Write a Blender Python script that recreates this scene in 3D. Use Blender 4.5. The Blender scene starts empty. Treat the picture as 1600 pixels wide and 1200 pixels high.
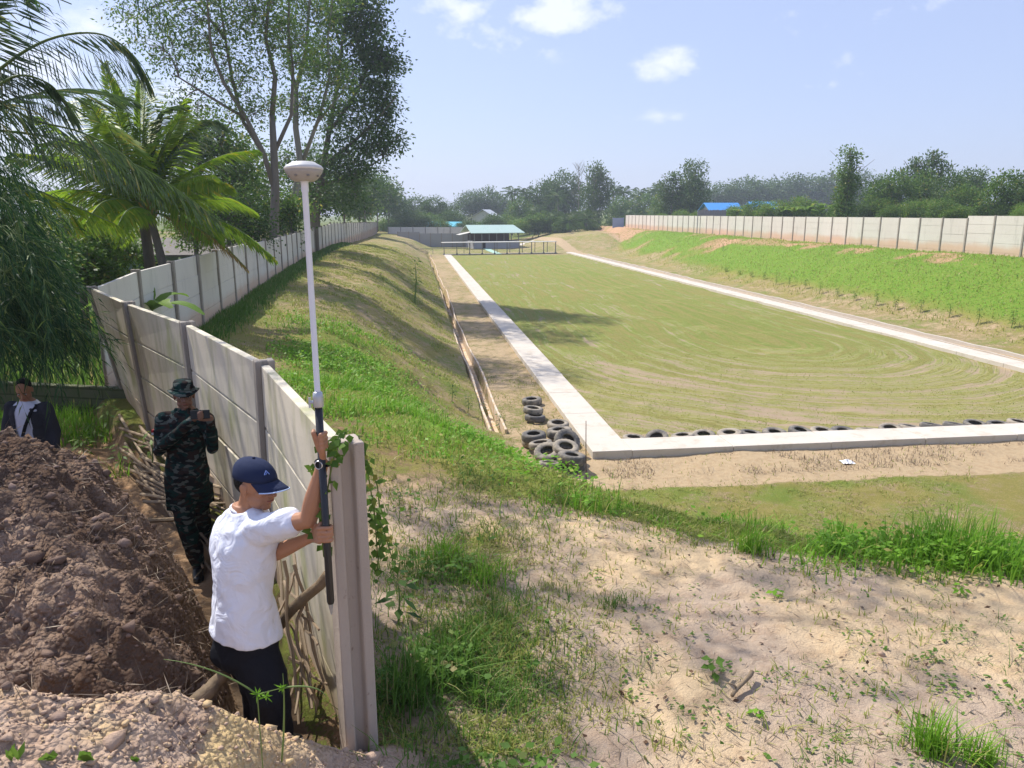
import bpy, bmesh, math, random
import numpy as np
from mathutils import Vector, Matrix
R = math.radians
sc = bpy.context.scene
C = sc.collection
# ---------------------------------------------------------------- camera
F, CX, CY = 1170.0, 800.0, 600.0          # focal length and centre in photo pixels (1600 x 1200)
PITCH = math.atan(267 / F)
CZ = 5.6                                   # eye height above the range floor (z = 0)
cam = bpy.data.cameras.new('camera'); camo = bpy.data.objects.new('camera', cam); C.objects.link(camo)
cam.sensor_width = 36; cam.lens = 36 * F / 1600
cam.clip_start = 0.05; cam.clip_end = 5000
camo.location = (0, 0, CZ); camo.rotation_euler = (math.pi / 2 - PITCH, 0, 0)
sc.camera = camo
cam.dof.use_dof = False
# ---------------------------------------------------------------- light
SUN_AZ, SUN_EL = 47.0, 49.0                # degrees left of the view direction, degrees up
EXPO = 0.78
sl = bpy.data.lights.new('sun', 'SUN'); so = bpy.data.objects.new('sun', sl); C.objects.link(so)
sl.energy = 3.7; sl.angle = R(0.6); sl.color = (1.0, 0.955, 0.88)
sdir = Vector((-math.sin(R(SUN_AZ)) * math.cos(R(SUN_EL)), math.cos(R(SUN_AZ)) * math.cos(R(SUN_EL)), math.sin(R(SUN_EL))))
so.rotation_euler = sdir.to_track_quat('Z', 'Y').to_euler()
so.location = sdir * 60
w = bpy.data.worlds.new('World'); sc.world = w; w.use_nodes = True
nt = w.node_tree; N = nt.nodes; L = nt.links; N.clear()
def wn(t, **k):
    n = N.new(t)
    for a, b in k.items(): setattr(n, a, b)
    return n
out = wn('ShaderNodeOutputWorld'); bg = wn('ShaderNodeBackground')
sky = wn('ShaderNodeTexSky', sky_type='NISHITA', sun_disc=False)
sky.sun_elevation = R(SUN_EL); sky.sun_rotation = R(-SUN_AZ)
sky.altitude = 0; sky.air_density = 1.0; sky.dust_density = 1.0; sky.ozone_density = 2.5
tc = wn('ShaderNodeTexCoord')
def wmath(op, a, b=None, c=None, clamp=False):
    n = wn('ShaderNodeMath', operation=op); n.use_clamp = clamp
    for i, x in enumerate((a, b, c)):
        if x is None: continue
        if isinstance(x, (int, float)): n.inputs[i].default_value = x
        else: L.new(x, n.inputs[i])
    return n.outputs[0]
# thin humid veil + a few small cumulus puffs high over the trees
def dirpx(u, v):
    a, b = (u - CX) / F, (v - CY) / F
    return Vector((a, math.cos(PITCH) - b * math.sin(PITCH), -(math.sin(PITCH) + b * math.cos(PITCH)))).normalized()
nz = wn('ShaderNodeTexNoise'); nz.inputs['Scale'].default_value = 14; nz.inputs['Detail'].default_value = 8; nz.inputs['Roughness'].default_value = 0.6
mp = wn('ShaderNodeMapping'); mp.inputs['Scale'].default_value = (1, 1, 1.7)
L.new(tc.outputs['Generated'], mp.inputs[0]); L.new(mp.outputs[0], nz.inputs['Vector'])
total = None
for (u, v, ru, rv, st) in [(875, 25, 75, 28, 1.0), (790, 62, 85, 26, .62), (1048, 101, 44, 17, .95), (1340, 18, 85, 24, .55), (1300, 130, 45, 16, .45), (700, 10, 110, 26, .5),
                           (1040, 182, 70, 9, .3), (1322, 90, 30, 16, .3), (-500, 100, 420, 180, .9), (2500, 60, 300, 100, .6), (800, -600, 600, 160, .7)]:
    d = dirpx(u, v)
    sub = wn('ShaderNodeVectorMath', operation='SUBTRACT'); L.new(tc.outputs['Generated'], sub.inputs[0]); sub.inputs[1].default_value = d
    sm = wn('ShaderNodeMapping'); sm.vector_type = 'POINT'
    sm.inputs['Scale'].default_value = (F / ru, F / ru, F / rv); L.new(sub.outputs[0], sm.inputs[0])
    ln = wn('ShaderNodeVectorMath', operation='LENGTH'); L.new(sm.outputs[0], ln.inputs[0])
    m = wmath('MULTIPLY', wmath('SUBTRACT', 1.0, wmath('MULTIPLY', ln.outputs['Value'], .62), clamp=True), st * 1.25)
    total = m if total is None else wmath('MAXIMUM', total, m)
cl = wmath('MULTIPLY', wmath('MULTIPLY', total, 3.0, clamp=True), wmath('MULTIPLY', wmath('ADD', wmath('MULTIPLY', total, .9), wmath('MULTIPLY_ADD', nz.outputs['Fac'], 3.2, -1.95)), 1.5, clamp=True), clamp=True)
cl = wmath('MULTIPLY', wmath('SMOOTH_MIN', cl, .9, .2), 0.85, clamp=True)
veil = wn('ShaderNodeMix', data_type='RGBA'); veil.inputs[0].default_value = 0.68
L.new(sky.outputs[0], veil.inputs[6]); veil.inputs[7].default_value = (2.65, 3.05, 4.8, 1)
mx = wn('ShaderNodeMix', data_type='RGBA'); L.new(cl, mx.inputs[0]); L.new(veil.outputs[2], mx.inputs[6]); mx.inputs[7].default_value = (5.6, 5.8, 6.6, 1)
L.new(mx.outputs[2], bg.inputs[0]); bg.inputs[1].default_value = 0.115
L.new(bg.outputs[0], out.inputs[0])
sc.view_settings.view_transform = 'Standard'; sc.view_settings.look = 'None'
sc.view_settings.gamma = 1; sc.view_settings.exposure = EXPO
sc.render.engine = 'CYCLES'
try:
    sc.cycles.max_bounces = 8; sc.cycles.transparent_max_bounces = 12; sc.cycles.volume_bounces = 0
except Exception: pass
# ---------------------------------------------------------------- helpers
def ray(u, v):
    a, b = (u - CX) / F, (v - CY) / F
    return a, math.cos(PITCH) - b * math.sin(PITCH), -(math.sin(PITCH) + b * math.cos(PITCH))
def P(u, v, z=0.0):                        # where a sight line meets height z
    a, f, d = ray(u, v); k = (z - CZ) / d
    return Vector((a * k, f * k, z))
def D(u, v, Y):                            # the point of a sight line Y metres ahead
    a, f, d = ray(u, v); k = Y / f
    return Vector((a * k, Y, CZ + d * k))
def tag(o, label=None, cat=None, group=None, kind=None):
    if label: o['label'] = label
    if cat: o['category'] = cat
    if group: o['group'] = group
    if kind: o['kind'] = kind
    return o
def link(o, parent=None):
    C.objects.link(o)
    if parent is not None: o.parent = parent
    return o
def empty(name, loc=(0, 0, 0), rz=0.0, label=None, cat=None, group=None):
    o = bpy.data.objects.new(name, None); C.objects.link(o); o.location = loc; o.rotation_euler = (0, 0, rz)
    o.empty_display_size = .1
    return tag(o, label, cat, group)
def newmesh(name, V, Fc, mat=None, smooth=False, attrs=None):
    me = bpy.data.meshes.new(name)
    V = np.asarray(V, dtype=np.float32)
    if isinstance(Fc, np.ndarray):
        k = Fc.shape[1]; n = len(Fc)
        me.vertices.add(len(V)); me.vertices.foreach_set('co', V.ravel())
        me.loops.add(n * k); me.loops.foreach_set('vertex_index', Fc.astype(np.int32).ravel())
        me.polygons.add(n); me.polygons.foreach_set('loop_start', np.arange(0, n * k, k, dtype=np.int32))
        me.polygons.foreach_set('loop_total', np.full(n, k, dtype=np.int32))
        me.update(calc_edges=True)
    else:
        me.from_pydata([tuple(map(float, v)) for v in V], [], [tuple(f) for f in Fc]); me.update()
    if attrs:
        for an, arr in attrs.items():
            arr = np.asarray(arr, dtype=np.float32)
            if arr.ndim == 1:
                a = me.attributes.new(an, 'FLOAT', 'POINT'); a.data.foreach_set('value', arr)
            else:
                a = me.attributes.new(an, 'FLOAT_COLOR', 'POINT'); a.data.foreach_set('color', arr.ravel())
    if smooth: me.polygons.foreach_set('use_smooth', np.ones(len(me.polygons), dtype=bool))
    if mat: me.materials.append(mat)
    return me
def mobj(name, me, parent=None): return link(bpy.data.objects.new(name, me), parent)
class MB:                                  # collects shapes, then makes ONE mesh object
    def __init__(s): s.v = []; s.f = []; s.a = []
    def add(s, V, Fc, var=0.5):
        o = len(s.v); s.v.extend([tuple(x) for x in V]); s.f.extend([tuple(i + o for i in f) for f in Fc]); s.a.extend([var] * len(V))
    def box(s, x0, x1, y0, y1, z0, z1, M=None, var=.5):
        V = [Vector((x, y, z)) for z in (z0, z1) for y in (y0, y1) for x in (x0, x1)]
        if M is not None: V = [M @ v for v in V]
        s.add(V, [(0, 2, 3, 1), (4, 5, 7, 6), (0, 1, 5, 4), (2, 6, 7, 3), (0, 4, 6, 2), (1, 3, 7, 5)], var)
    def hexa(s, b, t, var=.5):             # bottom quad (ccw), top quad
        s.add(list(b) + list(t), [(3, 2, 1, 0), (4, 5, 6, 7), (0, 1, 5, 4), (1, 2, 6, 5), (2, 3, 7, 6), (3, 0, 4, 7)], var)
    def tube(s, pts, rad, n=8, cap=True, var=.5):
        pts = [Vector(p) for p in pts]
        if not hasattr(rad, '__len__'): rad = [rad] * len(pts)
        V = []; Fc = []
        up = Vector((0, 0, 1)); t0 = (pts[1] - pts[0]).normalized()
        if abs(t0.z) > .95: up = Vector((0, 1, 0))
        x = t0.cross(up).normalized()
        for i, p in enumerate(pts):
            t = (pts[min(i + 1, len(pts) - 1)] - pts[max(i - 1, 0)]).normalized()
            x = (x - t * x.dot(t)).normalized(); y = t.cross(x)
            for k in range(n):
                a = 2 * math.pi * k / n; V.append(p + (x * math.cos(a) + y * math.sin(a)) * rad[i])
        for i in range(len(pts) - 1):
            for k in range(n):
                k2 = (k + 1) % n; Fc.append((i * n + k, i * n + k2, (i + 1) * n + k2, (i + 1) * n + k))
        if cap: Fc.append(tuple(range(n - 1, -1, -1))); Fc.append(tuple((len(pts) - 1) * n + k for k in range(n)))
        s.add(V, Fc, var)
    def lathe(s, prof, n=24, M=None, var=.5, close=False):   # prof: (radius, z)
        V = []; Fc = []
        for (r, z) in prof:
            for k in range(n):
                a = 2 * math.pi * k / n; p = Vector((r * math.cos(a), r * math.sin(a), z)); V.append(M @ p if M is not None else p)
        m = len(prof)
        for i in range(m if close else m - 1):
            j = (i + 1) % m
            for k in range(n):
                k2 = (k + 1) % n; Fc.append((i * n + k, i * n + k2, j * n + k2, j * n + k))
        s.add(V, Fc, var)
    def loft(s, rings, cap=True, var=.5):  # rings: lists of points of equal length
        n = len(rings[0]); V = [p for r in rings for p in r]; Fc = []
        for i in range(len(rings) - 1):
            for k in range(n):
                k2 = (k + 1) % n; Fc.append((i * n + k, i * n + k2, (i + 1) * n + k2, (i + 1) * n + k))
        if cap: Fc.append(tuple(range(n - 1, -1, -1))); Fc.append(tuple((len(rings) - 1) * n + k for k in range(n)))
        s.add(V, Fc, var)
    def build(s, name, mat, parent=None, smooth=False):
        me = newmesh(name, s.v, s.f, mat, smooth, {'var': s.a} if s.a else None)
        return mobj(name, me, parent)
def bevel(o, w=.01, seg=2):
    m = o.modifiers.new('bevel', 'BEVEL'); m.width = w; m.segments = seg; m.limit_method = 'ANGLE'; m.angle_limit = R(40); return o
# numpy value noise
def _h(ix, iy, seed):
    n = (ix.astype(np.int64) * 374761393 + iy.astype(np.int64) * 668265263 + seed * 974634777) & 0xffffffff
    n = ((n ^ (n >> 13)) * 1274126177) & 0xffffffff
    n = (n ^ (n >> 16)) & 0xffffffff
    return n / 4294967295.0
def vnoise(x, y, seed=0):
    x = np.asarray(x, dtype=float); y = np.asarray(y, dtype=float)
    ix = np.floor(x); iy = np.floor(y); fx = x - ix; fy = y - iy
    ux = fx * fx * fx * (fx * (fx * 6 - 15) + 10); uy = fy * fy * fy * (fy * (fy * 6 - 15) + 10)
    a = _h(ix, iy, seed); b = _h(ix + 1, iy, seed); c = _h(ix, iy + 1, seed); d = _h(ix + 1, iy + 1, seed)
    return (a + (b - a) * ux) * (1 - uy) + (c + (d - c) * ux) * uy
def fbm(x, y, scale=1.0, octv=4, seed=0, gain=.5):
    s = 0; amp = 1; tot = 0
    for o in range(octv):
        s = s + amp * vnoise(x * scale + 17.3 * o, y * scale - 9.1 * o, seed + o); tot += amp; amp *= gain; scale *= 2.03
    return s / tot
def sstep(a, b, x):
    t = np.clip((x - a) / (b - a), 0, 1); return t * t * (3 - 2 * t)
# ---------------------------------------------------------------- material helper
class NT:
    def __init__(s, name):
        s.m = bpy.data.materials.new(name); s.m.use_nodes = True; s.t = s.m.node_tree; s.t.nodes.clear()
        s.o = s.t.nodes.new('ShaderNodeOutputMaterial'); s._tc = None
    def n(s, t, **k):
        x = s.t.nodes.new(t)
        for a, b in k.items(): setattr(x, a, b)
        return x
    def put(s, sock, v):
        if isinstance(v, bpy.types.NodeSocket): s.t.links.new(v, sock)
        elif isinstance(v, (tuple, list)) and len(v) == 3 and sock.type == 'RGBA': sock.default_value = (*v, 1)
        else: sock.default_value = v
    def obj(s):
        if not s._tc: s._tc = s.n('ShaderNodeTexCoord')
        return s._tc.outputs['Object']
    def noise(s, scale, detail=4, rough=.55, vec=None, dist=0, stretch=None):
        v = vec or s.obj()
        if stretch:
            mp = s.n('ShaderNodeMapping'); mp.inputs['Scale'].default_value = stretch; s.t.links.new(v, mp.inputs[0]); v = mp.outputs[0]
        x = s.n('ShaderNodeTexNoise'); s.t.links.new(v, x.inputs['Vector'])
        x.inputs['Scale'].default_value = scale; x.inputs['Detail'].default_value = detail; x.inputs['Roughness'].default_value = rough; x.inputs['Distortion'].default_value = dist
        return x.outputs['Fac']
    def math(s, op, a, b=0.0, c=None, clamp=False):
        x = s.n('ShaderNodeMath', operation=op); x.use_clamp = clamp; s.put(x.inputs[0], a); s.put(x.inputs[1], b)
        if c is not None: s.put(x.inputs[2], c)
        return x.outputs[0]
    def ramp(s, fac, a, b, lo=0.0, hi=1.0):  # smooth remap
        x = s.n('ShaderNodeMapRange', interpolation_type='SMOOTHSTEP'); s.put(x.inputs[0], fac)
        x.inputs[1].default_value = a; x.inputs[2].default_value = b; x.inputs[3].default_value = lo; x.inputs[4].default_value = hi
        return x.outputs[0]
    def mix(s, fac, a, b, mode='MIX'):
        x = s.n('ShaderNodeMix', data_type='RGBA', blend_type=mode); s.put(x.inputs[0], fac); s.put(x.inputs[6], a); s.put(x.inputs[7], b)
        return x.outputs[2]
    def attr(s, name, out='Fac'):
        x = s.n('ShaderNodeAttribute', attribute_name=name); return x.outputs[out]
    def bump(s, h, strength=.5, dist=.01, normal=None):
        x = s.n('ShaderNodeBump'); s.put(x.inputs['Height'], h); x.inputs['Strength'].default_value = strength; x.inputs['Distance'].default_value = dist
        if normal is not None: s.put(x.inputs['Normal'], normal)
        return x.outputs[0]
    def pbr(s, col, rough=.8, normal=None, spec=.3, metal=0.0, **k):
        x = s.n('ShaderNodeBsdfPrincipled'); s.put(x.inputs['Base Color'], col); s.put(x.inputs['Roughness'], rough)
        x.inputs['Specular IOR Level'].default_value = spec; x.inputs['Metallic'].default_value = metal
        if normal is not None: s.put(x.inputs['Normal'], normal)
        for a, b in k.items(): s.put(x.inputs[a], b)
        s.t.links.new(x.outputs[0], s.o.inputs[0]); s.p = x; return s.m
def leafmat(name, c1, c2, c3=None, trans=.35, rough=.5):
    t = NT(name); v = t.attr('var')
    col = t.mix(v, c1, c2)
    if c3 is not None: col = t.mix(t.ramp(v, .9, .97), col, c3)
    t.pbr(col, rough, spec=.14)
    tr = t.n('ShaderNodeBsdfTranslucent'); t.put(tr.inputs[0], t.mix(.6, col, (.35, .55, .05), 'MULTIPLY') if False else col)
    mx = t.n('ShaderNodeMixShader'); mx.inputs[0].default_value = trans
    t.t.links.new(t.p.outputs[0], mx.inputs[1]); t.t.links.new(tr.outputs[0], mx.inputs[2]); t.t.links.new(mx.outputs[0], t.o.inputs[0])
    return t.m
def leaves(name, c, d, n, ln, wd, mat, parent=None, var=None, fold=.0, rng=None, shape=.45, droop=0.0):
    """many leaf blades in one mesh: centre-base c, direction d, side axis from n, length, width"""
    c = np.asarray(c, float); N_ = len(c); d = np.asarray(d, float); n = np.asarray(n, float)
    d = d / (np.linalg.norm(d, axis=1, keepdims=True) + 1e-9)
    s = np.cross(d, n); s /= (np.linalg.norm(s, axis=1, keepdims=True) + 1e-9)
    ln = np.broadcast_to(ln, (N_,))[:, None]; wd = np.broadcast_to(wd, (N_,))[:, None]
    dn = np.array([0, 0, -1.0])
    V = np.empty((N_, 4, 3)); V[:, 0] = c; mid = c + d * ln * shape
    V[:, 1] = mid + s * wd * .5; V[:, 3] = mid - s * wd * .5; V[:, 2] = c + d * ln + dn * droop * ln
    Fc = np.arange(N_ * 4).reshape(N_, 4)
    if var is None: var = np.random.RandomState(len(c)).rand(N_)
    me = newmesh(name, V.reshape(-1, 3), Fc, mat, False, {'var': np.repeat(var, 4)})
    return mobj(name, me, parent) if parent is not False else me
def copy_tree(o, parent=None):
    c = o.copy(); C.objects.link(c); c.parent = parent
    for ch in list(o.children): copy_tree(ch, c)
    return c
# ================================================================ GROUND
# range axes: A = near left outer corner of the concrete strip, s runs along the range, t to the right
A0 = P(926, 716); A1 = P(694, 400)
sd = (A1 - A0); sd.z = 0; LEN = sd.length; sd.normalize(); td = Vector((sd.y, -sd.x, 0))
def ST(x, y): return (x - A0.x) * sd.x + (y - A0.y) * sd.y, (x - A0.x) * td.x + (y - A0.y) * td.y
def XY(s, t, z=0.0): return Vector((A0.x + sd.x * s + td.x * t, A0.y + sd.y * s + td.y * t, z))
WID = 18.6                                  # outer edge of the right strip
# fence lines (plan)
WT = [D(143, 447, 11.06), D(200, 471, 9.2), D(292, 502, 7.33), D(412, 562, 5.2), D(535, 687, 3.22)]  # tops, corner first
LWpx = [(216, 424, 13.5), (270, 408, 15.85), (312, 398, 18.2), (342, 389.5, 20.6), (367, 384, 23.0), (388, 379, 25.4)]
def lwall(Y):                               # x of the long left wall
    xs = np.interp(Y, [11.06, 13.5, 25.4, 46, 63, 90, 137, 150], [WT[0].x, -6.74, -8.95, -12.6, -14.95, -17.9, -24.2, -26])
    return xs
# lip of the embankment we stand on (plan), camera frame
LIP = np.array([(-20, 150), (-17.2, 125), (-13.8, 90), (-10.1, 60), (-7.6, 38), (-6.1, 26), (-4.9, 19), (-3.5, 14.5), (-1.75, 11), (-.15, 8.5), (1.15, 7.0), (2.6, 6.15), (4.6, 5.8), (8, 5.6), (16, 5.4), (60, 5.0)])
def lipdist(x, y):
    best = np.full(np.shape(x), 1e9); sign = np.zeros(np.shape(x)); par = np.zeros(np.shape(x))
    acc = 0
    for (a, b) in zip(LIP[:-1], LIP[1:]):
        e = b - a; l2 = e @ e; t = np.clip(((x - a[0]) * e[0] + (y - a[1]) * e[1]) / l2, 0, 1)
        dx = x - (a[0] + t * e[0]); dy = y - (a[1] + t * e[1]); dd = np.hypot(dx, dy)
        sg = np.sign(e[0] * dy - e[1] * dx)      # left of travel = field side
        m = dd < best; best = np.where(m, dd, best); sign = np.where(m, sg, sign); par = np.where(m, acc + t * math.sqrt(l2), par)
        acc += math.sqrt(l2)
    return best * np.where(sign >= 0, 1, -1), par
def behind_wall(x, y):
    """>0 on the house side of the left fence"""
    nx = np.interp(y, [3.22, 5.2, 7.33, 9.2, 11.06], [WT[4].x, WT[3].x, WT[2].x, WT[1].x, WT[0].x])
    lw = lwall(y)
    return np.where(y < 11.06, nx - x, lw - x)
def hgt(x, y, fine=True):
    x = np.asarray(x, float); y = np.asarray(y, float)
    s, t = ST(x, y)
    d, par = lipdist(x, y)
    # plateau
    plate = np.interp(y, [0, 3, 6, 12, 20, 60, 90, 137, 170], [3.1, 3.0, 2.93, 2.85, 2.78, 2.9, 2.5, 1.9, 1.6])
    plate = plate - .04 * np.clip(x - 4, 0, 20) - .25 * np.exp(-((x + .6) / .7) ** 2) * sstep(5, 3, y) * 0
    roll = .12 * (fbm(x, y, .35, 3, 5) - .5)
    w_ = np.interp(y, [0, 8, 14, 22, 60, 150], [3.4, 3.2, 4.2, 4.7, 5.0, 4.0])
    gul = (fbm(par, d * .3, .55, 3, 9) - .5) * 1.5
    kl = np.clip((d + gul * .5 * sstep(9, 22, y)) / w_, 0, 1); k = kl * kl * (3 - 2 * kl) * .6 + .4 * kl ** .9
    toe = 0.0
    z = plate + roll + (toe - plate) * k
    # gentle bulge before the lip
    z = z - .35 * sstep(-3, 0, d) * (1 - k) * sstep(8, 16, y) - .12 * sstep(-1.2, 0, d) * (1 - k)
    # right bank
    bf = np.interp(y, [0, 44, 80, 143, 200], [32, 31.2, 33.2, 35.5, 37])
    top = np.interp(y, [0, 44, 143, 170], [3.25, 3.1, 2.9, 2.6])
    bt = np.interp(s, [-20, 40, 75, 100, 130], [20.6, 21.0, 22.5, 25.5, 30])
    kb = sstep(0, 1, np.clip((t - bt) / (bf - 2.2 - bt + .01), 0, 1))
    zb = top * kb ** .85 + .25 * (fbm(x, y, .5, 3, 21) - .5) * sstep(.05, .4, kb)
    inb = sstep(-.5, .5, t - bt)
    z = np.where(t > bt, np.maximum(z, zb) * inb + z * (1 - inb), z)
    # far part beyond the range
    rz = np.interp(x, [0, 3, 8, 14], [0, .3, 1.6, 2.1]) * sstep(108, 128, y) * (x > 0)
    z = np.maximum(z, rz - .02 + .0 * z) if np.ndim(z) else max(z, rz)
    far = sstep(150, 230, y)
    z = np.where(y > 118, z + sstep(118, 150, y) * .25, z)
    z = z * (1 - far) + far * (2.0 + 2.0 * sstep(0, 90, x) + sstep(200, 600, y) * 4)
    # house side of the left fence
    bw = behind_wall(x, y)
    low = np.interp(y, [0, 2.5, 3.5, 5, 6.3, 7.5, 9, 12, 20, 60, 150], [3.0, 2.9, 2.82, 2.5, 2.37, 2.42, 2.5, 2.6, 2.3, 2.4, 2.0])
    kk = sstep(0, .35, bw) * sstep(1.2, 3.0, y + sstep(-.9, -.3, x) * 0)
    z = z * (1 - kk) + (low + roll) * kk
    # spoil heap (shaded, brown) on the left, and the paler heap at our feet
    lump = fbm(x, y, 1.1, 4, 31, .55)
    mx_ = np.interp(y, [2.0, 2.5, 3.3, 4.0, 4.9, 5.6, 6.5, 7.5], [-.95, -1.1, -1.36, -1.68, -2.15, -2.8, -3.8, -5.0])   # foot of the heap
    q = np.clip(mx_ - x, 0, 99)
    mh = np.interp(y, [1.6, 2.4, 3.0, 3.3, 4, 4.9, 5.3, 5.8, 6.6, 7.6], [0, .45, .8, .95, 1.28, 1.58, 1.5, 1.2, .6, 0]) * (1 + .06 * sstep(-3.5, -5, x))
    heap = mh * (1 - np.exp(-q / np.interp(y, [2.5, 3.3, 4.9], [.25, .25, .45]))) * (.93 + .14 * lump)
    # pale heap
    fx = np.interp(x, [-4, -1.7, -1.34, -1.06, -.85, -.61, -.4, -.25], [1.2, 1.02, .86, .64, .38, .16, .03, 0])
    yc = np.interp(x, [-1.7, -.6], [2.25, 2.8])
    pale = fx * (1 - sstep(0, .6, y - yc)) * (.95 + .10 * lump)
    z = np.maximum(z + heap, np.where(pale > 0.02, 3.0 + pale, -9))
    if fine:
        pl = np.clip(pale / .15, 0, 1); mh_ = np.clip(heap / .5, 0, 1) * (1 - pl)
        rid = 1 - np.abs(2 * fbm(x, y, 2.6, 4, 77) - 1)
        z = z + mh_ * ((fbm(x, y, 3.2, 4, 41, .55) - .5) * .30 + (rid - .75) * .12 + (fbm(x, y, 11, 5, 43, .72) - .5) * .17)
        z = z + pl * ((fbm(x, y, 7, 4, 51, .62) - .5) * .09 + (fbm(x, y, 32, 3, 53) - .5) * .035)
        nearp = (1 - mh_) * (1 - pl) * sstep(30, 12, y)
        z = z + nearp * ((fbm(x, y, 1.6, 4, 61) - .5) * .10 + (fbm(x, y, 9, 4, 63, .6) - .5) * .028)
        fld = sstep(1.0, 1.6, t) * sstep(WID - .9, WID - 1.6, t) * sstep(.9, 1.5, s) * sstep(150, 90, y)
        z = z + fld * (fbm(x, y, 2.2, 3, 71) - .5) * .05
        rough = sstep(20, 60, y) * (1 - fld) * sstep(400, 150, y)
        z = z + rough * (fbm(x, y, .9, 3, 73) - .5) * .12
        slope = np.clip(4 * k * (1 - k), 0, 1) * (1 - sstep(90, 150, y))
        z = z + slope * ((fbm(par, d, 1.1, 3, 81) - .5) * .3)
    return z, dict(s=s, t=t, d=d, par=par, k=k, kb=kb, heap=heap, pale=pale, bw=bw, par2=par)
def H(x, y): return float(hgt(np.array([x]), np.array([y]))[0][0])
# grid, dense near, sparse far
def axis(lo, hi, a, b, st, g):
    mid = list(np.arange(a, b, st)); up = []; x = b; q = st
    while x < hi: up.append(x); q = q * g; x += q
    up.append(hi); dn = []; x = a - st; q = st
    while x > lo: dn.append(x); q = q * g; x -= q
    dn.append(lo)
    return np.array(dn[::-1] + mid + up)
gx = axis(-700, 900, -4.6, 4.2, .022, 1.022); gy = axis(-30, 1200, 1.6, 7.6, .022, 1.0145)
GX, GY = np.meshgrid(gx, gy)
GZ, G = hgt(GX, GY)
s_, t_, d_, k_, kb_ = G['s'], G['t'], G['d'], G['k'], G['kb']
# drains and strips: sink the sheet below the concrete
DL_T, DL_W = -2.0, .34                       # left drain
def band(a, b, x, e=.05): return sstep(a - e, a, x) * sstep(b + e, b, x)
inlen = band(-3.2, LEN + 6, s_)
GZ = GZ - .42 * band(DL_T - DL_W / 2 - .02, DL_T + DL_W / 2 + .02, t_, .03) * band(2.6, LEN + 8, s_)
print('ground grid', GX.shape)
rows, cols = GX.shape
idx = np.arange(rows * cols).reshape(rows, cols)
Fq = np.stack([idx[:-1, :-1], idx[:-1, 1:], idx[1:, 1:], idx[1:, :-1]], -1).reshape(-1, 4)
def lerp(a, b, k): return a + (b - a) * k[..., None]
def col(r, g, b): return np.array([r, g, b], float)
one = np.ones(GX.shape)
n1 = fbm(GX, GY, .23, 4, 101); n2 = fbm(GX, GY, .9, 4, 103); n3 = fbm(GX, GY, .07, 3, 107)
# --- soil colour
soil = np.ones(GX.shape + (3,)) * col(.30, .20, .115)
sand = lerp(np.ones(soil.shape) * col(.58, .435, .265), np.ones(soil.shape) * col(.44, .34, .25), sstep(.35, .65, n2))
nearflat = sstep(8.3, 6.3, GY + 1.6 * (n2 - .5)) * sstep(.6, -.4, d_) * sstep(-.1, -.6, G['bw'] * 1.0)
soil = lerp(soil, sand, nearflat)
soil = lerp(soil, np.ones(soil.shape) * col(.44, .33, .20), (1 - nearflat) * sstep(9, 12, GY) * sstep(-4, -1, d_))
soil = lerp(soil, np.ones(soil.shape) * col(.46, .29, .17), sstep(.1, .6, kb_))
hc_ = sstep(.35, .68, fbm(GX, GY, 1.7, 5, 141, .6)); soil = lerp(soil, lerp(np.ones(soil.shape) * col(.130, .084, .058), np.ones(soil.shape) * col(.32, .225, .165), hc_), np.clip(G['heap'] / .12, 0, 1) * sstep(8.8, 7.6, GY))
soil = lerp(soil, lerp(np.ones(soil.shape) * col(.50, .365, .27), np.ones(soil.shape) * col(.66, .48, .24), sstep(.40, .58, fbm(GX, GY, 2.2, 4, 151)) * sstep(-.7, -1.1, GX)), np.clip(G['pale'] / .06, 0, 1))
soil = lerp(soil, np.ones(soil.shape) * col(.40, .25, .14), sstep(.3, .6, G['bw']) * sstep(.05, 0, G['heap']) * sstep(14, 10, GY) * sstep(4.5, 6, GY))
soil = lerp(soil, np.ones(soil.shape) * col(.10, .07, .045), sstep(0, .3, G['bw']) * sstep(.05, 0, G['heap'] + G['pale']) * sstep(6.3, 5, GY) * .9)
# --- grass colour
dry = col(.34, .29, .085); green = col(.17, .27, .035); bright = col(.155, .36, .025); deep = col(.045, .085, .018)
gr = lerp(np.ones(soil.shape) * dry, np.ones(soil.shape) * green, sstep(.38, .62, n2))
onslope = sstep(-1.2, .2, d_) * sstep(1.25, .8, k_ + 0 * d_) * sstep(24, 13, GY) * sstep(2.6, 1.6, d_)
gr = lerp(gr, np.ones(soil.shape) * bright, onslope * .9)
toeg = sstep(.2, .8, d_) * sstep(5.2, 3.4, d_ + 2.2 * (n2 - .5)) * sstep(6.5, 3.5, GX) * sstep(19, 15, GY) * sstep(-.9, -1.8, s_); gr = lerp(gr, np.ones(soil.shape) * bright, toeg * .85)
bankg = sstep(.10, .30, kb_ + .12 * (n1 - .5)) * sstep(112, 96, s_) * sstep(.3, .45, n1 + .25 * (1 - sstep(20, 70, s_)))
gr = lerp(gr, np.ones(soil.shape) * bright, bankg * .95)
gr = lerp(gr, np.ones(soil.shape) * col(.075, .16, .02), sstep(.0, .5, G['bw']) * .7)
gr = lerp(gr, np.ones(soil.shape) * col(.12, .21, .03), sstep(LEN + 1, LEN + 6, s_) * sstep(150, 135, GY) * sstep(22, 18, t_) * .8)
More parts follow.
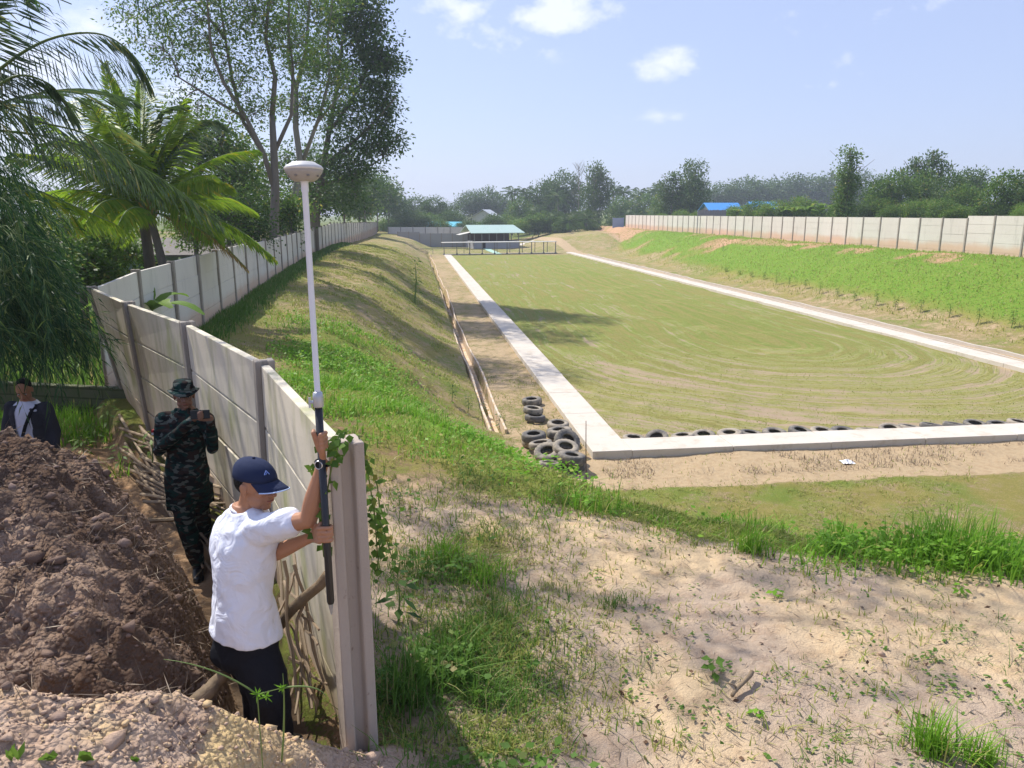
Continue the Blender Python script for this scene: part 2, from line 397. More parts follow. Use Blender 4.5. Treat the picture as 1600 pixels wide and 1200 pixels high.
# --- coverage
cov = np.full(GX.shape, .595)
cov = cov * (1 - nearflat) + nearflat * (.16 + .45 * sstep(1.1, 0, np.abs(GX + .1 + (GY - 3) * .05)) * sstep(2.5, 3.2, GY) * sstep(8, 5.5, GY) + .35 * sstep(-1.1, -.1, d_) + .45 * sstep(6.3, 7.8, GY - .5 * np.clip(GX, 0, 9)))
cov = cov + onslope * .5 + toeg * .35
cov = np.where(GY > 12, cov + .1 * (n1 - .5), cov)
toeb = sstep(.98, 1, k_) * sstep(14, 12, GY + .0) 
cov = cov + .045 * sstep(-1.2, -2.4, s_) * sstep(3, 5, d_) * (GY < 19)
cov = cov - .42 * band(-1.9, -.05, s_, .3) * sstep(-4, -2, t_) * sstep(WID + 2, WID, t_)          # bare strip before the kerb
cov = cov - .05 * band(DL_T + .2, 0, t_, .2) * band(0, LEN + 3, s_, 1)                             # between drain and strip
cov = cov - .3 * band(WID, WID + 1.2, t_, .3)
topb = sstep(.75, 1.0, kb_)
cov = cov + .3 * bankg - .45 * sstep(.6, .9, kb_) * .8 * sstep(.52, .66, fbm(GX, GY, .3, 4, 131) + .25 * np.exp(-((s_ - 55) / 22) ** 2) - .12) 
cov = cov - .5 * sstep(.1, .4, kb_) * sstep(86, 100, s_) * sstep(.4, .55, n1)
cov = cov * (1 - np.clip((G['heap'] + G['pale']) / .08, 0, 1))
cov = np.where((G['bw'] > .2) & (GY < 10), cov * .25, cov)
wallfoot = np.exp(-np.clip(-G['bw'], 0, 9) / .35) * sstep(9, 12, GY) * sstep(70, 55, GY) * (G['bw'] < 0)
beyond = sstep(2.2, 3.4, t_ - np.interp(GY, [0, 44, 80, 143, 200], [32, 31.2, 33.2, 35.5, 37])) ; beyond = np.maximum(beyond, sstep(150, 165, GY)); cov = np.maximum(cov, beyond); gr = lerp(gr, np.ones(soil.shape) * col(.06, .12, .02), beyond)
cov = cov + wallfoot * .5; gr = lerp(gr, np.ones(soil.shape) * green, np.clip(wallfoot, 0, 1))
field = sstep(.8, 1.3, t_) * sstep(WID - .8, WID - 1.2, t_) * sstep(.8, 1.3, s_) * sstep(LEN + 1, LEN, s_)
cov = np.clip(cov, 0, 1.2)
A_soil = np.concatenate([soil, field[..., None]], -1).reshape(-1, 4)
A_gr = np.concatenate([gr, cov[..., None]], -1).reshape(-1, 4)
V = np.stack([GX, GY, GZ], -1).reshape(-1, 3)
T = NT('ground')
ao = T.n('ShaderNodeAttribute', attribute_name='soil'); ag = T.n('ShaderNodeAttribute', attribute_name='turf')
ob = T.obj()
nf = T.noise(55, 6, .7); nm = T.noise(7, 6, .68); nl = T.noise(1.3, 5, .6); nxx = T.noise(.35, 4, .6)
# field coordinates for the curved mower and tractor marks
mp = T.n('ShaderNodeMapping', vector_type='TEXTURE'); ang = math.atan2(sd.y, sd.x) - math.pi / 2
mp.inputs['Location'].default_value = XY(14.5, WID * .66); mp.inputs['Rotation'].default_value = (0, 0, ang)
T.t.links.new(ob, mp.inputs[0])
nd = T.n('ShaderNodeTexNoise'); T.put(nd.inputs['Vector'], mp.outputs[0]); nd.inputs['Scale'].default_value = .22; nd.inputs['Detail'].default_value = 2
sub = T.n('ShaderNodeVectorMath', operation='MULTIPLY_ADD'); T.put(sub.inputs[0], nd.outputs['Color']); sub.inputs[1].default_value = (1.1, 1.1, 0); T.put(sub.inputs[2], mp.outputs[0])
sx = T.n('ShaderNodeSeparateXYZ'); T.put(sx.inputs[0], sub.outputs[0])
yy = T.math('MINIMUM', sx.outputs[1], 0.0)
qq = T.math('SQRT', T.math('ADD', T.math('MULTIPLY', sx.outputs[0], sx.outputs[0]), T.math('MULTIPLY', T.math('MULTIPLY', yy, yy), .85)))
cb = T.n('ShaderNodeCombineXYZ'); T.put(cb.inputs[0], qq); T.put(cb.inputs[1], T.math('MULTIPLY', sx.outputs[1], .05))
st1 = T.n('ShaderNodeTexNoise'); T.put(st1.inputs['Vector'], cb.outputs[0]); st1.inputs['Scale'].default_value = 2.3; st1.inputs['Detail'].default_value = 5; st1.inputs['Roughness'].default_value = .72
st = st1.outputs['Fac']
fg = T.mix(T.ramp(st, .42, .56), (.38, .325, .115), (.19, .30, .045))
fg = T.mix(T.math('MULTIPLY', T.ramp(nl, .35, .7), .55), fg, (.23, .30, .05))
fg = T.mix(T.math('MULTIPLY', T.ramp(nm, .45, .7), .4), fg, (.36, .29, .14))
fcov = T.math('ADD', T.math('MULTIPLY_ADD', T.math('SUBTRACT', st, .5), T.math('MULTIPLY', T.ramp(qq, .5, 3.5), -1.55), .735), T.math('MULTIPLY', T.ramp(sx.outputs[1], 4.0, -9.0), -.15))
fcov = T.math('ADD', fcov, T.math('MULTIPLY_ADD', T.ramp(nxx, .5, .68), -.10, 0.02))
fsoil = T.mix(nm, (.26, .19, .12), (.46, .36, .25))
isf = ao.outputs['Alpha']
gcol = T.mix(isf, ag.outputs['Color'], fg)
gv = T.mix(T.ramp(nm, .3, .72), T.mix(.55, gcol, (.33, .27, .08)), gcol)
gv = T.mix(T.math('MULTIPLY', T.ramp(nf, .38, .6, 1, 0), .42), gv, (.10, .125, .03))
scol = T.mix(isf, ao.outputs['Color'], fsoil)
scol = T.mix(T.math('MULTIPLY', T.ramp(nm, .42, .68), .5), scol, T.mix(1, scol, (.72, .62, .56), 'MULTIPLY'))
scol = T.mix(T.math('MULTIPLY', T.ramp(nf, .45, .75), .45), scol, T.mix(1, scol, (1.3, 1.28, 1.25), 'MULTIPLY'))
cv = T.mix(isf, T.math('ADD', ag.outputs['Alpha'], 0.0), fcov)
th = T.math('ADD', T.math('MULTIPLY', nf, .45), T.math('ADD', T.math('MULTIPLY', nm, .40), T.math('MULTIPLY', nl, .32)))   # ~ .58 mean
fac = T.math('ADD', T.math('MULTIPLY', T.ramp(T.math('SUBTRACT', cv, th), -.06, .06), T.math('SUBTRACT', 1.0, isf)), T.math('MULTIPLY', T.ramp(T.math('SUBTRACT', cv, th), -.16, .13), isf))
col_ = T.mix(fac, scol, gv)
hgt_ = T.math('ADD', T.math('MULTIPLY', nf, T.math('MULTIPLY_ADD', fac, 1.6, .5)), T.math('MULTIPLY', nm, 1.2))
vo1 = T.n('ShaderNodeTexVoronoi', feature='F1'); T.put(vo1.inputs['Vector'], ob); vo1.inputs['Scale'].default_value = 17
vo2 = T.n('ShaderNodeTexVoronoi', feature='F1'); T.put(vo2.inputs['Vector'], ob); vo2.inputs['Scale'].default_value = 46
crumb = T.math('MULTIPLY', T.math('ADD', T.math('MULTIPLY', vo1.outputs['Distance'], -1.1), T.math('MULTIPLY', vo2.outputs['Distance'], -.6)), T.attr('heaped'))
scr = T.math('ADD', hgt_, crumb)
M_ground = T.pbr(col_, .95, T.bump(scr, .8, .04), spec=.1)
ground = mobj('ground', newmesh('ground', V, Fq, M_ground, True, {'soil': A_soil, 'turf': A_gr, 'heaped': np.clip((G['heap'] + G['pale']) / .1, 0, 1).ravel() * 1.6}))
tag(ground, kind='structure')
# ================================================================ CONCRETE STRIPS, DRAINS, ROAD
T = NT('pale_concrete'); a = T.noise(.9, 5, .6); b = T.noise(24, 4, .7)
c_ = T.mix(a, (.50, .44, .36), (.66, .60, .52)); c_ = T.mix(T.math('MULTIPLY', T.ramp(b, .5, .75), .4), c_, (.50, .44, .36))
st_ = T.noise(2.2, 6, .75); c_ = T.mix(T.math('MULTIPLY', T.ramp(st_, .50, .70), .65), c_, (.44, .36, .26))
M_strip = T.pbr(c_, .9, T.bump(b, .3, .004), spec=.2)
T = NT('raw_concrete'); a = T.noise(1.4, 6, .65); b = T.noise(30, 4, .7)
c_ = T.mix(a, (.20, .18, .155), (.34, .31, .27)); M_conc = T.pbr(c_, .92, T.bump(b, .4, .004), spec=.2)
def prism(line, w0, w1, z0, z1, name, mat, seg=None):
    """strip swept in the (s,t) frame: line of (s,t) centre-left edges, quads with given z"""
    pass
def strip(name, poly, z0, z1, mat):
    """flat slab from a plan polygon strip: list of (left, right) point pairs"""
    m = MB(); r = []
    for (l, rr) in poly:
        r.append([Vector((l.x, l.y, z0)), Vector((rr.x, rr.y, z0)), Vector((rr.x, rr.y, z1)), Vector((l.x, l.y, z1))])
    m.loft([[q for q in ring] for ring in r]); return m.build(name, mat)
SW = .95
# one L/U-shaped kerb walk: left leg, near leg, right leg; short bays with open joints
walk = MB(); joints = 2.5
def slab(s0, s1, t0, t1, z=.16):
    c4 = [XY(s0, t0), XY(s0, t1), XY(s1, t1), XY(s1, t0)]
    walk.hexa([Vector((p.x, p.y, -.3)) for p in c4][::-1], [Vector((p.x, p.y, z)) for p in c4][::-1])
ss = SW + .006
n = int((LEN - SW) / joints)
rr_ = random.Random(4)
for i in range(n + 1):
    a = SW + i * joints; b = min(a + joints - .012, LEN)
    if b > a: slab(a, b, 0, SW + rr_.uniform(-.006, .006), .16 + rr_.uniform(-.004, .004))
nr = int((LEN + 4) / joints)
for i in range(nr + 1):
    a = SW + i * joints; b = min(a + joints - .012, LEN + 5)
    slab(a, b, WID - SW, WID, .15 + rr_.uniform(-.004, .004))
slab(0, SW - .006, 0, SW, .163)
nn = int((WID - SW) / joints)
for i in range(nn + 1):
    a = SW + .006 + i * joints; b = min(a + joints - .012, WID)
    slab(0 + rr_.uniform(-.008, .008), SW - .006, a, b, .16 + rr_.uniform(-.004, .004))
wo = walk.build('path', M_strip); bevel(wo, .012, 2); tag(wo, kind='structure')
# left drain: two thin upstands of rendered brick
T = NT('drain_render'); a = T.noise(3, 6, .7); b = T.noise(40, 3, .6)
c_ = T.mix(T.ramp(a, .35, .65), (.55, .38, .22), (.62, .54, .44)); M_drain = T.pbr(c_, .9, T.bump(b, .3, .004), spec=.1)
T = NT('mortar_cap'); a = T.noise(2, 5, .7); M_cap = T.pbr(T.mix(a, (.42, .36, .29), (.60, .54, .46)), .9, spec=.1)
def wob(s): return .06 * math.sin(s * .21) + .03 * math.sin(s * .67 + 1)
dr = MB(); S0 = 2.4
ss_ = [S0 + i * 1.0 for i in range(int(LEN + 6 - S0))]
for (ta, tb, z0, z1) in [(DL_T - DL_W / 2 - .06, DL_T - DL_W / 2, -.4, .05), (DL_T + DL_W / 2, DL_T + DL_W / 2 + .06, -.4, .08), (DL_T - DL_W / 2 + .001, DL_T + DL_W / 2 - .001, -.41, -.36)]:
    rings = []
    for q in ss_:
        l = XY(q, ta + wob(q)); r_ = XY(q, tb + wob(q)); e = .012 * math.sin(q * 2.3)
        rings.append([Vector((l.x, l.y, z0)), Vector((r_.x, r_.y, z0)), Vector((r_.x, r_.y, z1 + e)), Vector((l.x, l.y, z1 + e))])
    dr.loft(rings)
tag(dr.build('drain', M_drain), kind='structure')
dr = MB()                                   # the right drain behind the right strip
ss_ = [-1 + i * 1.5 for i in range(int((LEN + 4) / 1.5))]
for (ta, tb, z0, z1) in [(WID + .55, WID + .64, -.3, .07), (WID + .98, WID + 1.12, -.3, .15)]:
    rings = []
    for q in ss_:
        l = XY(q, ta + wob(q + 9) * 1.3); r_ = XY(q, tb + wob(q + 9) * 1.3); e = .02 * math.sin(q * 1.9)
        rings.append([Vector((l.x, l.y, z0)), Vector((r_.x, r_.y, z0)), Vector((r_.x, r_.y, z1 + e)), Vector((l.x, l.y, z1 + e))])
    dr.loft(rings)
tag(dr.build('drain', M_cap), kind='structure')
gd, gs, gt, gcov, gfield, gbank, gkb = d_, s_, t_, cov, field, bankg, kb_
# ================================================================ PRECAST FENCES
T = NT('old_panel')                          # near section: algae, rain streaks, red soil splash low down
sx = T.n('ShaderNodeSeparateXYZ'); T.put(sx.inputs[0], T.obj()); z_ = sx.outputs[2]
str_ = T.noise(2.2, 5, .65, stretch=(1.6, 1.6, .22)); bl = T.noise(1.1, 5, .6); fi = T.noise(45, 4, .7)
c_ = T.mix(bl, (.54, .48, .36), (.74, .67, .54))
c_ = T.mix(T.math('MULTIPLY', T.ramp(str_, .48, .66), .5), c_, (.33, .32, .16))
c_ = T.mix(T.math('MULTIPLY', T.ramp(T.noise(1.7, 4, .6, stretch=(1, 1, .5)), .5, .68), .75), c_, (.40, .41, .17))
sp = T.math('MULTIPLY', T.ramp(T.math('ADD', z_, T.math('MULTIPLY', bl, .5)), .45, 1.05, 1, 0), .8)
c_ = T.mix(sp, c_, (.55, .36, .22))
c_ = T.mix(T.math('MULTIPLY', T.ramp(fi, .55, .75), .25), c_, (.2, .18, .13))
M_oldpanel = T.pbr(c_, .92, T.bump(fi, .35, .004), spec=.15)
T = NT('clean_panel')
sx = T.n('ShaderNodeSeparateXYZ'); T.put(sx.inputs[0], T.obj()); z_ = sx.outputs[2]
bl = T.noise(.7, 5, .6); fi = T.noise(20, 4, .7)
c_ = T.mix(bl, (.56, .52, .45), (.71, .67, .59)); v_ = T.attr('var'); c_ = T.mix(T.math('MULTIPLY', v_, .35), c_, (.48, .44, .38))
c_ = T.mix(T.math('MULTIPLY', T.ramp(T.noise(2.5, 5, .7, stretch=(1, 1, .25)), .52, .7), .4), c_, (.36, .34, .28))
sp = T.math('MULTIPLY', T.ramp(T.math('ADD', z_, T.math('MULTIPLY', bl, .6)), .72, 1.2, 1, 0), .7)
c_ = T.mix(sp, c_, (.58, .36, .22))
M_panel = T.pbr(c_, .9, T.bump(fi, .25, .004), spec=.15)
T = NT('mossy_post'); bl = T.noise(5, 5, .65); fi = T.noise(60, 3, .7)
c_ = T.mix(bl, (.22, .19, .155), (.38, .34, .29)); M_post = T.pbr(c_, .92, T.bump(fi, .5, .004), spec=.15)
T = NT('pink_post')                          # the end post: fresh lilac-brown concrete with grooves
bl = T.noise(3, 5, .65, stretch=(1, 1, .4)); fi = T.noise(90, 4, .7); v_ = T.noise(26, 5, .65)
c_ = T.mix(bl, (.35, .29, .235), (.50, .43, .36)); c_ = T.mix(T.math('MULTIPLY', T.ramp(v_, .62, .72), .6), c_, (.17, .12, .10))
M_endpost = T.pbr(c_, .9, T.bump(T.math('ADD', fi, T.math('MULTIPLY', v_, 1.5)), .5, .004), spec=.15)
def frame(a, b):
    d = Vector((b.x - a.x, b.y - a.y, 0)).normalized(); return d, Vector((-d.y, d.x, 0))
def post_mesh(m, base, top, d, n, w=.15, dep=.13, groove=.03, var=.5):
    """H section post: w across the fence (n), dep along it (d), grooves in both along-faces"""
    h = .028
    prof = [(-dep / 2, -w / 2), (dep / 2, -w / 2), (dep / 2, -w * .2), (dep / 2 - groove, -w * .14), (dep / 2 - groove, w * .14), (dep / 2, w * .2), (dep / 2, w / 2),
            (-dep / 2, w / 2), (-dep / 2, w * .2), (-dep / 2 + groove, w * .14), (-dep / 2 + groove, -w * .14), (-dep / 2, -w * .2)]
    rings = []
    for c in (base, top): rings.append([c + d * a + n * b for a, b in prof])
    m.loft(rings, True, var)
def panel_mesh(m, b0, b1, t0, t1, n, rows=5, th=.05, var=.5, top_z=None, rr=None, nseg=1):
    """bay of stacked planks between two posts (b = feet, t = tops), each plank with a little shadow joint"""
    for k in range(rows):
        for q in range(nseg):
            f0, f1 = q / nseg, (q + 1) / nseg
            B0, B1 = b0.lerp(b1, f0), b0.lerp(b1, f1); T0, T1 = t0.lerp(t1, f0), t0.lerp(t1, f1)
            a0 = B0.lerp(T0, k / rows + .004); a1 = B0.lerp(T0, (k + 1) / rows - .006); c0 = B1.lerp(T1, k / rows + .004); c1 = B1.lerp(T1, (k + 1) / rows - .006)
            j = (rr.uniform(-.006, .006) if rr else 0); h = n * (th / 2); o = n * j
            m.hexa([a0 - h + o, c0 - h + o, c0 + h + o, a0 + h + o], [a1 - h + o, c1 - h + o, c1 + h + o, a1 + h + o], var)
    # rebated core closes the joints
    h = n * (th * .32)
    m.hexa([b0 - h, b1 - h, b1 + h, b0 + h], [t0.lerp(b0, .01) - h, t1.lerp(b1, .01) - h, t1.lerp(b1, .01) + h, t0.lerp(b0, .01) + h], var)
rg = random.Random(11)
nf_ = empty('concrete_fence', (WT[3].x, WT[3].y, 2.6), label='near leaning fence run of algae-stained precast panels that the soldier and rod holder stand at', cat='fence')
def loc(v, o): return v - o.location
# feet: lean a little
feet_px = [(196, 655), (243, 722), None, None, None]
leans = [Vector((.40, .0, 0)), Vector((.16, .0, 0)), Vector((.06, 0, 0)), Vector((-.03, 0, 0)), Vector((.0, .02, 0))]
tops = WT; feet = []
for i, t in enumerate(tops):
    zb = 2.25; f = t + leans[i] * ((t.z - zb) / 2.0); f.z = zb; feet.append(f)
for i in range(5):
    a = tops[max(i - 1, 0)]; b = tops[min(i + 1, 4)]; d, n = frame(a, b)
    m = MB(); o_ = nf_.location
    if i < 4:
        d1, n1_ = frame(tops[i], tops[i + 1])
        post_mesh(m, feet[i] - o_, tops[i] - o_, d1, n1_, .135, .12)
        po = m.build('post', M_post, nf_); bevel(po, .006, 1)
    else:
        post_mesh(m, feet[i] - o_ + Vector((0, 0, -.1)), tops[i] - o_, d, n, .158, .15, .042)
        po = m.build('post', M_endpost, nf_); bevel(po, .008, 2); po['label'] = 'grooved end post of bare lilac-brown concrete'
for i in range(4):
    d, n = frame(tops[i], tops[i + 1]); m = MB(); o_ = nf_.location
    e = .03
    def off(p, q, k): return p.lerp(q, k)
    L_ = (tops[i + 1] - tops[i]).length
    ks, ke = .035 / L_, 1 - .035 / L_
    dz = Vector((0, 0, -.02)); ts = [tops[i].lerp(tops[i + 1], ks) + dz, tops[i].lerp(tops[i + 1], ke) + dz]; fs = [feet[i].lerp(feet[i + 1], ks), feet[i].lerp(feet[i + 1], ke)]
    panel_mesh(m, fs[0] - o_, fs[1] - o_, ts[0] - o_, ts[1] - o_, n, 5, .06, .5, rr=rg)
    po = m.build('panel', M_oldpanel, nf_); bevel(po, .004, 1)
# --- long left fence from the corner to the far end
lf = empty('concrete_fence', (WT[0].x, WT[0].y, 2.6), label='long pale grey precast fence curving away along the crest of the left embankment', cat='fence')
pts = []
y = 11.06 + .12; prev = None
while y < 137:
    x = float(lwall(y)); pts.append((x, y)); 
    dx = float(lwall(y + 2.3)) - x; y += 2.38 * 2.38 / math.hypot(dx, 2.38) if False else 2.36
def ltop(y): return float(np.interp(y, [11, 26, 40, 62, 62.5, 90, 137], [4.585, 4.60, 4.58, 4.72, 4.84, 4.55, 4.0]))
def lfoot(y): return float(np.interp(y, [11, 60, 137], [2.3, 2.5, 1.5]))
posts_l = [Vector((x, yy, 0)) for x, yy in pts]
for i, p in enumerate(posts_l):
    a = posts_l[max(i - 1, 0)]; b = posts_l[min(i + 1, len(posts_l) - 1)]; d, n = frame(a, b)
    j = rg.uniform(-.02, .02); stp = .0 if i < 6 else -.07
    if i > 0:
        m = MB(); tp = Vector((p.x + rg.uniform(-.015, .015), p.y, ltop(p.y) + .03 + stp * 0)); m_ = post_mesh(m, Vector((p.x, p.y, lfoot(p.y))) - lf.location, tp - lf.location, d, n, .14, .12, .03, rg.random())
        m.build('post', M_post, lf)
    if i < len(posts_l) - 1:
        q = posts_l[i + 1]; d, n = frame(p, q); m = MB(); t0 = Vector((p.x, p.y, ltop(p.y + .1) + j + (0 if i < 6 else -.06))); t1 = Vector((q.x, q.y, ltop(p.y + .1) + (ltop(q.y) - ltop(p.y)) * .8 + j + (0 if i < 6 else -.06)))
        if i == 0: t0 = WT[0] + Vector((.02, .04, -.02)); t1.z = ltop(q.y)
        panel_mesh(m, Vector((p.x, p.y, lfoot(p.y))) - lf.location, Vector((q.x, q.y, lfoot(q.y))) - lf.location, t0 - lf.location, t1 - lf.location, n, 5, .05, rg.random(), rr=rg)
        m.build('panel', M_panel, lf)
# --- right fence on top of the far bank
ra, rb = D(1604, 340, 43.5), D(974, 337, 142); ra.z = 5.3; rb.z = 5.15
rf = empty('concrete_fence', (ra.x, ra.y, 3), label='long cream precast fence on top of the grassy bank across the range', cat='fence')
dd = (rb - ra).normalized(); nb = int((rb - ra).length / 2.42)
start = -5
for i in range(start, nb + 1):
    p = ra + dd * (2.42 * i); q = ra + dd * (2.42 * (i + 1)); d, n = frame(p, q)
    zt = 5.30 + (.16 if i < 2 else 0) - .0012 * i + rg.uniform(-.012, .012)
    m = MB(); post_mesh(m, Vector((p.x, p.y, 2.2)) - rf.location, Vector((p.x, p.y, zt + .02)) - rf.location, d, n, .14, .12, .03, rg.random()); m.build('post', M_post, rf)
    if i < nb:
        m = MB(); panel_mesh(m, Vector((p.x, p.y, 2.2)) - rf.location, Vector((q.x, q.y, 2.2)) - rf.location, Vector((p.x, p.y, zt)) - rf.location, Vector((q.x, q.y, zt)) - rf.location, n, 6, .05, rg.random(), rr=rg)
        m.build('panel', M_panel, rf)
# short return with a blue-grey sheet gate at the far end of the right fence
# --- cross fence at the end of the range
T = NT('grey_panel'); bl = T.noise(.4, 4, .6); M_gp = T.pbr(T.mix(bl, (.27, .27, .27), (.38, .37, .36)), .9, spec=.1)
ca, cb_ = P(622, 384, .3), P(741, 383, .4)
xf = empty('concrete_fence', (ca.x, ca.y, .3), label='grey precast fence closing the far end of the range, left of the green-roofed building', cat='fence')
n_ = 7
for i in range(n_ + 1):
    p = ca.lerp(cb_, i / n_); m = MB(); d, n = frame(ca, cb_); zt = 2.35 if i > 1 else 2.6
    post_mesh(m, Vector((p.x, p.y, -.3)) - xf.location, Vector((p.x, p.y, zt)) - xf.location, d, n, .16, .16); m.build('post', M_post, xf)
    if i < n_:
        q = ca.lerp(cb_, (i + 1) / n_); m = MB(); panel_mesh(m, Vector((p.x, p.y, -.3)) - xf.location, Vector((q.x, q.y, -.3)) - xf.location, Vector((p.x, p.y, zt - .03)) - xf.location, Vector((q.x, q.y, zt - .03)) - xf.location, n, 5, .05, rr=rg)
        m.build('panel', M_gp, xf)
# second fence, paler and higher, seen over it
a2, b2 = ca + Vector((-3, 9, 0)), cb_ + Vector((2, 8, 0))
xf2 = empty('concrete_fence', (a2.x, a2.y, .6), label='taller pale fence running behind the grey cross fence at the end of the range', cat='fence')
for i in range(9):
    p = a2.lerp(b2, i / 8); d, n = frame(a2, b2); m = MB(); post_mesh(m, Vector((p.x, p.y, .3)) - xf2.location, Vector((p.x, p.y, 3.25)) - xf2.location, d, n, .15, .15); m.build('post', M_post, xf2)
    if i < 8:
        q = a2.lerp(b2, (i + 1) / 8); m = MB(); panel_mesh(m, Vector((p.x, p.y, .3)) - xf2.location, Vector((q.x, q.y, .3)) - xf2.location, Vector((p.x, p.y, 3.2)) - xf2.location, Vector((q.x, q.y, 3.2)) - xf2.location, n, 6, .05, rr=rg); m.build('panel', M_panel, xf2)
# --- low mossy block wall behind the man in the jacket
T = NT('block_wall'); br = T.n('ShaderNodeTexBrick'); mp = T.n('ShaderNodeMapping'); T.put(mp.inputs[0], T.obj()); mp.inputs['Rotation'].default_value = (math.pi / 2, 0, 0); T.put(br.inputs['Vector'], mp.outputs[0])
br.inputs['Scale'].default_value = 1; br.inputs['Brick Width'].default_value = .4; br.inputs['Row Height'].default_value = .15; br.inputs['Mortar Size'].default_value = .012
br.inputs['Color1'].default_value = (.12, .115, .085, 1); br.inputs['Color2'].default_value = (.18, .17, .13, 1); br.inputs['Mortar'].default_value = (.06, .055, .04, 1)
M_block = T.pbr(T.mix(T.noise(4, 5, .7), br.outputs['Color'], (.10, .13, .05)), .95, T.bump(br.outputs['Fac'], -.5, .01), spec=.1)
m = MB(); wa = D(-60, 640, 11.6); wb = D(210, 630, 11.0)
for i in range(10):
    p = wa.lerp(wb, i / 10); q = wa.lerp(wb, (i + 1) / 10); h = .02
    m.hexa([Vector((p.x, p.y - .08, 2.0)), Vector((q.x, q.y - .08, 2.0)), Vector((q.x, q.y + .08, 2.0)), Vector((p.x, p.y + .08, 2.0))],
           [Vector((p.x, p.y - .08, 3.02 + rg.uniform(-h, h))), Vector((q.x, q.y - .08, 3.02 + rg.uniform(-h, h))), Vector((q.x, q.y + .08, 3.02)), Vector((p.x, p.y + .08, 3.02))])
tag(m.build('block_wall', M_block), 'low mossy grey block wall behind the man in the dark jacket', 'wall')
# ================================================================ TYRES
T = NT('tyre_rubber'); a = T.noise(6, 5, .65); b = T.noise(50, 3, .6); nrm = T.n('ShaderNodeNewGeometry'); sx = T.n('ShaderNodeSeparateXYZ'); T.put(sx.inputs[0], nrm.outputs['Normal'])
oi = T.n('ShaderNodeObjectInfo'); dust = T.ramp(T.math('ADD', T.math('MULTIPLY', oi.outputs['Random'], .3), a), .5, .9)
c_ = T.mix(a, (.075, .072, .068), (.17, .155, .14)); c_ = T.mix(T.math('MULTIPLY', dust, .85), c_, (.40, .34, .26))
M_tyre = T.pbr(c_, .85, T.bump(b, .3, .003), spec=.25)
T = NT('tyre_inside'); M_tin = T.pbr((.02, .019, .018), .9, spec=.1)
def tyre_mesh(Ro=.30, Ri=.155, W=.19, seg=40, lug=.012):
    prof = [(Ri, -W * .36), (Ri + .012, -W * .46), (Ri + .05, -W * .5), (Ro - .05, -W * .5), (Ro - .012, -W * .43), (Ro, -W * .3), (Ro + .004, 0), (Ro, W * .3), (Ro - .012, W * .43), (Ro - .05, W * .5),
            (Ri + .05, W * .5), (Ri + .012, W * .46), (Ri, W * .36), (Ri + .02, W * .30), (Ro - .045, W * .36), (Ro - .02, 0), (Ro - .045, -W * .36), (Ri + .02, -W * .30)]
    V = []; Fc = []; m = len(prof)
    for k in range(seg):
        a = 2 * math.pi * k / seg
        for j, (r, z) in enumerate(prof):
            if 4 <= j <= 8 and k % 2: r -= lug
            V.append((r * math.cos(a + .03 * (z / W)), r * math.sin(a), z))
    for k in range(seg):
        k2 = (k + 1) % seg
        for j in range(m):
            j2 = (j + 1) % m; Fc.append((k * m + j, k2 * m + j, k2 * m + j2, k * m + j2))
    me = newmesh('tyre', V, Fc, M_tyre, False); me.polygons.foreach_set('use_smooth', np.ones(len(Fc), bool)); return me
tm = [tyre_mesh(), tyre_mesh(.285, .16, .17, 36, .009), tyre_mesh(.32, .15, .21, 44, .014)]
rt = random.Random(3)
# the row along the near strip: half-buried, overlapping along the kerb inside
nrow = 27
for i in range(nrow):
    t = 1.35 + i * .632; lying = True
    p = XY(1.27 + rt.uniform(-.05, .04), t + rt.uniform(-.04, .04)); z = float(H(p.x, p.y))
    me = tm[rt.choice([0, 0, 1, 2])]
    o = mobj('tyre', me); o.location = (p.x, p.y, z + rt.uniform(-.01, .04)); o.rotation_euler = (R(rt.uniform(-9, 9)), R(rt.uniform(-12, 4)), rt.uniform(0, 6.28))
    if i == 1: o.rotation_euler = (R(12), R(-24), .6)
    words = ['first', 'second', 'third', 'fourth', 'fifth', 'sixth', 'seventh', 'eighth', 'ninth', 'tenth', 'eleventh', 'twelfth', 'thirteenth', 'fourteenth', 'fifteenth', 'sixteenth', 'seventeenth', 'eighteenth', 'nineteenth', 'twentieth',
             'twenty-first', 'twenty-second', 'twenty-third', 'twenty-fourth', 'twenty-fifth', 'twenty-sixth', 'twenty-seventh']
    tag(o, 'half-buried old tyre, %s from the corner in the row along the concrete kerb' % words[i], 'tyre', 'old tyres in a row along the kerb')
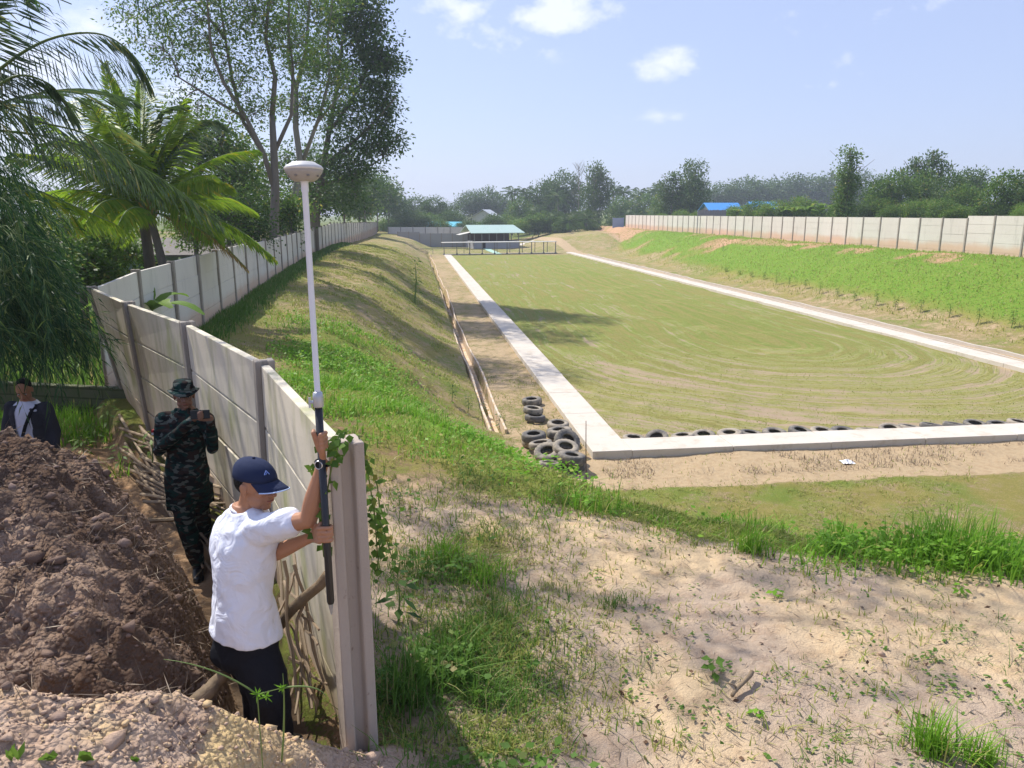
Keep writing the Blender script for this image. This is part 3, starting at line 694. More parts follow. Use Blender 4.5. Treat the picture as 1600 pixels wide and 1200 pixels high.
# the heap by the corner: (px, py of the ring centre, height of its centre, tilt x, tilt y, mesh, label)
heap = [(831, 627, .10, 3, -3, 0, 'dusty grey tyre lying farthest back in the tyre heap'),
        (833, 641, .26, -4, 3, 1, 'pale tyre in the back trio of the heap, between two others'),
        (836, 653, .12, 2, 5, 1, 'dark tyre in front of the back trio of the heap, on dry grass'),
        (872, 664, .22, -2, 4, 1, 'grey tyre nearest the concrete strip at the back of the heap'),
        (874, 676, .30, 4, -3, 2, 'upper brown-sided tyre stacked close beside the concrete strip'),
        (876, 684, .08, 0, 0, 0, 'lower tyre squeezed under the stacked pair beside the concrete strip'),
        (834, 682, .34, -2, 3, 0, 'upper tyre of the left stack by the end of the drain'),
        (834, 690, .12, 0, -2, 0, 'bottom tyre of the left stack, half in the weeds'),
        (845, 695, .30, -5, 8, 1, 'split-walled dark tyre leaning in the middle left of the heap'),
        (886, 690, .36, 38, 25, 2, 'tan muddy tyre standing tilted on edge with its tread up'),
        (884, 701, .34, 16, 6, 0, 'wide-faced grey-brown tyre tilted towards the camera in the heap'),
        (856, 708, .24, 22, -12, 2, 'pale treaded tyre tilted towards the camera among the weeds'),
        (893, 716, .30, 6, 4, 2, 'large dark tyre at the front right of the heap, casting a shadow'),
        (894, 727, .09, 0, 0, 0, 'dusty bottom tyre under the large dark one at the front right'),
        (859, 727, .14, 10, -6, 1, 'nearest tyre of the heap, its lower half hidden in green weeds')]
for (u, v, z, rx, ry, k, lab) in heap:
    g = P(u, v, z); gz = float(H(g.x, g.y)); g = P(u, v, z + gz)
    o = mobj('tyre', tm[k]); o.location = g; o.rotation_euler = (R(rx), R(ry), rt.uniform(0, 6)) if abs(rx) < 15 else (R(rx), R(ry), 0)
    tag(o, lab, 'tyre', 'old tyres heaped at the corner of the range')
# ================================================================ BUILDING AT THE END OF THE RANGE
T = NT('green_sheet_roof'); wv = T.n('ShaderNodeTexWave', wave_type='BANDS', bands_direction='X'); wv.inputs['Scale'].default_value = 1.6; T.put(wv.inputs['Vector'], T.obj())
M_roofg = T.pbr(T.mix(T.noise(.8, 4, .6), (.36, .50, .44), (.46, .58, .52)), .5, T.bump(wv.outputs['Fac'], .4, .03), spec=.3)
T = NT('dark_timber'); M_dtim = T.pbr(T.mix(T.noise(5, 4, .7), (.06, .04, .03), (.11, .075, .055)), .8, spec=.15)
T = NT('grey_paint_wall'); M_gwall = T.pbr(T.mix(T.noise(1.2, 5, .6), (.30, .30, .33), (.40, .40, .43)), .85, spec=.15)
T = NT('cream_paint'); M_cream = T.pbr(T.mix(T.noise(2, 4, .6), (.52, .50, .44), (.64, .62, .56)), .8, spec=.2)
T = NT('dark_void'); M_dark = T.pbr((.02, .018, .017), .95, spec=.05)
T = NT('steel_paint'); M_steel = T.pbr(T.mix(T.noise(8, 3, .6), (.16, .15, .14), (.26, .25, .23)), .6, spec=.3)
bl_, br_ = P(741, 386, .25), P(811, 385, .25)
hb = empty('open_building', ((bl_.x + br_.x) / 2, bl_.y, .2), rz=math.atan2(br_.y - bl_.y, br_.x - bl_.x), label='low range building with pale green sheet roof and open dark upper front', cat='building')
hw = (br_ - bl_).length / 2
m = MB(); m.box(-hw, hw, -.1, .1, -.5, 1.0); m.box(-hw, -hw + .2, .1, 5, -.5, 1.0); m.box(hw - .2, hw, .1, 5, -.5, 1.0); wl = m.build('wall', M_gwall, hb)
m = MB(); m.box(-hw + .2, hw - .2, 4.6, 4.8, 0, 2.5); m.build('back_wall', M_dtim, hb)
m = MB(); m.box(-hw * .62, -hw * .5, -.14, -.1, -.3, .86); m.build('doorway', M_dark, hb)
for k in range(7):
    x = -hw + .1 + (2 * hw - .2) * k / 6; m = MB(); m.box(x - .06, x + .06, -.06, .06, 1.0, 2.25); m.build('post', M_steel, hb)
m = MB(); m.box(-hw - .05, hw + .05, -.12, .12, 2.25, 2.38); m.build('eaves_beam', M_cream, hb)
m = MB()
y0, y1, z0, z1 = -.9, 2.7, 2.25, 3.45
m.add([Vector(p) for p in [(-hw - .7, y0, z0), (hw + .7, y0, z0), (hw - .1, y1, z1), (-hw - .6, y1, z1), (-hw - .7, y0, z0 + .08), (hw + .7, y0, z0 + .08), (hw - .1, y1, z1 + .08), (-hw - .6, y1, z1 + .08)]],
      [(3, 2, 1, 0), (4, 5, 6, 7), (0, 1, 5, 4), (1, 2, 6, 5), (2, 3, 7, 6), (3, 0, 4, 7)])
m.add([Vector(p) for p in [(-hw - .6, y1, z1), (hw - .1, y1, z1), (hw + .7, 6.2, z0), (-hw - .7, 6.2, z0), (-hw - .6, y1, z1 + .08), (hw - .1, y1, z1 + .08), (hw + .7, 6.2, z0 + .08), (-hw - .7, 6.2, z0 + .08)]],
      [(3, 2, 1, 0), (4, 5, 6, 7), (0, 1, 5, 4), (1, 2, 6, 5), (2, 3, 7, 6), (3, 0, 4, 7)])
m.build('roof', M_roofg, hb)
m = MB(); m.hexa([Vector(p) for p in [(-hw - 2.4, -.4, 2.0), (-hw - .2, -.4, 2.45), (-hw - .2, 2, 2.45), (-hw - 2.4, 2, 2.0)]], [Vector(p) for p in [(-hw - 2.4, -.4, 2.06), (-hw - .2, -.4, 2.51), (-hw - .2, 2, 2.51), (-hw - 2.4, 2, 2.06)]])
m.build('side_canopy', M_cream, hb)
for x in (-hw - 1.1, -hw - .7): m = MB(); m.box(x - .04, x + .04, -.3, -.22, -.3, 2.2); m.build('canopy_post', M_steel, hb)
# firing-line shelter: low flat canopy on two rows of posts over a slab
sa, sb = P(694, 398.5, .0), P(868, 396, .0)
sh = empty('firing_shelter', ((sa.x + sb.x) / 2, (sa.y + sb.y) / 2, .0), rz=math.atan2(sb.y - sa.y, sb.x - sa.x), label='long low flat-topped shelter frame on thin posts across the far end of the grass', cat='shelter')
hw = (sb - sa).length / 2
m = MB(); m.box(-hw - .15, hw + .1, -.35, 1.5, 1.62, 1.70); m.build('canopy', M_cream, sh)
for k in range(10):
    x = -hw + 2 * hw * k / 9
    m = MB(); m.box(x - .05, x + .05, -.05, .05, .12, 1.62); m.box(x - .11, x + .11, -.11, .11, .06, .2); m.build('post', M_steel, sh)
for k in range(5):
    x = -hw * .12 + (hw * 1.12 + .3) * (k + .4) / 5
    m = MB(); m.box(x - .04, x + .04, 1.3, 1.38, .12, 1.62); m.build('rear_post', M_steel, sh)
m = MB(); m.box(-hw - .1, hw + .3, -.1, 1.6, -.1, .06); m.build('slab', M_conc, sh)
m = MB(); m.box(-hw - 3.3, -hw * .55, 2.1, 2.16, .72, .80); 
for x in (-hw - 3.2, -hw - 1.2, -hw * .6): m.box(x - .03, x + .03, 2.1, 2.16, 0, .75)
tag(m.build('rail', M_steel), 'thin dark rail standing left of the shelter in front of the cross fence', 'rail'); bpy.data.objects['rail'].location = sh.location; bpy.data.objects['rail'].rotation_euler = sh.rotation_euler
# green walk from the building to the shelter, and the access road climbing to the right
T = NT('painted_walk'); M_gw = T.pbr(T.mix(T.noise(2, 4, .6), (.30, .47, .38), (.42, .58, .48)), .8, spec=.15)
def ribbon(name, pl, wd, mat, dz=.03, step=1.0):
    pts = [Vector(p) for p in pl]; res = []
    for a, b in zip(pts[:-1], pts[1:]):
        k = max(1, int((b - a).length / step)); res += [a.lerp(b, i / k) for i in range(k)]
    res.append(pts[-1]); V = []; 
    for i, p in enumerate(res):
        t = (res[min(i + 1, len(res) - 1)] - res[max(i - 1, 0)]); n = Vector((-t.y, t.x, 0)).normalized()
        for sgn in (1, -1):
            q = p + n * (wd / 2 * sgn); V.append((q.x, q.y, max(H(q.x, q.y), H(p.x, p.y)) + dz))
        for sgn in (-1, 1):
            q = p + n * (wd / 2 * sgn); V.append((q.x, q.y, H(p.x, p.y) - .5))
    m = MB(); m.loft([V[i:i + 4] for i in range(0, len(V), 4)]); o = m.build(name, mat); tag(o, kind='structure'); return o
ribbon('path', [P(757, 387, .05), P(779, 397, .05)], 1.0, M_gw, .05)
ribbon('path', [P(700, 384.5, .05), P(740, 387, .05)], 1.3, M_strip, .05)
rd = [P(800, 383.5, .25), P(826, 380, .35), P(846, 374, .9), P(870, 369, 1.5), P(896, 364, 2.1)]
V = []; m = MB(); rings = []
rd2 = []
for a, b in zip(rd[:-1], rd[1:]): rd2 += [a.lerp(b, k / 4) for k in range(4)]
rd2.append(rd[-1])
for i, p in enumerate(rd2):
    t = rd2[min(i + 1, len(rd2) - 1)] - rd2[max(i - 1, 0)]; n = Vector((-t.y, t.x, 0)).normalized(); w_ = 2.2
    l, r_ = p + n * w_ * .5, p - n * w_ * .5
    rings.append([Vector((l.x, l.y, -1)), Vector((r_.x, r_.y, -1)), Vector((r_.x, r_.y, r_.z)), Vector((l.x, l.y, l.z))])
m.loft(rings); tag(m.build('road', M_strip), kind='structure')
# ================================================================ HOUSES SEEN OVER THE FENCES
T = NT('blue_sheet_roof'); wv = T.n('ShaderNodeTexWave', wave_type='BANDS', bands_direction='X'); wv.inputs['Scale'].default_value = 2; T.put(wv.inputs['Vector'], T.obj())
M_roofb = T.pbr((.06, .27, .62), .45, T.bump(wv.outputs['Fac'], .3, .03), spec=.3)
T = NT('pale_sheet_roof'); M_roofw = T.pbr(T.mix(T.noise(1.5, 4, .6), (.45, .48, .50), (.60, .62, .64)), .5, spec=.3)
def house(name, c, wx, wy, hw_, hr, rz, mroof, mwall, lab, zb, hip=0.0):
    e = empty(name, (c.x, c.y, zb), rz, lab, 'house'); m = MB()
    m.box(-wx / 2, wx / 2, -wy / 2, wy / 2, -1.5, hw_); m.add([Vector(p) for p in [(-wx / 2, -wy / 2, hw_), (-wx / 2, wy / 2, hw_), (-wx / 2, 0, hw_ + hr * .9), (wx / 2, -wy / 2, hw_), (wx / 2, wy / 2, hw_), (wx / 2, 0, hw_ + hr * .9)]], [(0, 2, 1), (3, 4, 5)])
    m.build('wall', mwall, e); m = MB(); o = .6
    for sg in (-1, 1):
        a = [Vector((-wx / 2 - o, sg * (wy / 2 + o), hw_ - .2)), Vector((wx / 2 + o, sg * (wy / 2 + o), hw_ - .2)), Vector((wx / 2 + o - hip, 0, hw_ + hr)), Vector((-wx / 2 - o + hip, 0, hw_ + hr))]
        if sg > 0: a = a[::-1]
        m.hexa([q - Vector((0, 0, .08)) for q in a], a)
    m.build('roof', mroof, e)
    for x in (-wx * .28, wx * .24):
        m = MB(); m.box(x - .5, x + .5, -wy / 2 - .03, -wy / 2 + .02, hw_ - 1.9, hw_ - .7); m.build('window', M_dark, e)
    m = MB(); m.box(-.45, .45, -wy / 2 - .04, -wy / 2 + .02, 0, 2.0); m.build('door', M_dtim, e)
    return e
c = D(1126, 322, 118); house('house', c, 4.2, 5, 2.0, 1.1, R(4), M_roofb, M_cream, 'house with a bright blue sheet roof among trees beyond the cream fence', c.z - 2.6)
c = D(1190, 319, 125); house('house', c, 3.5, 4, 2.0, 1.0, R(4), M_roofb, M_cream, 'small blue roof edge showing between bushes right of the blue-roofed house', c.z - 2.6)
c = D(760, 326, 190); house('house', c, 4.0, 6, 1.0, 1.8, R(70), M_roofw, M_cream, 'pale grey gable roof peeping out of the distant trees', c.z - 3.0)
T = NT('cyan_sheet'); M_cy = T.pbr((.12, .50, .62), .5, spec=.3)
c = D(694, 352, 150); house('shed', c, 6.0, 3, 1.0, .7, 0, M_cy, M_gwall, 'tiny shed with a turquoise roof at the edge of the far trees', c.z - 1.0)['category'] = 'shed'
T = NT('zinc_fence'); M_zn = T.pbr(T.mix(T.noise(3, 4, .6, stretch=(6, 6, .3)), (.22, .21, .22), (.34, .32, .33)), .7, spec=.2)
a = D(1090, 332, 100); b = D(1135, 332, 100); m = MB()
for i in range(24):
    x0 = a.x + (b.x - a.x) * i / 24; x1 = a.x + (b.x - a.x) * (i + .9) / 24; m.box(x0, x1, a.y + .03 * (i % 2), a.y + .06 + .03 * (i % 2), 3, 5.95 + .1 * rt.random())
tag(m.build('board_fence', M_zn), 'grey upright board fence below the blue-roofed house', 'fence')
a = D(958, 346, 141); T = NT('blue_board'); M_bb = T.pbr((.25, .32, .45), .6, spec=.2)
m = MB(); m.box(a.x, a.x + 1.9, a.y, a.y + .08, 2.7, 4.75); m.box(a.x - .08, a.x, a.y - .02, a.y + .1, 2.6, 4.85); m.box(a.x + 1.9, a.x + 1.98, a.y - .02, a.y + .1, 2.6, 4.85)
tag(m.build('metal_gate', M_bb), 'small blue-grey sheet gate at the far end of the cream fence', 'gate')
# house and yard beyond the left fence
T = NT('weathered_plaster'); M_wp = T.pbr(T.mix(T.noise(1.5, 5, .65), (.20, .21, .21), (.34, .35, .34)), .9, spec=.1)
T = NT('mint_paint'); M_mint = T.pbr(T.mix(T.noise(1.5, 5, .65), (.22, .33, .27), (.30, .42, .35)), .85, spec=.1)
T = NT('rust_sheet'); M_rs = T.pbr(T.mix(T.noise(3, 5, .7), (.09, .075, .065), (.17, .15, .14)), .7, spec=.2)
c = D(262, 372, 31); e = empty('yard_house', (c.x - 2.0, c.y, 1.8), R(8), 'grey and mint single-storey house behind the coconut palm, beyond the left fence', 'house')
m = MB(); m.box(-4.5, -1.2, 0, 4, -.5, 2.3); m.build('wall', M_wp, e)
m = MB(); m.box(-1.2, 4.5, .4, 4, -.5, 2.3); w2 = m.build('wall', M_mint, e); w2['label'] = 'mint green painted wall'
m = MB(); m.hexa([Vector(p) for p in [(-5, -.8, 2.1), (5, -.8, 2.1), (5, 2.2, 2.7), (-5, 2.2, 2.7)]], [Vector(p) for p in [(-5, -.8, 2.16), (5, -.8, 2.16), (5, 2.2, 2.76), (-5, 2.2, 2.76)]])
m.hexa([Vector(p) for p in [(-5, 2.2, 2.7), (5, 2.2, 2.7), (5, 5, 2.1), (-5, 5, 2.1)]], [Vector(p) for p in [(-5, 2.2, 2.76), (5, 2.2, 2.76), (5, 5, 2.16), (-5, 5, 2.16)]]); m.build('roof', M_rs, e)
for x in (-.6, 2.6):
    f = MB(); f.box(x - .5, x + .5, .36, .42, .9, 1.9); fo = f.build('window', M_dark, e); g = MB(); g.box(x - .58, x + .58, .33, .37, .82, .9); g.build('sill', M_cream, fo)
m = MB(); m.box(.7, 1.5, .36, .42, 0, 1.95); m.build('door', M_dark, e)
T = NT('dirty_white_tarp'); M_tarp = T.pbr(T.mix(T.noise(4, 6, .75), (.30, .29, .29), (.60, .59, .60)), .7, T.bump(T.noise(6, 4, .6), .6, .03), spec=.2)
c = D(262, 380, 23.5); 
pr = [(0, 0), (0, .62), (.25, .86), (.8, .9), (1.25, .72), (1.4, 0)]; rings = [[Vector((x + .04 * math.sin(3 * yq + x), yq, 2.35 + z + .03 * math.sin(5 * x + z * 3))) for yq, z in pr] for x in [i * .25 for i in range(11)]]
m = MB(); m.loft([[p + Vector((c.x - .9, c.y, 0)) for p in r] for r in rings]); tag(m.build('covered_stack', M_tarp), 'low stack under a dirty white sheet between the palm and the grey house', 'covered stack')
m = MB(); c = D(200, 382, 24)
for i in range(16): m.box(c.x + i * .17, c.x + i * .17 + .15, c.y + .05 * (i % 2), c.y + .05 * (i % 2) + .02, 2.1, 3.25 + .1 * rt.random())
tag(m.build('plank_screen', M_rs), 'dark upright plank screen behind the palm trunks', 'screen')
m = MB(); c = D(330, 384, 25); c.x -= 1.6
for i in range(6): m.tube([(c.x - 1.3 + i * .55, c.y, 2.1), (c.x - 1.3 + i * .55 + .05, c.y, 3.5)], .025, 5)
for z in (2.7, 3.1, 3.45): m.tube([(c.x - 1.35, c.y - .03, z), (c.x + 1.5, c.y - .03, z + .03)], .018, 5)
tag(m.build('stick_fence', M_post), 'thin stick rail fence right of the white-sheeted stack', 'fence')
# ================================================================ SURVEY ROD
T = NT('receiver_white'); M_rw = T.pbr(T.mix(T.noise(30, 4, .6), (.52, .51, .48), (.66, .65, .62)), .45, spec=.4)
T = NT('receiver_grey'); M_rgy = T.pbr(T.mix(T.noise(30, 4, .6), (.30, .29, .28), (.38, .37, .36)), .5, spec=.4)
T = NT('rod_white'); M_rod = T.pbr(T.mix(T.noise(20, 3, .6), (.62, .66, .74), (.72, .75, .82)), .3, spec=.5)
T = NT('rod_black'); M_rb = T.pbr((.012, .012, .014), .35, spec=.5)
T = NT('clamp_metal'); M_cm = T.pbr((.45, .46, .48), .4, metal=.6)
tip = D(518, 962, 3.04); top_ = D(475.5, 281, 3.14)
ax = (top_ - tip).normalized(); ln_ = (top_ - tip).length
Mr = Matrix.Translation(tip) @ ax.to_track_quat('Z', 'Y').to_matrix().to_4x4()
rod = empty('survey_rod', tip, label='survey rod with white satellite receiver on top, held upright against the end post', cat='survey rod')
Ml = Matrix.Translation(-tip) @ Mr
def zat(v, Y=3.1): 
    return (D(498, v, Y) - tip).dot(ax)
zc = zat(623)
m = MB(); m.lathe([(0, 0), (.004, .012), (.011, .055), (.013, .06)], 16, Ml); m.build('tip', M_cm, rod, True)
m = MB(); m.lathe([(.013, .058), (.0165, .07), (.0165, zc - .03), (.0, zc - .03)], 20, Ml); m.build('lower_pole', M_rb, rod, True)
m = MB(); m.lathe([(.0, zc - .035), (.021, zc - .035), (.0225, zc - .03), (.0225, zc + .01), (.019, zc + .03), (.0135, zc + .032)], 20, Ml); cl_ = m.build('clamp', M_cm, rod, True)
m = MB(); m.tube([Ml @ Vector((.018, 0, zc - .012)), Ml @ Vector((.036, 0, zc - .012))], .008, 10); m.box(.03, .04, -.004, .004, zc - .035, zc + .01, Ml); m.build('knob', M_cm, cl_)
m = MB(); m.lathe([(.0125, zc + .03), (.0125, ln_ - .05), (.015, ln_ - .045), (.015, ln_ - .01), (.02, ln_ - .005), (.0, ln_ - .005)], 20, Ml); m.build('upper_pole', M_rod, rod, True)
m = MB(); h0 = ln_ - .006
m.lathe([(0, h0), (.040, h0), (.052, h0 + .008), (.070, h0 + .030), (.075, h0 + .040), (.075, h0 + .043)], 40, Ml); rc = m.build('receiver_base', M_rgy, rod, True)
m = MB(); m.lathe([(.075, h0 + .0435), (.0775, h0 + .046), (.0775, h0 + .053), (.071, h0 + .060), (.052, h0 + .070), (.046, h0 + .0745), (.03, h0 + .077), (0, h0 + .078)], 40, Ml); m.build('receiver_dome', M_rw, rod, True)
for k in range(8):
    a = k * math.pi / 4 + .2; q = Ml @ Matrix.Rotation(a, 4, 'Z'); m = MB(); m.box(.058, .0665, -.006, .006, h0 + .014, h0 + .023, q); bevel(m.build('port', M_steel, rc), .003, 1)
# ================================================================ STICKS
T = NT('dry_bamboo'); M_bam = T.pbr(T.mix(T.attr('var'), T.mix(T.noise(9, 4, .6), (.30, .22, .14), (.46, .36, .24)), (.24, .17, .11)), .75, T.bump(T.noise(60, 3, .6), .3, .002), spec=.2)
T = NT('bark_branch'); M_br = T.pbr(T.mix(T.noise(14, 5, .7), (.13, .09, .055), (.34, .26, .17)), .9, T.bump(T.noise(40, 4, .7), .8, .01), spec=.1)
rs = random.Random(21)
def crooked(a, b, r0, r1, n=9, amp=.03, seed=0):
    q = random.Random(seed); pts = []; 
    for i in range(n):
        p = a.lerp(b, i / (n - 1)); e = amp * math.sin(i * 1.3 + seed) ; pts.append(p + Vector((e + q.uniform(-amp, amp) * .4, q.uniform(-amp, amp) * .4, e * .5)))
    return pts, [r0 + (r1 - r0) * i / (n - 1) for i in range(n)]
ordn = ['pale', 'thin', 'long', 'crooked', 'split', 'grey', 'tan', 'short', 'thick', 'knotty']
for i in range(34):
    f = i / 33
    # lie along the foot of the near fence from the corner to behind the man
    u0 = 190 + rs.uniform(-12, 30) + 40 * f; v0 = 690 + rs.uniform(-14, 24) + 60 * f
    u1 = 300 + rs.uniform(-25, 30) + 75 * f; v1 = 800 + rs.uniform(-20, 40) + 70 * f
    za = 2.6 + rs.uniform(0, .12); a = P(u0, v0, za); b = P(u1, v1, 2.52 + rs.uniform(.0, .16))
    a.z = H(a.x, a.y) + .03 + rs.uniform(0, .18); b.z = H(b.x, b.y) + .03 + rs.uniform(0, .18)
    pts, rad = crooked(a, b, .020, .011, 9, .008, i)
    m = MB(); m.tube(pts, rad, 7, True, rs.random())
    tag(m.build('cut_stick', M_bam), 'dry cut bamboo stick lying in the loose pile along the foot of the near fence', 'stick', 'cut sticks piled along the foot of the near fence')
for i in range(16):                          # pile between the man and the panels
    a = D(455 + rs.uniform(-35, 30), 900 + rs.uniform(-50, 150), 4.0 + rs.uniform(-.4, .3)); b = D(485 + rs.uniform(-60, 24), 1100 + rs.uniform(-130, 50), 3.45 + rs.uniform(-.1, .15))
    pts, rad = crooked(a, b, .010, .007, 8, .009, 50 + i); m = MB(); m.tube(pts, rad, 6, True, rs.random())
    tag(m.build('twig', M_bam), 'thin dry twig in the tangle between the rod holder and the fence panels', 'twig', 'dry twigs tangled behind the rod holder')
a = D(428, 985, 3.75); b = D(508, 900, 3.42); pts, rad = crooked(a + (a - b) * .9, b, .034, .026, 12, .018, 7); rad[-1] = .03
m = MB(); m.tube(pts, rad, 10); o = m.build('branch', M_br, None, True); tag(o, 'thick barked branch propped behind the rod holder against the fence', 'branch')
a = D(290, 1115, 3.1); b = D(352, 1052, 3.3); pts, rad = crooked(a, b, .045, .03, 9, .012, 3); m = MB(); m.tube(pts, rad, 10); tag(m.build('branch', M_br, None, True), 'broken root-like branch sticking out of the earth behind the rod holder', 'branch')
a = P(1142, 1088, H(*P(1142, 1088, 3).xy) + .03); b = P(1176, 1046, 3.06); b.z = H(b.x, b.y) + .05; pts, rad = crooked(a, b, .011, .014, 7, .006, 2); m = MB(); m.tube(pts, rad, 8)
m.tube([pts[2], pts[2] + Vector((-.03, -.01, .03)), pts[2] + Vector((-.06, .01, .03))], [.006, .005, .003], 6)
tag(m.build('driftwood', M_br, None, True), 'short brown broken stick lying on the bare sand beside the round-leaved seedling', 'stick')
a = D(246, 855, 6.2); b = D(306, 868, 6.0); a = D(228, 814, 6.4); b = D(282, 811, 6.3); m = MB(); m.tube([a, b], .02, 6); tag(m.build('plank', M_br), 'short flat dark plank lying left of the soldier\'s legs', 'plank')
# thin stake by the corner and the litter
g = P(916, 745, .05); m = MB(); m.tube([(g.x, g.y, 0), (g.x - .02, g.y + .02, .75), (g.x - .03, g.y + .02, 1.3)], [.012, .01, .007], 6); tag(m.build('stake', M_dtim), 'thin dark stake upright between the tyre heap and the strip corner', 'stake')
T = NT('plastic_white'); M_pl = T.pbr((.8, .8, .82), .4, spec=.4)
g = P(1324, 724, .0); g.z = H(g.x, g.y)
V = []; Fc = []
for i in range(9):
    for j in range(7): V.append((g.x + (i - 4) * .035 + rs.uniform(-.01, .01), g.y + (j - 3) * .04 + rs.uniform(-.01, .01), g.z + .03 + .09 * rs.random() * math.exp(-((i - 4) ** 2 + (j - 3) ** 2) / 8)))
for i in range(8):
    for j in range(6): Fc.append((i * 7 + j, (i + 1) * 7 + j, (i + 1) * 7 + j + 1, i * 7 + j + 1))
tag(mobj('plastic_bag', newmesh('plastic_bag', V, Fc, M_pl)), 'crumpled white plastic bag lying below the near strip', 'litter')
bpy.data.objects['plastic_bag'].modifiers.new('thickness', 'SOLIDIFY').thickness = .004
# ================================================================ PEOPLE
def skinmat(name, base):
    t = NT(name); a = t.noise(18, 4, .6); c = t.mix(t.math('MULTIPLY', a, .5), base, tuple(x * .7 for x in base))
    t.pbr(c, .5, t.bump(t.noise(220, 2, .5), .15, .001), spec=.35, **{'Subsurface Weight': .12, 'Subsurface Radius': (.02, .008, .004)} if False else {}); return t.m
M_skin = skinmat('skin', (.42, .205, .115)); M_skin2 = skinmat('skin_dark', (.27, .14, .09)); M_skin3 = skinmat('skin_mid', (.40, .20, .11))
def cloth(name, col, fold=.6, rough=.85, sc_=9):
    t = NT(name); a = t.noise(sc_, 3, .5, dist=1.2); b = t.noise(400, 2, .5); c = t.mix(t.math('MULTIPLY', a, .25), col, tuple(x * .8 for x in col))
    return t.pbr(c, rough, t.bump(t.math('ADD', a, t.math('MULTIPLY', b, .01)), fold, .03), spec=.15)
M_tee = cloth('white_tee', (.74, .76, .84), .75, .85, 8); M_black = cloth('black_trousers', (.012, .013, .018), .5); M_navy = cloth('navy_cap', (.020, .029, .068), .15)
M_shirt = cloth('pale_shirt', (.62, .66, .78), .4); M_jacket = cloth('dark_jacket', (.035, .038, .05), .5); M_bag = cloth('black_bag', (.008, .008, .01), .2)
M_hair = cloth('black_hair', (.008, .007, .006), .5, .6, 60)
T = NT('piping_blue'); M_pipe = T.pbr((.42, .55, .80), .6)
T = NT('emblem_blue'); M_emb = T.pbr((.16, .26, .62), .6)
T = NT('eye_white'); M_eyew = T.pbr((.6, .58, .55), .3, spec=.5)
T = NT('eye_dark'); M_eyed = T.pbr((.012, .008, .006), .2, spec=.6)
T = NT('lip'); M_lip = T.pbr((.30, .11, .08), .5)
T = NT('watch_silver'); M_sil = T.pbr((.6, .6, .62), .3, metal=.8)
T = NT('camouflage'); vv = T.n('ShaderNodeTexVoronoi', feature='F1'); mp = T.n('ShaderNodeMapping'); T.put(mp.inputs[0], T.obj()); mp.inputs['Scale'].default_value = (1, 1, 2.0)
dn = T.n('ShaderNodeTexNoise'); T.put(dn.inputs['Vector'], mp.outputs[0]); dn.inputs['Scale'].default_value = 9; dn.inputs['Detail'].default_value = 3
ad = T.n('ShaderNodeVectorMath', operation='MULTIPLY_ADD'); T.put(ad.inputs[0], dn.outputs['Color']); ad.inputs[1].default_value = (.16, .16, .16); T.put(ad.inputs[2], mp.outputs[0])
T.put(vv.inputs['Vector'], ad.outputs[0]); vv.inputs['Scale'].default_value = 20
sx = T.n('ShaderNodeSeparateColor'); T.put(sx.inputs[0], vv.outputs['Color']); r_ = sx.outputs[0]
c_ = T.mix(T.ramp(r_, .28, .29), (.010, .011, .012), (.009, .034, .030)); c_ = T.mix(T.ramp(r_, .58, .59), c_, (.035, .022, .018)); c_ = T.mix(T.ramp(r_, .80, .81), c_, (.10, .115, .10))
M_camo = T.pbr(c_, .9, T.bump(T.noise(12, 3, .5, dist=1), .5, .02), spec=.1)
T = NT('boot_leather'); M_boot = T.pbr((.008, .008, .008), .4, spec=.4)
def ball(m, c, r, M3=None, n=12):
    """ellipsoid: r = (rx, ry, rz) along the axes in M3 (3 column vectors)"""
    if not hasattr(r, '__len__'): r = (r, r, r)
    ax = M3 or (Vector((1, 0, 0)), Vector((0, 1, 0)), Vector((0, 0, 1))); V = []; Fc = []; h = n // 2 + 1
    for i in range(1, h):
        ph = math.pi * i / h
        for k in range(n):
            a = 2 * math.pi * k / n; V.append(c + ax[0] * (r[0] * math.sin(ph) * math.cos(a)) + ax[1] * (r[1] * math.sin(ph) * math.sin(a)) + ax[2] * (r[2] * math.cos(ph)))
    t_ = len(V); V += [c + ax[2] * r[2], c - ax[2] * r[2]]
    for i in range(h - 2):
        for k in range(n): k2 = (k + 1) % n; Fc.append((i * n + k, (i + 1) * n + k, (i + 1) * n + k2, i * n + k2))
    for k in range(n): k2 = (k + 1) % n; Fc.append((t_, k, k2)); Fc.append((t_ + 1, (h - 2) * n + k2, (h - 2) * n + k))
    m.add(V, Fc)
def limb(m, pts, rad, sub=5, n=12):
    pts = [Vector(p) for p in pts]; P2 = []; R2 = []
    for i in range(len(pts) - 1):
        for k in range(sub):
            f = k / sub; P2.append(pts[i].lerp(pts[i + 1], f)); ff = f * f * (3 - 2 * f); R2.append(rad[i] * (1 - ff) + rad[i + 1] * ff)
    P2.append(pts[-1]); R2.append(rad[-1]); m.tube(P2, R2, n)
    for p, r in zip(pts, rad): ball(m, p, r * .99, None, n)
def ring(c, lx, fx, w, d, n=24, e=2.4):
    out = []
    for k in range(n):
        a = 2 * math.pi * k / n; ca, sa = math.cos(a), math.sin(a)
        out.append(c + lx * (w * math.copysign(abs(ca) ** (2 / e), ca)) + fx * (d * math.copysign(abs(sa) ** (2 / e), sa)))
    return out
def remesh(o, vox, smooth=4, it=None):
    r = o.modifiers.new('remesh', 'REMESH'); r.mode = 'VOXEL'; r.voxel_size = vox; r.use_smooth_shade = True
    s = o.modifiers.new('smooth', 'SMOOTH'); s.factor = .5; s.iterations = smooth; return o
ftex = bpy.data.textures.new('cloth_folds', 'CLOUDS'); ftex.noise_scale = .11; ftex.noise_depth = 1
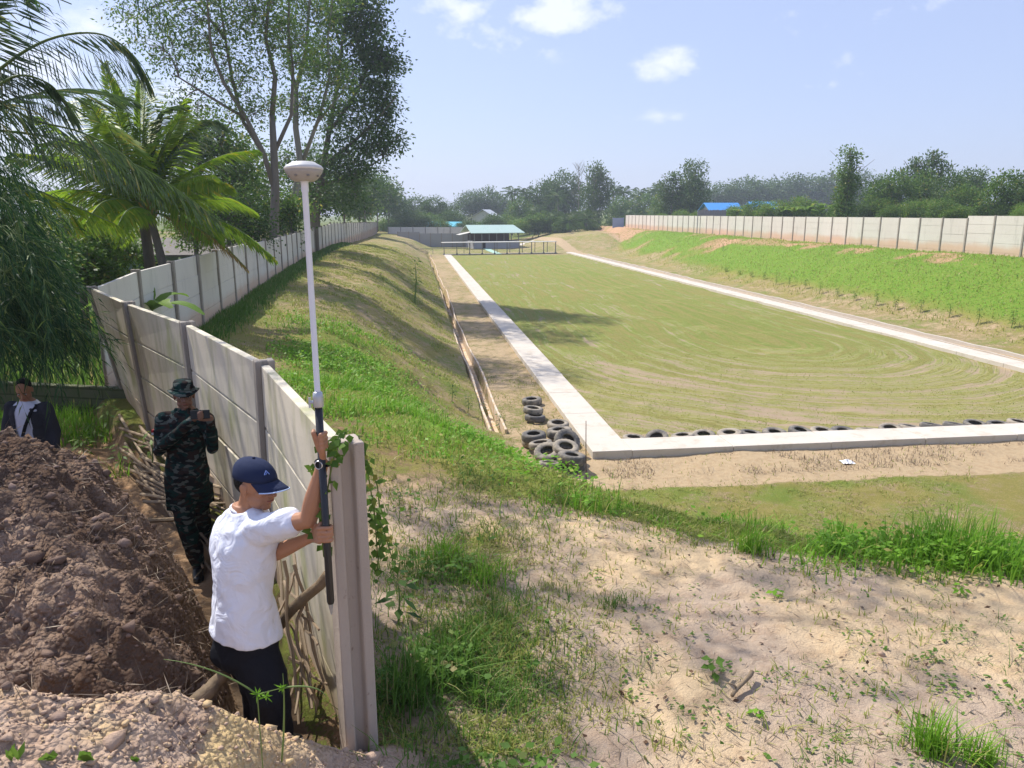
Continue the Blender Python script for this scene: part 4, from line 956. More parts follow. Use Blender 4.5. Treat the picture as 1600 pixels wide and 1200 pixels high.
def folds(o, s=.012):
    d = o.modifiers.new('folds', 'DISPLACE'); d.texture = ftex; d.strength = s; d.mid_level = .5; d.texture_coords = 'LOCAL'; return o
def torso(m, J, grow=0.0, t0=0.0, t1=1.08, neck=True, sc_=1.0, flare=0.0):
    prof = [(-.22, .150, .115), (-.1, .166, .125), (0, .168, .125), (.2, .155, .115), (.4, .145, .108), (.6, .155, .115), (.78, .168, .120), (.9, .165, .108), (.98, .125, .085), (1.06, .072, .066), (1.12, .058, .06)]
    rs_ = []; k = 0; n = 16
    for i in range(n + 1):
        t = t0 + (t1 - t0) * i / n
        w_ = np.interp(t, [p[0] for p in prof], [p[1] for p in prof]) * sc_; d_ = np.interp(t, [p[0] for p in prof], [p[2] for p in prof]) * sc_
        c = J['pelvis'].lerp(J['neck'], t); lx = J['lat0'].lerp(J['lat1'], max(0, min(1, t))).normalized(); up = (J['neck'] - J['pelvis']).normalized(); fx = up.cross(lx).normalized()
        c = c + fx * J.get('bow', 0) * math.sin(math.pi * max(0, min(1, t)))
        g = grow + flare * max(0, .35 - t)
        rs_.append(ring(c, lx, fx, w_ + g, d_ + g))
    m.loft(rs_)
def head(m, c, f, up, s=1.0):
    l = up.cross(f).normalized(); up = f.cross(l).normalized(); A = (l, f, up)
    q = lambda a, b, z: c + l * a * s + f * b * s + up * z * s
    ball(m, q(0, -.008, .028), (.076 * s, .094 * s, .092 * s), A, 20)
    ball(m, q(0, .022, -.035), (.060 * s, .068 * s, .078 * s), A, 16)
    ball(m, q(0, .058, -.088), (.030 * s, .026 * s, .022 * s), A, 12)
    for sg in (-1, 1):
        ball(m, q(sg * .040, .030, -.060), (.024 * s, .045 * s, .032 * s), A, 12)     # jaw
        ball(m, q(sg * .040, .058, -.018), (.024 * s, .024 * s, .020 * s), A, 12)     # cheek bone
        ball(m, q(sg * .028, .076, .022), (.026 * s, .012 * s, .009 * s), A, 12)      # brow
        ball(m, q(sg * .078, -.006, -.008), (.009 * s, .019 * s, .032 * s), A, 12)    # ear
        ball(m, q(sg * .084, -.012, .004), (.006 * s, .014 * s, .020 * s), A, 10)
        ball(m, q(sg * .013, .090, -.030), (.010 * s, .012 * s, .009 * s), A, 10)     # nostril
    limb(m, [q(0, .082, .012), q(0, .094, -.008), q(0, .107, -.027)], [.009 * s, .010 * s, .012 * s], 3, 10)
    ball(m, q(0, .083, -.052), (.024 * s, .012 * s, .007 * s), A, 10); ball(m, q(0, .082, -.063), (.021 * s, .012 * s, .008 * s), A, 10)
    return q, A
def face_bits(parent, q, A, s=1.0, org=Vector()):
    for sg in (-1, 1):
        m = MB(); ball(m, q(sg * .031, .0755, .004), (.014 * s, .009 * s, .0065 * s), A, 12); ey = m.build('eye', M_eyew, parent, True)
        m = MB(); ball(m, q(sg * .031, .0825, .004), (.0062 * s, .004 * s, .0060 * s), A, 10); m.build('iris', M_eyed, ey, True)
        m = MB(); m.tube([q(sg * .014, .088, .022), q(sg * .03, .089, .028), q(sg * .047, .076, .023)], [.0035 * s, .004 * s, .002 * s], 6); m.build('eyebrow', M_hair, parent, True)
    m = MB(); m.tube([q(-.023, .086, -.058), q(-.01, .0945, -.0565), q(.01, .0945, -.0565), q(.023, .086, -.058)], [.002, .0038, .0038, .002], 6); m.build('mouth', M_lip, parent, True)
def gripfingers(m, c, ax, a0, sweep, rp, rf=.0085, pitch=.0195, n=4, up=1):
    """fingers curled round a pole of radius rp through c along ax; a0 = direction of knuckles from the axis"""
    ax = ax.normalized(); a0 = (a0 - ax * a0.dot(ax)).normalized(); b0 = ax.cross(a0)
    lens = [1.0, 1.08, 1.0, .82]
    for k in range(n):
        z = (1.5 - k) * pitch * up; pts = []; rr = rp + rf * .95; tot = sweep * lens[k]
        for i in range(7):
            a = tot * i / 6; pts.append(c + ax * (z + .002 * math.sin(k * 2 + i)) + (a0 * math.cos(a) + b0 * math.sin(a)) * (rr + (.006 if i == 0 else 0)))
        m.tube(pts, [rf * 1.15, rf * 1.1, rf * 1.12, rf * 1.02, rf * 1.03, rf * .95, rf * .82], 8); ball(m, pts[-1], rf * .82, None, 8); ball(m, pts[0], rf * 1.2, None, 8)
def ctr(o, org):                              # meshes are written in world space, shift them to the figure's origin
    return o
# ---------------------------------------------------------------- the man with the rod
def fig(loc_, label):
    e = empty('person', loc_, label=label, cat='person'); return e
class LMB(MB):                                # builder that writes relative to an origin
    def __init__(s, org): super().__init__(); s.org = Vector(org)
    def build(s, name, mat, parent=None, smooth=False):
        s.v = [tuple(Vector(v) - s.org) for v in s.v]; return super().build(name, mat, parent, smooth)
_MB = MB
org = Vector((D(400, 1010, 3.3).x, 3.28, 2.84)); p1 = fig(org, 'man in white t-shirt, black trousers and navy cap holding the survey rod')
class MB(LMB):
    def __init__(s): super().__init__(CUR)
CUR = org
J = dict(pelvis=D(386, 1000, 3.32), neck=D(386, 803, 3.36), lat0=Vector((.70, -.71, 0)), lat1=Vector((.66, -.75, .06)), bow=-.02)
rsh, rel, rwr = D(409, 826, 3.235), D(482, 812, 3.11), D(504, 724, 3.10)
lsh, lel, lwr = D(356, 826, 3.49), D(412, 872, 3.42), D(489, 838, 3.16)
hc = D(400, 758, 3.33)
b = MB(); torso(b, J); limb(b, [J['neck'] + Vector((0, 0, -.02)), J['neck'].lerp(hc, .55), hc + Vector((-.012, .0, -.02))], [.062, .056, .058])
hf = Vector((.93, -.36, -.07)).normalized(); q, A = head(b, hc, hf, Vector((0.10, .05, 1)).normalized(), 1.0)
limb(b, [rsh, rsh.lerp(rel, .5), rel, rel.lerp(rwr, .28), rwr], [.056, .047, .040, .042, .026])
limb(b, [lsh, lsh.lerp(lel, .5), lel, lel.lerp(lwr, .3), lwr], [.056, .046, .038, .040, .025])
# right hand closed round the black pole just under the clamp
pr = D(500.5, 688, 3.075); pax = ax = (top_ - tip).normalized()
pr = tip + pax * ((pr - tip).dot(pax)); plp = D(510, 833, 3.06); plp = tip + pax * ((plp - tip).dot(pax))
def hand(m, wr, c, side, sweep, rp=.017, upv=None, thumb=1):
    """palm from the wrist to the knuckles beside the pole, four curled fingers, thumb closing from the other side"""
    d = (c - wr); d = d - pax * d.dot(pax) * .0; kn = c + side * (rp + .016)
    pa = (kn - wr).normalized()
    for k in range(4):
        z = (1.5 - k) * .0195; limb(m, [wr + pax * z * .35, kn.lerp(wr, .25) + pax * z * .85, kn + pax * z], [.017, .0145, .0125], 3, 8)
    gripfingers(m, c, pax, side, sweep, rp)
    tb = wr.lerp(kn, .45) + pax * .026 * thumb; b0 = pax.cross(side) * (-1 if sweep > 0 else 1)
    t1 = c + side * .012 + b0 * (rp + .012) + pax * .036 * thumb; t2 = c - side * .014 + b0 * (rp + .008) + pax * .040 * thumb
    limb(m, [wr.lerp(kn, .3) + pax * .015 * thumb, tb + b0 * .012, t1, t2], [.016, .0135, .0115, .009], 4, 8)
hand(b, rwr, pr, Vector((.35, -.9, 0)).normalized(), 3.5)
hand(b, lwr, plp, Vector((-.75, -.6, 0)).normalized(), 3.4)
body = b.build('body', M_skin, p1, True); remesh(body, .0042, 3)
face_bits(p1, q, A)
m = MB(); l_, f_, u_ = A                        # short black hair under the cap
ball(m, q(0, -.028, .022), (.0775, .082, .078), A, 22); hr_ = m.build('hair', M_hair, p1, True)
m = MB(); prof_ = []
rings = []
for i in range(9):                              # cap crown
    a = i / 8 * math.pi / 2; rr = math.cos(a) ** .75; zz = .036 + .092 * math.sin(a)
    rings.append(ring(q(0, -.006 - .004 * i, zz), l_, f_, .0865 * rr + .0005, .108 * rr + .0005, 28, 2.1))
m.loft(rings); cp = m.build('cap', M_navy, p1, True)
def brim(off, th, ext=.078, z0=.040):
    V = []; Fc = []; n = 14
    for sgn in (0, 1):
        for i in range(n + 1):
            a = -1.18 + 2.36 * i / n
            for j in range(4):
                e = j / 3; lat = math.sin(a) * (.084 + .002 * e) * (1 - .06 * e); ap = -.006 + math.cos(a) * .106 + e * ext * math.cos(a) ** .6
                V.append(q(lat, ap, z0 - .022 * e - .018 * (math.sin(a) ** 2) * (.4 + e) - sgn * th + off))
    w_ = (n + 1) * 4
    for i in range(n):
        for j in range(3): a = i * 4 + j; Fc += [(a, a + 1, a + 5, a + 4), (w_ + a, w_ + a + 4, w_ + a + 5, w_ + a + 1)]
        a = i * 4 + 3; Fc.append((a, w_ + a, w_ + a + 4, a + 4))
    for e0 in (0, n): Fc += [(e0 * 4 + j, w_ + e0 * 4 + j, w_ + e0 * 4 + j + 1, e0 * 4 + j + 1) for j in range(3)]
    return V, Fc
m = MB(); V_, F_ = brim(0, .004); m.add(V_, F_); bo = m.build('brim', M_navy, cp, True)
m = MB(); m.tube([V_[i * 4 + 3] - u_ * .002 for i in range(15)], .0032, 8); m.build('piping', M_pipe, bo, True)
ec = q(-.030, .075, .080); en = (ec - q(0, -.006, .03)).normalized(); el = u_.cross(en).normalized(); eu = en.cross(el)
m = MB()
for a_, b_ in [((-.013, -.009), (.0, .011)), ((.0, .011), (.013, -.009)), ((-.006, -.009), (.004, .002))]:
    m.tube([ec + en * .009 + el * a_[0] + eu * a_[1], ec + en * .009 + el * b_[0] + eu * b_[1]], .0019, 6)
m.build('emblem', M_emb, cp)
m = MB(); ball(m, q(0, -.02, .131), (.008, .008, .004), A, 10); m.build('button', M_navy, cp, True)
# t-shirt
b = MB(); torso(b, J, .020, .06, 1.045, flare=.03); limb(b, [rsh + Vector((-.01, 0, .0)), rsh.lerp(rel, .35), rsh.lerp(rel, .60)], [.078, .074, .071], 5, 18)
limb(b, [lsh, lsh.lerp(lel, .3), lsh.lerp(lel, .62)], [.080, .072, .068], 5, 18)
limb(b, [rsh.lerp(J['neck'], .5) + Vector((0, 0, .006)), rsh], [.062, .070]); limb(b, [lsh.lerp(J['neck'], .5) + Vector((0, 0, .006)), lsh], [.062, .070])
# trim the round cuff: end the sleeve with a flat disc
te = b.build('t_shirt', M_tee, p1, True); remesh(te, .0085, 5); folds(te, .030)
m = MB(); nd_ = (hc - J['neck']).normalized(); cc = J['neck'] + Vector((.0, 0, .018)); 
rr = []
for i in range(25): a = 2 * math.pi * i / 24; rr.append(cc + Vector((math.cos(a) * .070, math.sin(a) * .070, .010 - .014 * math.cos(a))))
m.tube(rr, .007, 8, False); m.build('collar', M_tee, te, True)
# black trousers
rk, lk = D(424, 1115, 3.19), D(408, 1110, 3.34); rh, lh = J['pelvis'] + Vector((.06, -.06, -.06)), J['pelvis'] + Vector((-.045, .06, -.06))
rk.z = 3.34; lk.z = 3.34
ra_, la_ = Vector((rk.x - .02, 3.26, 2.90)), Vector((lk.x - .04, 3.47, 2.90))
b = MB(); torso(b, J, .010, -.10, .14); limb(b, [rh, rh.lerp(rk, .5), rk, rk.lerp(ra_, .5), ra_], [.118, .112, .100, .092, .082], 4, 14); limb(b, [lh, lh.lerp(lk, .5), lk, lk.lerp(la_, .5), la_], [.118, .112, .100, .092, .082], 4, 14)
limb(b, [rh + Vector((-.07, .01, .0)), lh + Vector((-.05, -.04, .0))], [.098, .098])
tr = b.build('trousers', M_black, p1, True); remesh(tr, .011, 5); folds(tr, .02)
for a_ in (ra_, la_):
    m = MB(); limb(m, [a_ + Vector((-.03, 0, -.02)), a_ + Vector((.1, 0, -.035)), a_ + Vector((.17, .01, -.045))], [.045, .042, .03]); m.build('shoe', M_boot, p1, True)
# watch on the right wrist
wx = (pr - rwr).normalized() if False else (rwr - rel).normalized(); wc = rwr + wx * .002
wo_ = Vector((-.25, -1, .12)); wo_ = (wo_ - wx * wo_.dot(wx)).normalized(); ws = wx.cross(wo_)
m = MB(); m.tube([wc + (wo_ * math.cos(a) + ws * math.sin(a)) * .0295 for a in [2 * math.pi * i / 20 for i in range(21)]], .0065, 8, False); wt = m.build('watch', M_bag, p1, True)
Mw = Matrix.Translation(wc + wo_ * .028) @ wo_.to_track_quat('Z', 'Y').to_matrix().to_4x4()
m = MB(); m.lathe([(0, 0), (.019, 0), (.020, .003), (.019, .009), (.016, .010), (.0155, .0085)], 24, Mw); m.build('case', M_sil, wt, True)
m = MB(); m.lathe([(.0155, .0086), (0, .0088)], 24, Mw); m.build('dial', M_dark, wt)
# ---------------------------------------------------------------- the soldier
Y2 = 6.35; org = Vector((D(300, 880, Y2).x, Y2, 2.37)); CUR = org
p2 = fig(org, 'soldier in dark camouflage uniform and boonie hat photographing with a phone beside the fence')
J = dict(pelvis=D(293, 748, Y2 + .0), neck=D(291, 655, Y2 + .0), lat0=Vector((-.97, .22, 0)), lat1=Vector((-.95, .28, .0)), bow=.0)
J['pelvis'].z = 3.34; J['neck'].z = 3.90
hc = J['neck'] + Vector((.015, -.03, .155))
ph = D(313, 650, Y2 - .36)                      # phone position
rsh = D(266, 672, Y2 - .03); lsh = D(318, 668, Y2 - .02); rsh.z = lsh.z = 3.835
rsh.x = J['neck'].x - .185; lsh.x = J['neck'].x + .185
rel = rsh + Vector((-.03, -.08, -.25)); lel = lsh + Vector((.085, -.12, -.22))
rwr = ph + Vector((-.055, .035, -.02)); lwr = ph + Vector((.065, .04, -.03))
b = MB(); torso(b, J); limb(b, [J['neck'] + Vector((0, 0, -.02)), hc + Vector((0, .01, -.04))], [.058, .056])
hf = Vector((.42, -.90, -.02)).normalized(); q, A = head(b, hc, hf, Vector((.02, -.02, 1)).normalized(), 1.0)
limb(b, [rsh, rel, rwr], [.05, .038, .026]); limb(b, [lsh, lel, lwr], [.05, .038, .026])
def simplehand(m, wr, tgt, across, upv, curl=1):
    """palm towards the phone, four bent fingers over its back and a thumb over the front"""
    d = (tgt - wr).normalized(); pc = wr + d * .045
    for k in range(4):
        z = (1.5 - k) * .018; kn = wr + d * .062 + upv * z
        limb(m, [wr + upv * z * .4, kn], [.016, .012], 3, 8)
        limb(m, [kn, kn + d * .02 + across * .016, kn + d * .034 + across * .005, kn + d * .040 - across * .008], [.0095, .009, .0085, .0075], 3, 8)
    limb(m, [wr + d * .02 + upv * .018, wr + d * .045 + upv * .036 - across * .008, wr + d * .070 + upv * .040 - across * .012], [.014, .011, .009], 3, 8)
pf = Vector((.1, -1, .05)).normalized()
simplehand(b, rwr, ph + Vector((0, 0, .005)), pf, Vector((0, 0, 1))); simplehand(b, lwr, ph + Vector((0, 0, -.005)), pf, Vector((0, 0, 1)))
bd = b.build('body', M_skin2, p2, True); remesh(bd, .006, 3); face_bits(p2, q, A, .98)
l_, f_, u_ = A
b = MB(); torso(b, J, .016, -.34, 1.05, flare=.03)
limb(b, [rsh, rsh.lerp(rel, .5), rel, rel.lerp(rwr, .5), rel.lerp(rwr, .9)], [.070, .060, .054, .048, .042], 4, 14); limb(b, [lsh, lsh.lerp(lel, .5), lel, lel.lerp(lwr, .5), lel.lerp(lwr, .9)], [.070, .060, .054, .048, .042], 4, 14)
for s_h in (rsh, lsh): limb(b, [J['neck'].lerp(s_h, .35) + Vector((0, 0, -.0)), s_h], [.058, .074])
for sg in (-1, 1):                              # chest pockets
    c_ = J['pelvis'].lerp(J['neck'], .66) + Vector((sg * .085, -.135, 0)); b.box(c_.x - .055, c_.x + .055, c_.y - .012, c_.y + .02, c_.z - .07, c_.z + .06)
jk = b.build('jacket', M_camo, p2, True); remesh(jk, .011, 4); folds(jk, .022)
m = MB(); 
for sg in (-1, 1): c_ = J['neck'] + Vector((sg * .035, -.058, .012)); m.hexa([c_ + Vector((-.04, -.012, -.04)), c_ + Vector((.04, -.012, -.04)), c_ + Vector((.04, .004, -.04)), c_ + Vector((-.04, .004, -.04))], [c_ + Vector((-.03, -.01, .035)), c_ + Vector((.03, -.01, .035)), c_ + Vector((.03, .02, .035)), c_ + Vector((-.03, .02, .035))])
m.build('collar', M_camo, jk)
T = NT('patch_red'); M_red = T.pbr((.35, .03, .03), .7); T = NT('patch_white'); M_wht = T.pbr((.55, .55, .55), .7)
pc_ = rsh + Vector((-.074, -.02, -.07))
for k, mt in ((0, M_red), (1, M_wht)): m = MB(); m.box(pc_.x - .006, pc_.x + .010, pc_.y - .06, pc_.y + .02, pc_.z - .022 * (k + 1), pc_.z - .022 * k - .001); m.build('flag_patch', mt, jk)
rh = J['pelvis'] + Vector((-.085, 0, -.02)); lh = J['pelvis'] + Vector((.085, 0, -.02))
ra_ = Vector((D(300, 860, Y2).x + .0, Y2 - .05, 2.50)); la_ = Vector((D(334, 850, Y2 + .22).x - .1, Y2 + .26, 2.52)); ra_.x += .06
rk = rh.lerp(ra_, .5) + Vector((-.0, -.05, .02)); lk = lh.lerp(la_, .5) + Vector((0, -.02, .02))
b = MB(); torso(b, J, .015, -.25, .1); limb(b, [rh, rh.lerp(rk, .5), rk, rk.lerp(ra_, .55), ra_], [.108, .105, .088, .082, .068], 4, 14); limb(b, [lh, lh.lerp(lk, .5), lk, lk.lerp(la_, .55), la_], [.108, .105, .088, .082, .068], 4, 14)
for kk_ in (rh.lerp(rk, .55) + Vector((-.095, 0, 0)), lh.lerp(lk, .55) + Vector((.095, 0, 0))): b.box(kk_.x - .02, kk_.x + .02, kk_.y - .07, kk_.y + .07, kk_.z - .09, kk_.z + .09)
tr = b.build('trousers', M_camo, p2, True); remesh(tr, .011, 4); folds(tr, .024)
for a_, dr_ in ((ra_, Vector((.35, -.94, 0))), (la_, Vector((.5, -.85, 0)))):
    gz = a_.z - .10; m = MB(); limb(m, [a_ + Vector((0, 0, .07)), a_ + Vector((0, 0, -.04))], [.056, .052], 4, 12)
    g = Vector((a_.x, a_.y, gz)); limb(m, [g - dr_ * .045 + Vector((0, 0, .02)), g + dr_ * .08 + Vector((0, 0, .015)), g + dr_ * .175 + Vector((0, 0, .0))], [.047, .048, .040], 4, 12)
    bt = m.build('boot', M_boot, p2, True); remesh(bt, .009, 3)
    m = MB(); rings = [[g + dr_ * x_ + Vector((-dr_.y, dr_.x, 0)) * y_ * w_ + Vector((0, 0, z_)) for x_, w_ in ((-.09, .6), (-.07, 1), (.06, 1), (.15, 1.05), (.2, .6)) for y_ in (-.05, .05)] for z_ in (-.045, -.02)]
    rings = [[r[0], r[2], r[4], r[6], r[8], r[9], r[7], r[5], r[3], r[1]] for r in rings]; m.loft(rings); m.build('sole', M_boot, bt)
m = MB(); rings = []                              # boonie hat
for rr_2, zz in ((.138, .040), (.140, .046), (.108, .055), (.092, .060), (.090, .082), (.086, .120), (.074, .136), (.03, .142)):
    rings.append(ring(q(0, -.004, zz), l_, f_, rr_2 * .93, rr_2 * 1.05, 28, 2.0))
for r in rings[:2]:
    for k, p in enumerate(r): a = 2 * math.pi * k / 28; r[k] = p + u_ * (.016 * math.cos(2 * a) - .006 + .005 * math.sin(3 * a))
m.loft(rings); ht = m.build('hat', M_camo, p2, True)
m = MB(); m.tube([p + u_ * .003 for p in ring(q(0, -.004, .066), l_, f_, .0925 * .93 + .002, .0925 * 1.05 + .002, 28, 2.0)] + [ring(q(0, -.004, .069), l_, f_, .0925 * .93 + .002, .0925 * 1.05 + .002, 28, 2.0)[0]], .006, 6, False); m.build('hat_band', M_camo, ht)
m = MB(); m.box(-.075, .075, -.005, .005, -.037, .037, Matrix.Translation(ph + Vector((0, 0, .012)) ) @ Vector((.25, -1, .2)).to_track_quat('-Y', 'Z').to_matrix().to_4x4())
CUR = ph
phone = m.build('phone', M_boot); phone.location = Vector((0, 0, 0)) + org; bevel(phone, .004, 2); tag(phone, 'black smartphone held up sideways in the soldier\'s hands', 'phone')
# ---------------------------------------------------------------- the man in the dark jacket
Y3 = 8.1; org = Vector((D(52, 690, Y3).x, Y3, 2.2)); CUR = org
p3 = fig(org, 'man in open dark jacket and pale shirt behind the earth heap at the left edge')
J = dict(pelvis=Vector((org.x, Y3, 2.98)), neck=Vector((org.x, Y3, 3.54)), lat0=Vector((-1, .1, 0)), lat1=Vector((-1, .1, 0)))
hc = J['neck'] + Vector((.01, -.04, .15)); hf = Vector((.22, -.85, -.48)).normalized()
b = MB(); torso(b, J); limb(b, [J['neck'] + Vector((0, 0, -.02)), hc + Vector((0, .01, -.04))], [.056, .055]); q, A = head(b, hc, hf, Vector((.05, -.3, 1)).normalized())
rsh = J['neck'] + Vector((-.19, .01, -.06)); lsh = J['neck'] + Vector((.19, -.01, -.06)); rel = rsh + Vector((-.07, -.02, -.28)); lel = lsh + Vector((.055, .02, -.28)); rwr = rel + Vector((.10, -.16, -.12)); lwr = lel + Vector((.02, -.08, -.235))
for s_h, e_, w__ in ((rsh, rel, rwr), (lsh, lel, lwr)):
    limb(b, [s_h, e_, w__], [.05, .038, .026]); dd_ = (w__ - e_).normalized()
    for k in range(4): o_ = Vector((0, 1, 0)) * (1.5 - k) * .018; limb(b, [w__ + o_ * .6, w__ + dd_ * .07 + o_, w__ + dd_ * .11 + o_ + Vector((-.01, 0, 0)), w__ + dd_ * .135 + o_ + Vector((-.025, 0, 0))], [.016, .012, .009, .008], 3, 8)
    limb(b, [w__ + dd_ * .02 + Vector((0, -.03, 0)), w__ + dd_ * .07 + Vector((-.01, -.05, 0)), w__ + dd_ * .095 + Vector((-.015, -.05, 0))], [.013, .010, .008], 3, 8)
bd = b.build('body', M_skin3, p3, True); remesh(bd, .007, 3); face_bits(p3, q, A); l_, f_, u_ = A
m = MB(); ball(m, q(0, -.030, .050), (.0790, .088, .080), A, 20); m.build('hair', M_hair, p3, True)
b = MB(); torso(b, J, .012, -.3, 1.05); sh_ = b.build('shirt', M_shirt, p3, True); remesh(sh_, .011, 4); folds(sh_, .015)
m = MB()
for sg in (-1, 1): c_ = J['neck']; m.add([c_ + Vector(p) for p in [(sg * .008, -.098, -.03), (sg * .055, -.078, -.045), (sg * .072, -.03, .03), (sg * .045, -.055, .045), (sg * .008, -.088, -.03), (sg * .055, -.070, -.045), (sg * .066, -.025, .03), (sg * .042, -.047, .042)]], [(0, 1, 2, 3), (7, 6, 5, 4), (0, 4, 5, 1), (1, 5, 6, 2), (2, 6, 7, 3), (3, 7, 4, 0)])
m.build('collar', M_shirt, sh_)
b = MB()                                        # open jacket: two fronts, back and sleeves
for i0, sgn in ((0, 1),):
    rs2 = []
    for i in range(13):
        t = -.3 + 1.32 * i / 12; w_ = np.interp(t, [-.3, 0, .4, .8, .93, 1.02], [.20, .198, .185, .20, .175, .10]); d_ = np.interp(t, [-.3, 0, .4, .8, .93, 1.02], [.16, .155, .145, .15, .125, .085]); c = J['pelvis'].lerp(J['neck'], t)
        o_, inn = [], []
        for k in range(29):
            op = .52 - .20 * max(0, t - .6); a = -math.pi / 2 + op + (2 * math.pi - 2 * op) * k / 28
            for lst, g in ((o_, 0), (inn, -.014)): lst.append(c + Vector((math.cos(a) * (w_ + g), math.sin(a) * (d_ + g), 0)))
        rs2.append(o_ + inn[::-1])
    b.loft(rs2)
for s_h, e_, w__ in ((rsh, rel, rwr), (lsh, lel, lwr)): limb(b, [s_h, s_h.lerp(e_, .5), e_, e_.lerp(w__, .55), e_.lerp(w__, 1.0)], [.080, .076, .068, .060, .052], 4, 14)
jk = b.build('jacket', M_jacket, p3, True); remesh(jk, .010, 3); folds(jk, .02)
b = MB(); torso(b, J, .012, -.3, .05)
for sg in (-1, 1): limb(b, [J['pelvis'] + Vector((sg * .085, 0, -.03)), J['pelvis'] + Vector((sg * .09, -.02, -.40)), J['pelvis'] + Vector((sg * .10, .0, -.76))], [.10, .08, .065], 4, 14)
tr = b.build('trousers', M_black, p3, True); remesh(tr, .013, 3)
for sg in (-1, 1): m = MB(); g = J['pelvis'] + Vector((sg * .10, 0, -.78)); limb(m, [g, g + Vector((0, -.1, -.01)), g + Vector((0, -.17, -.02))], [.045, .043, .03]); m.build('shoe', M_boot, p3, True)
m = MB(); strap = [lsh + Vector((-.06, -.05, .055)), lsh + Vector((-.085, -.125, -.02)), J['pelvis'].lerp(J['neck'], .6) + Vector((.045, -.165, 0)), J['pelvis'].lerp(J['neck'], .38) + Vector((.0, -.17, 0))]
for a_, b_ in zip(strap[:-1], strap[1:]): m.hexa([a_ + Vector((-.018, 0, 0)), a_ + Vector((.018, 0, 0)), a_ + Vector((.018, .012, 0)), a_ + Vector((-.018, .012, 0))], [b_ + Vector((-.018, 0, 0)), b_ + Vector((.018, 0, 0)), b_ + Vector((.018, .012, 0)), b_ + Vector((-.018, .012, 0))])
bgc = J['pelvis'].lerp(J['neck'], .24) + Vector((-.06, -.185, 0))
CUR = bgc; be = empty('shoulder_bag', bgc, label='black crossbody bag worn over the pale shirt of the man at the left edge', cat='bag')
m.org = bgc; m.build('strap', M_bag, be)
m = MB(); m.box(bgc.x - .12, bgc.x + .10, bgc.y - .035, bgc.y + .03, bgc.z - .085, bgc.z + .075); bevel(m.build('pouch', M_bag, be), .02, 3)
m = MB(); m.box(bgc.x - .125, bgc.x + .105, bgc.y - .045, bgc.y - .03, bgc.z - .02, bgc.z + .08); bevel(m.build('flap', M_bag, be), .006, 2)
MB = _MB
# ================================================================ VEGETATION
def V3(*a): return np.array(a, float)
def cov_at(x, y): return gsample(gcov, x, y)
def gsample(arr, x, y):
    i = np.clip(np.searchsorted(gx, x) - 1, 0, len(gx) - 2); j = np.clip(np.searchsorted(gy, y) - 1, 0, len(gy) - 2)
    fx = np.clip((x - gx[i]) / (gx[i + 1] - gx[i]), 0, 1); fy = np.clip((y - gy[j]) / (gy[j + 1] - gy[j]), 0, 1)
    return arr[j, i] * (1 - fx) * (1 - fy) + arr[j, i + 1] * fx * (1 - fy) + arr[j + 1, i] * (1 - fx) * fy + arr[j + 1, i + 1] * fx * fy
def gz(x, y): return float(gsample(GZ, np.array([x]), np.array([y]))[0])
M_lf_dark = leafmat('leaf_dark', (.045, .100, .020), (.100, .180, .036), (.13, .19, .04), .35)
M_lf_mid = leafmat('leaf_mid', (.070, .150, .024), (.165, .265, .046), (.28, .27, .06), .4)
M_lf_light = leafmat('leaf_light', (.11, .22, .03), (.21, .32, .055), (.38, .34, .07), .42)
M_lf_bamboo = leafmat('leaf_bamboo', (.020, .062, .022), (.055, .120, .036), (.17, .24, .05), .4)
M_lf_far = leafmat('leaf_far', (.055, .118, .028), (.125, .20, .04), (.18, .20, .08), .3)
M_lf_palm = leafmat('leaf_palm', (.15, .28, .02), (.32, .43, .035), (.50, .44, .04), .58, .4)
M_lf_palmd = leafmat('leaf_palm_dark', (.055, .105, .040), (.12, .18, .06), (.30, .28, .10), .35, .35)
M_lf_dry = leafmat('leaf_dry', (.30, .20, .05), (.48, .34, .08), (.2, .11, .05), .3)
M_grass = leafmat('grass_blade', (.13, .30, .02), (.24, .44, .045), (.45, .42, .12), .4)
M_grassd = leafmat('grass_deep', (.075, .17, .022), (.16, .28, .05), (.38, .33, .14), .4)
M_grassk = leafmat('grass_khaki', (.26, .32, .06), (.44, .42, .13), (.54, .46, .24), .4)
M_straw = leafmat('straw', (.14, .10, .065), (.34, .26, .18), (.48, .39, .28), .1)
T = NT('tree_bark'); M_bark = T.pbr(T.mix(T.noise(3, 5, .7, stretch=(3, 3, .5)), (.085, .07, .055), (.24, .21, .17)), .95, T.bump(T.noise(9, 4, .7, stretch=(3, 3, .5)), .6, .03), spec=.1)
T = NT('pale_bark'); M_barkp = T.pbr(T.mix(T.noise(3, 5, .7, stretch=(3, 3, .5)), (.15, .135, .11), (.34, .31, .26)), .95, T.bump(T.noise(9, 4, .7), .5, .02), spec=.1)
T = NT('green_stem'); M_stem = T.pbr((.14, .20, .05), .6, spec=.3)
def rnd_dirs(rng, n): v = rng.randn(n, 3); return v / np.linalg.norm(v, axis=1, keepdims=True)
def curve(a, b, bend, n=5):
    a, b = Vector(a), Vector(b); return [a.lerp(b, i / n) + bend * math.sin(math.pi * i / n) for i in range(n + 1)]
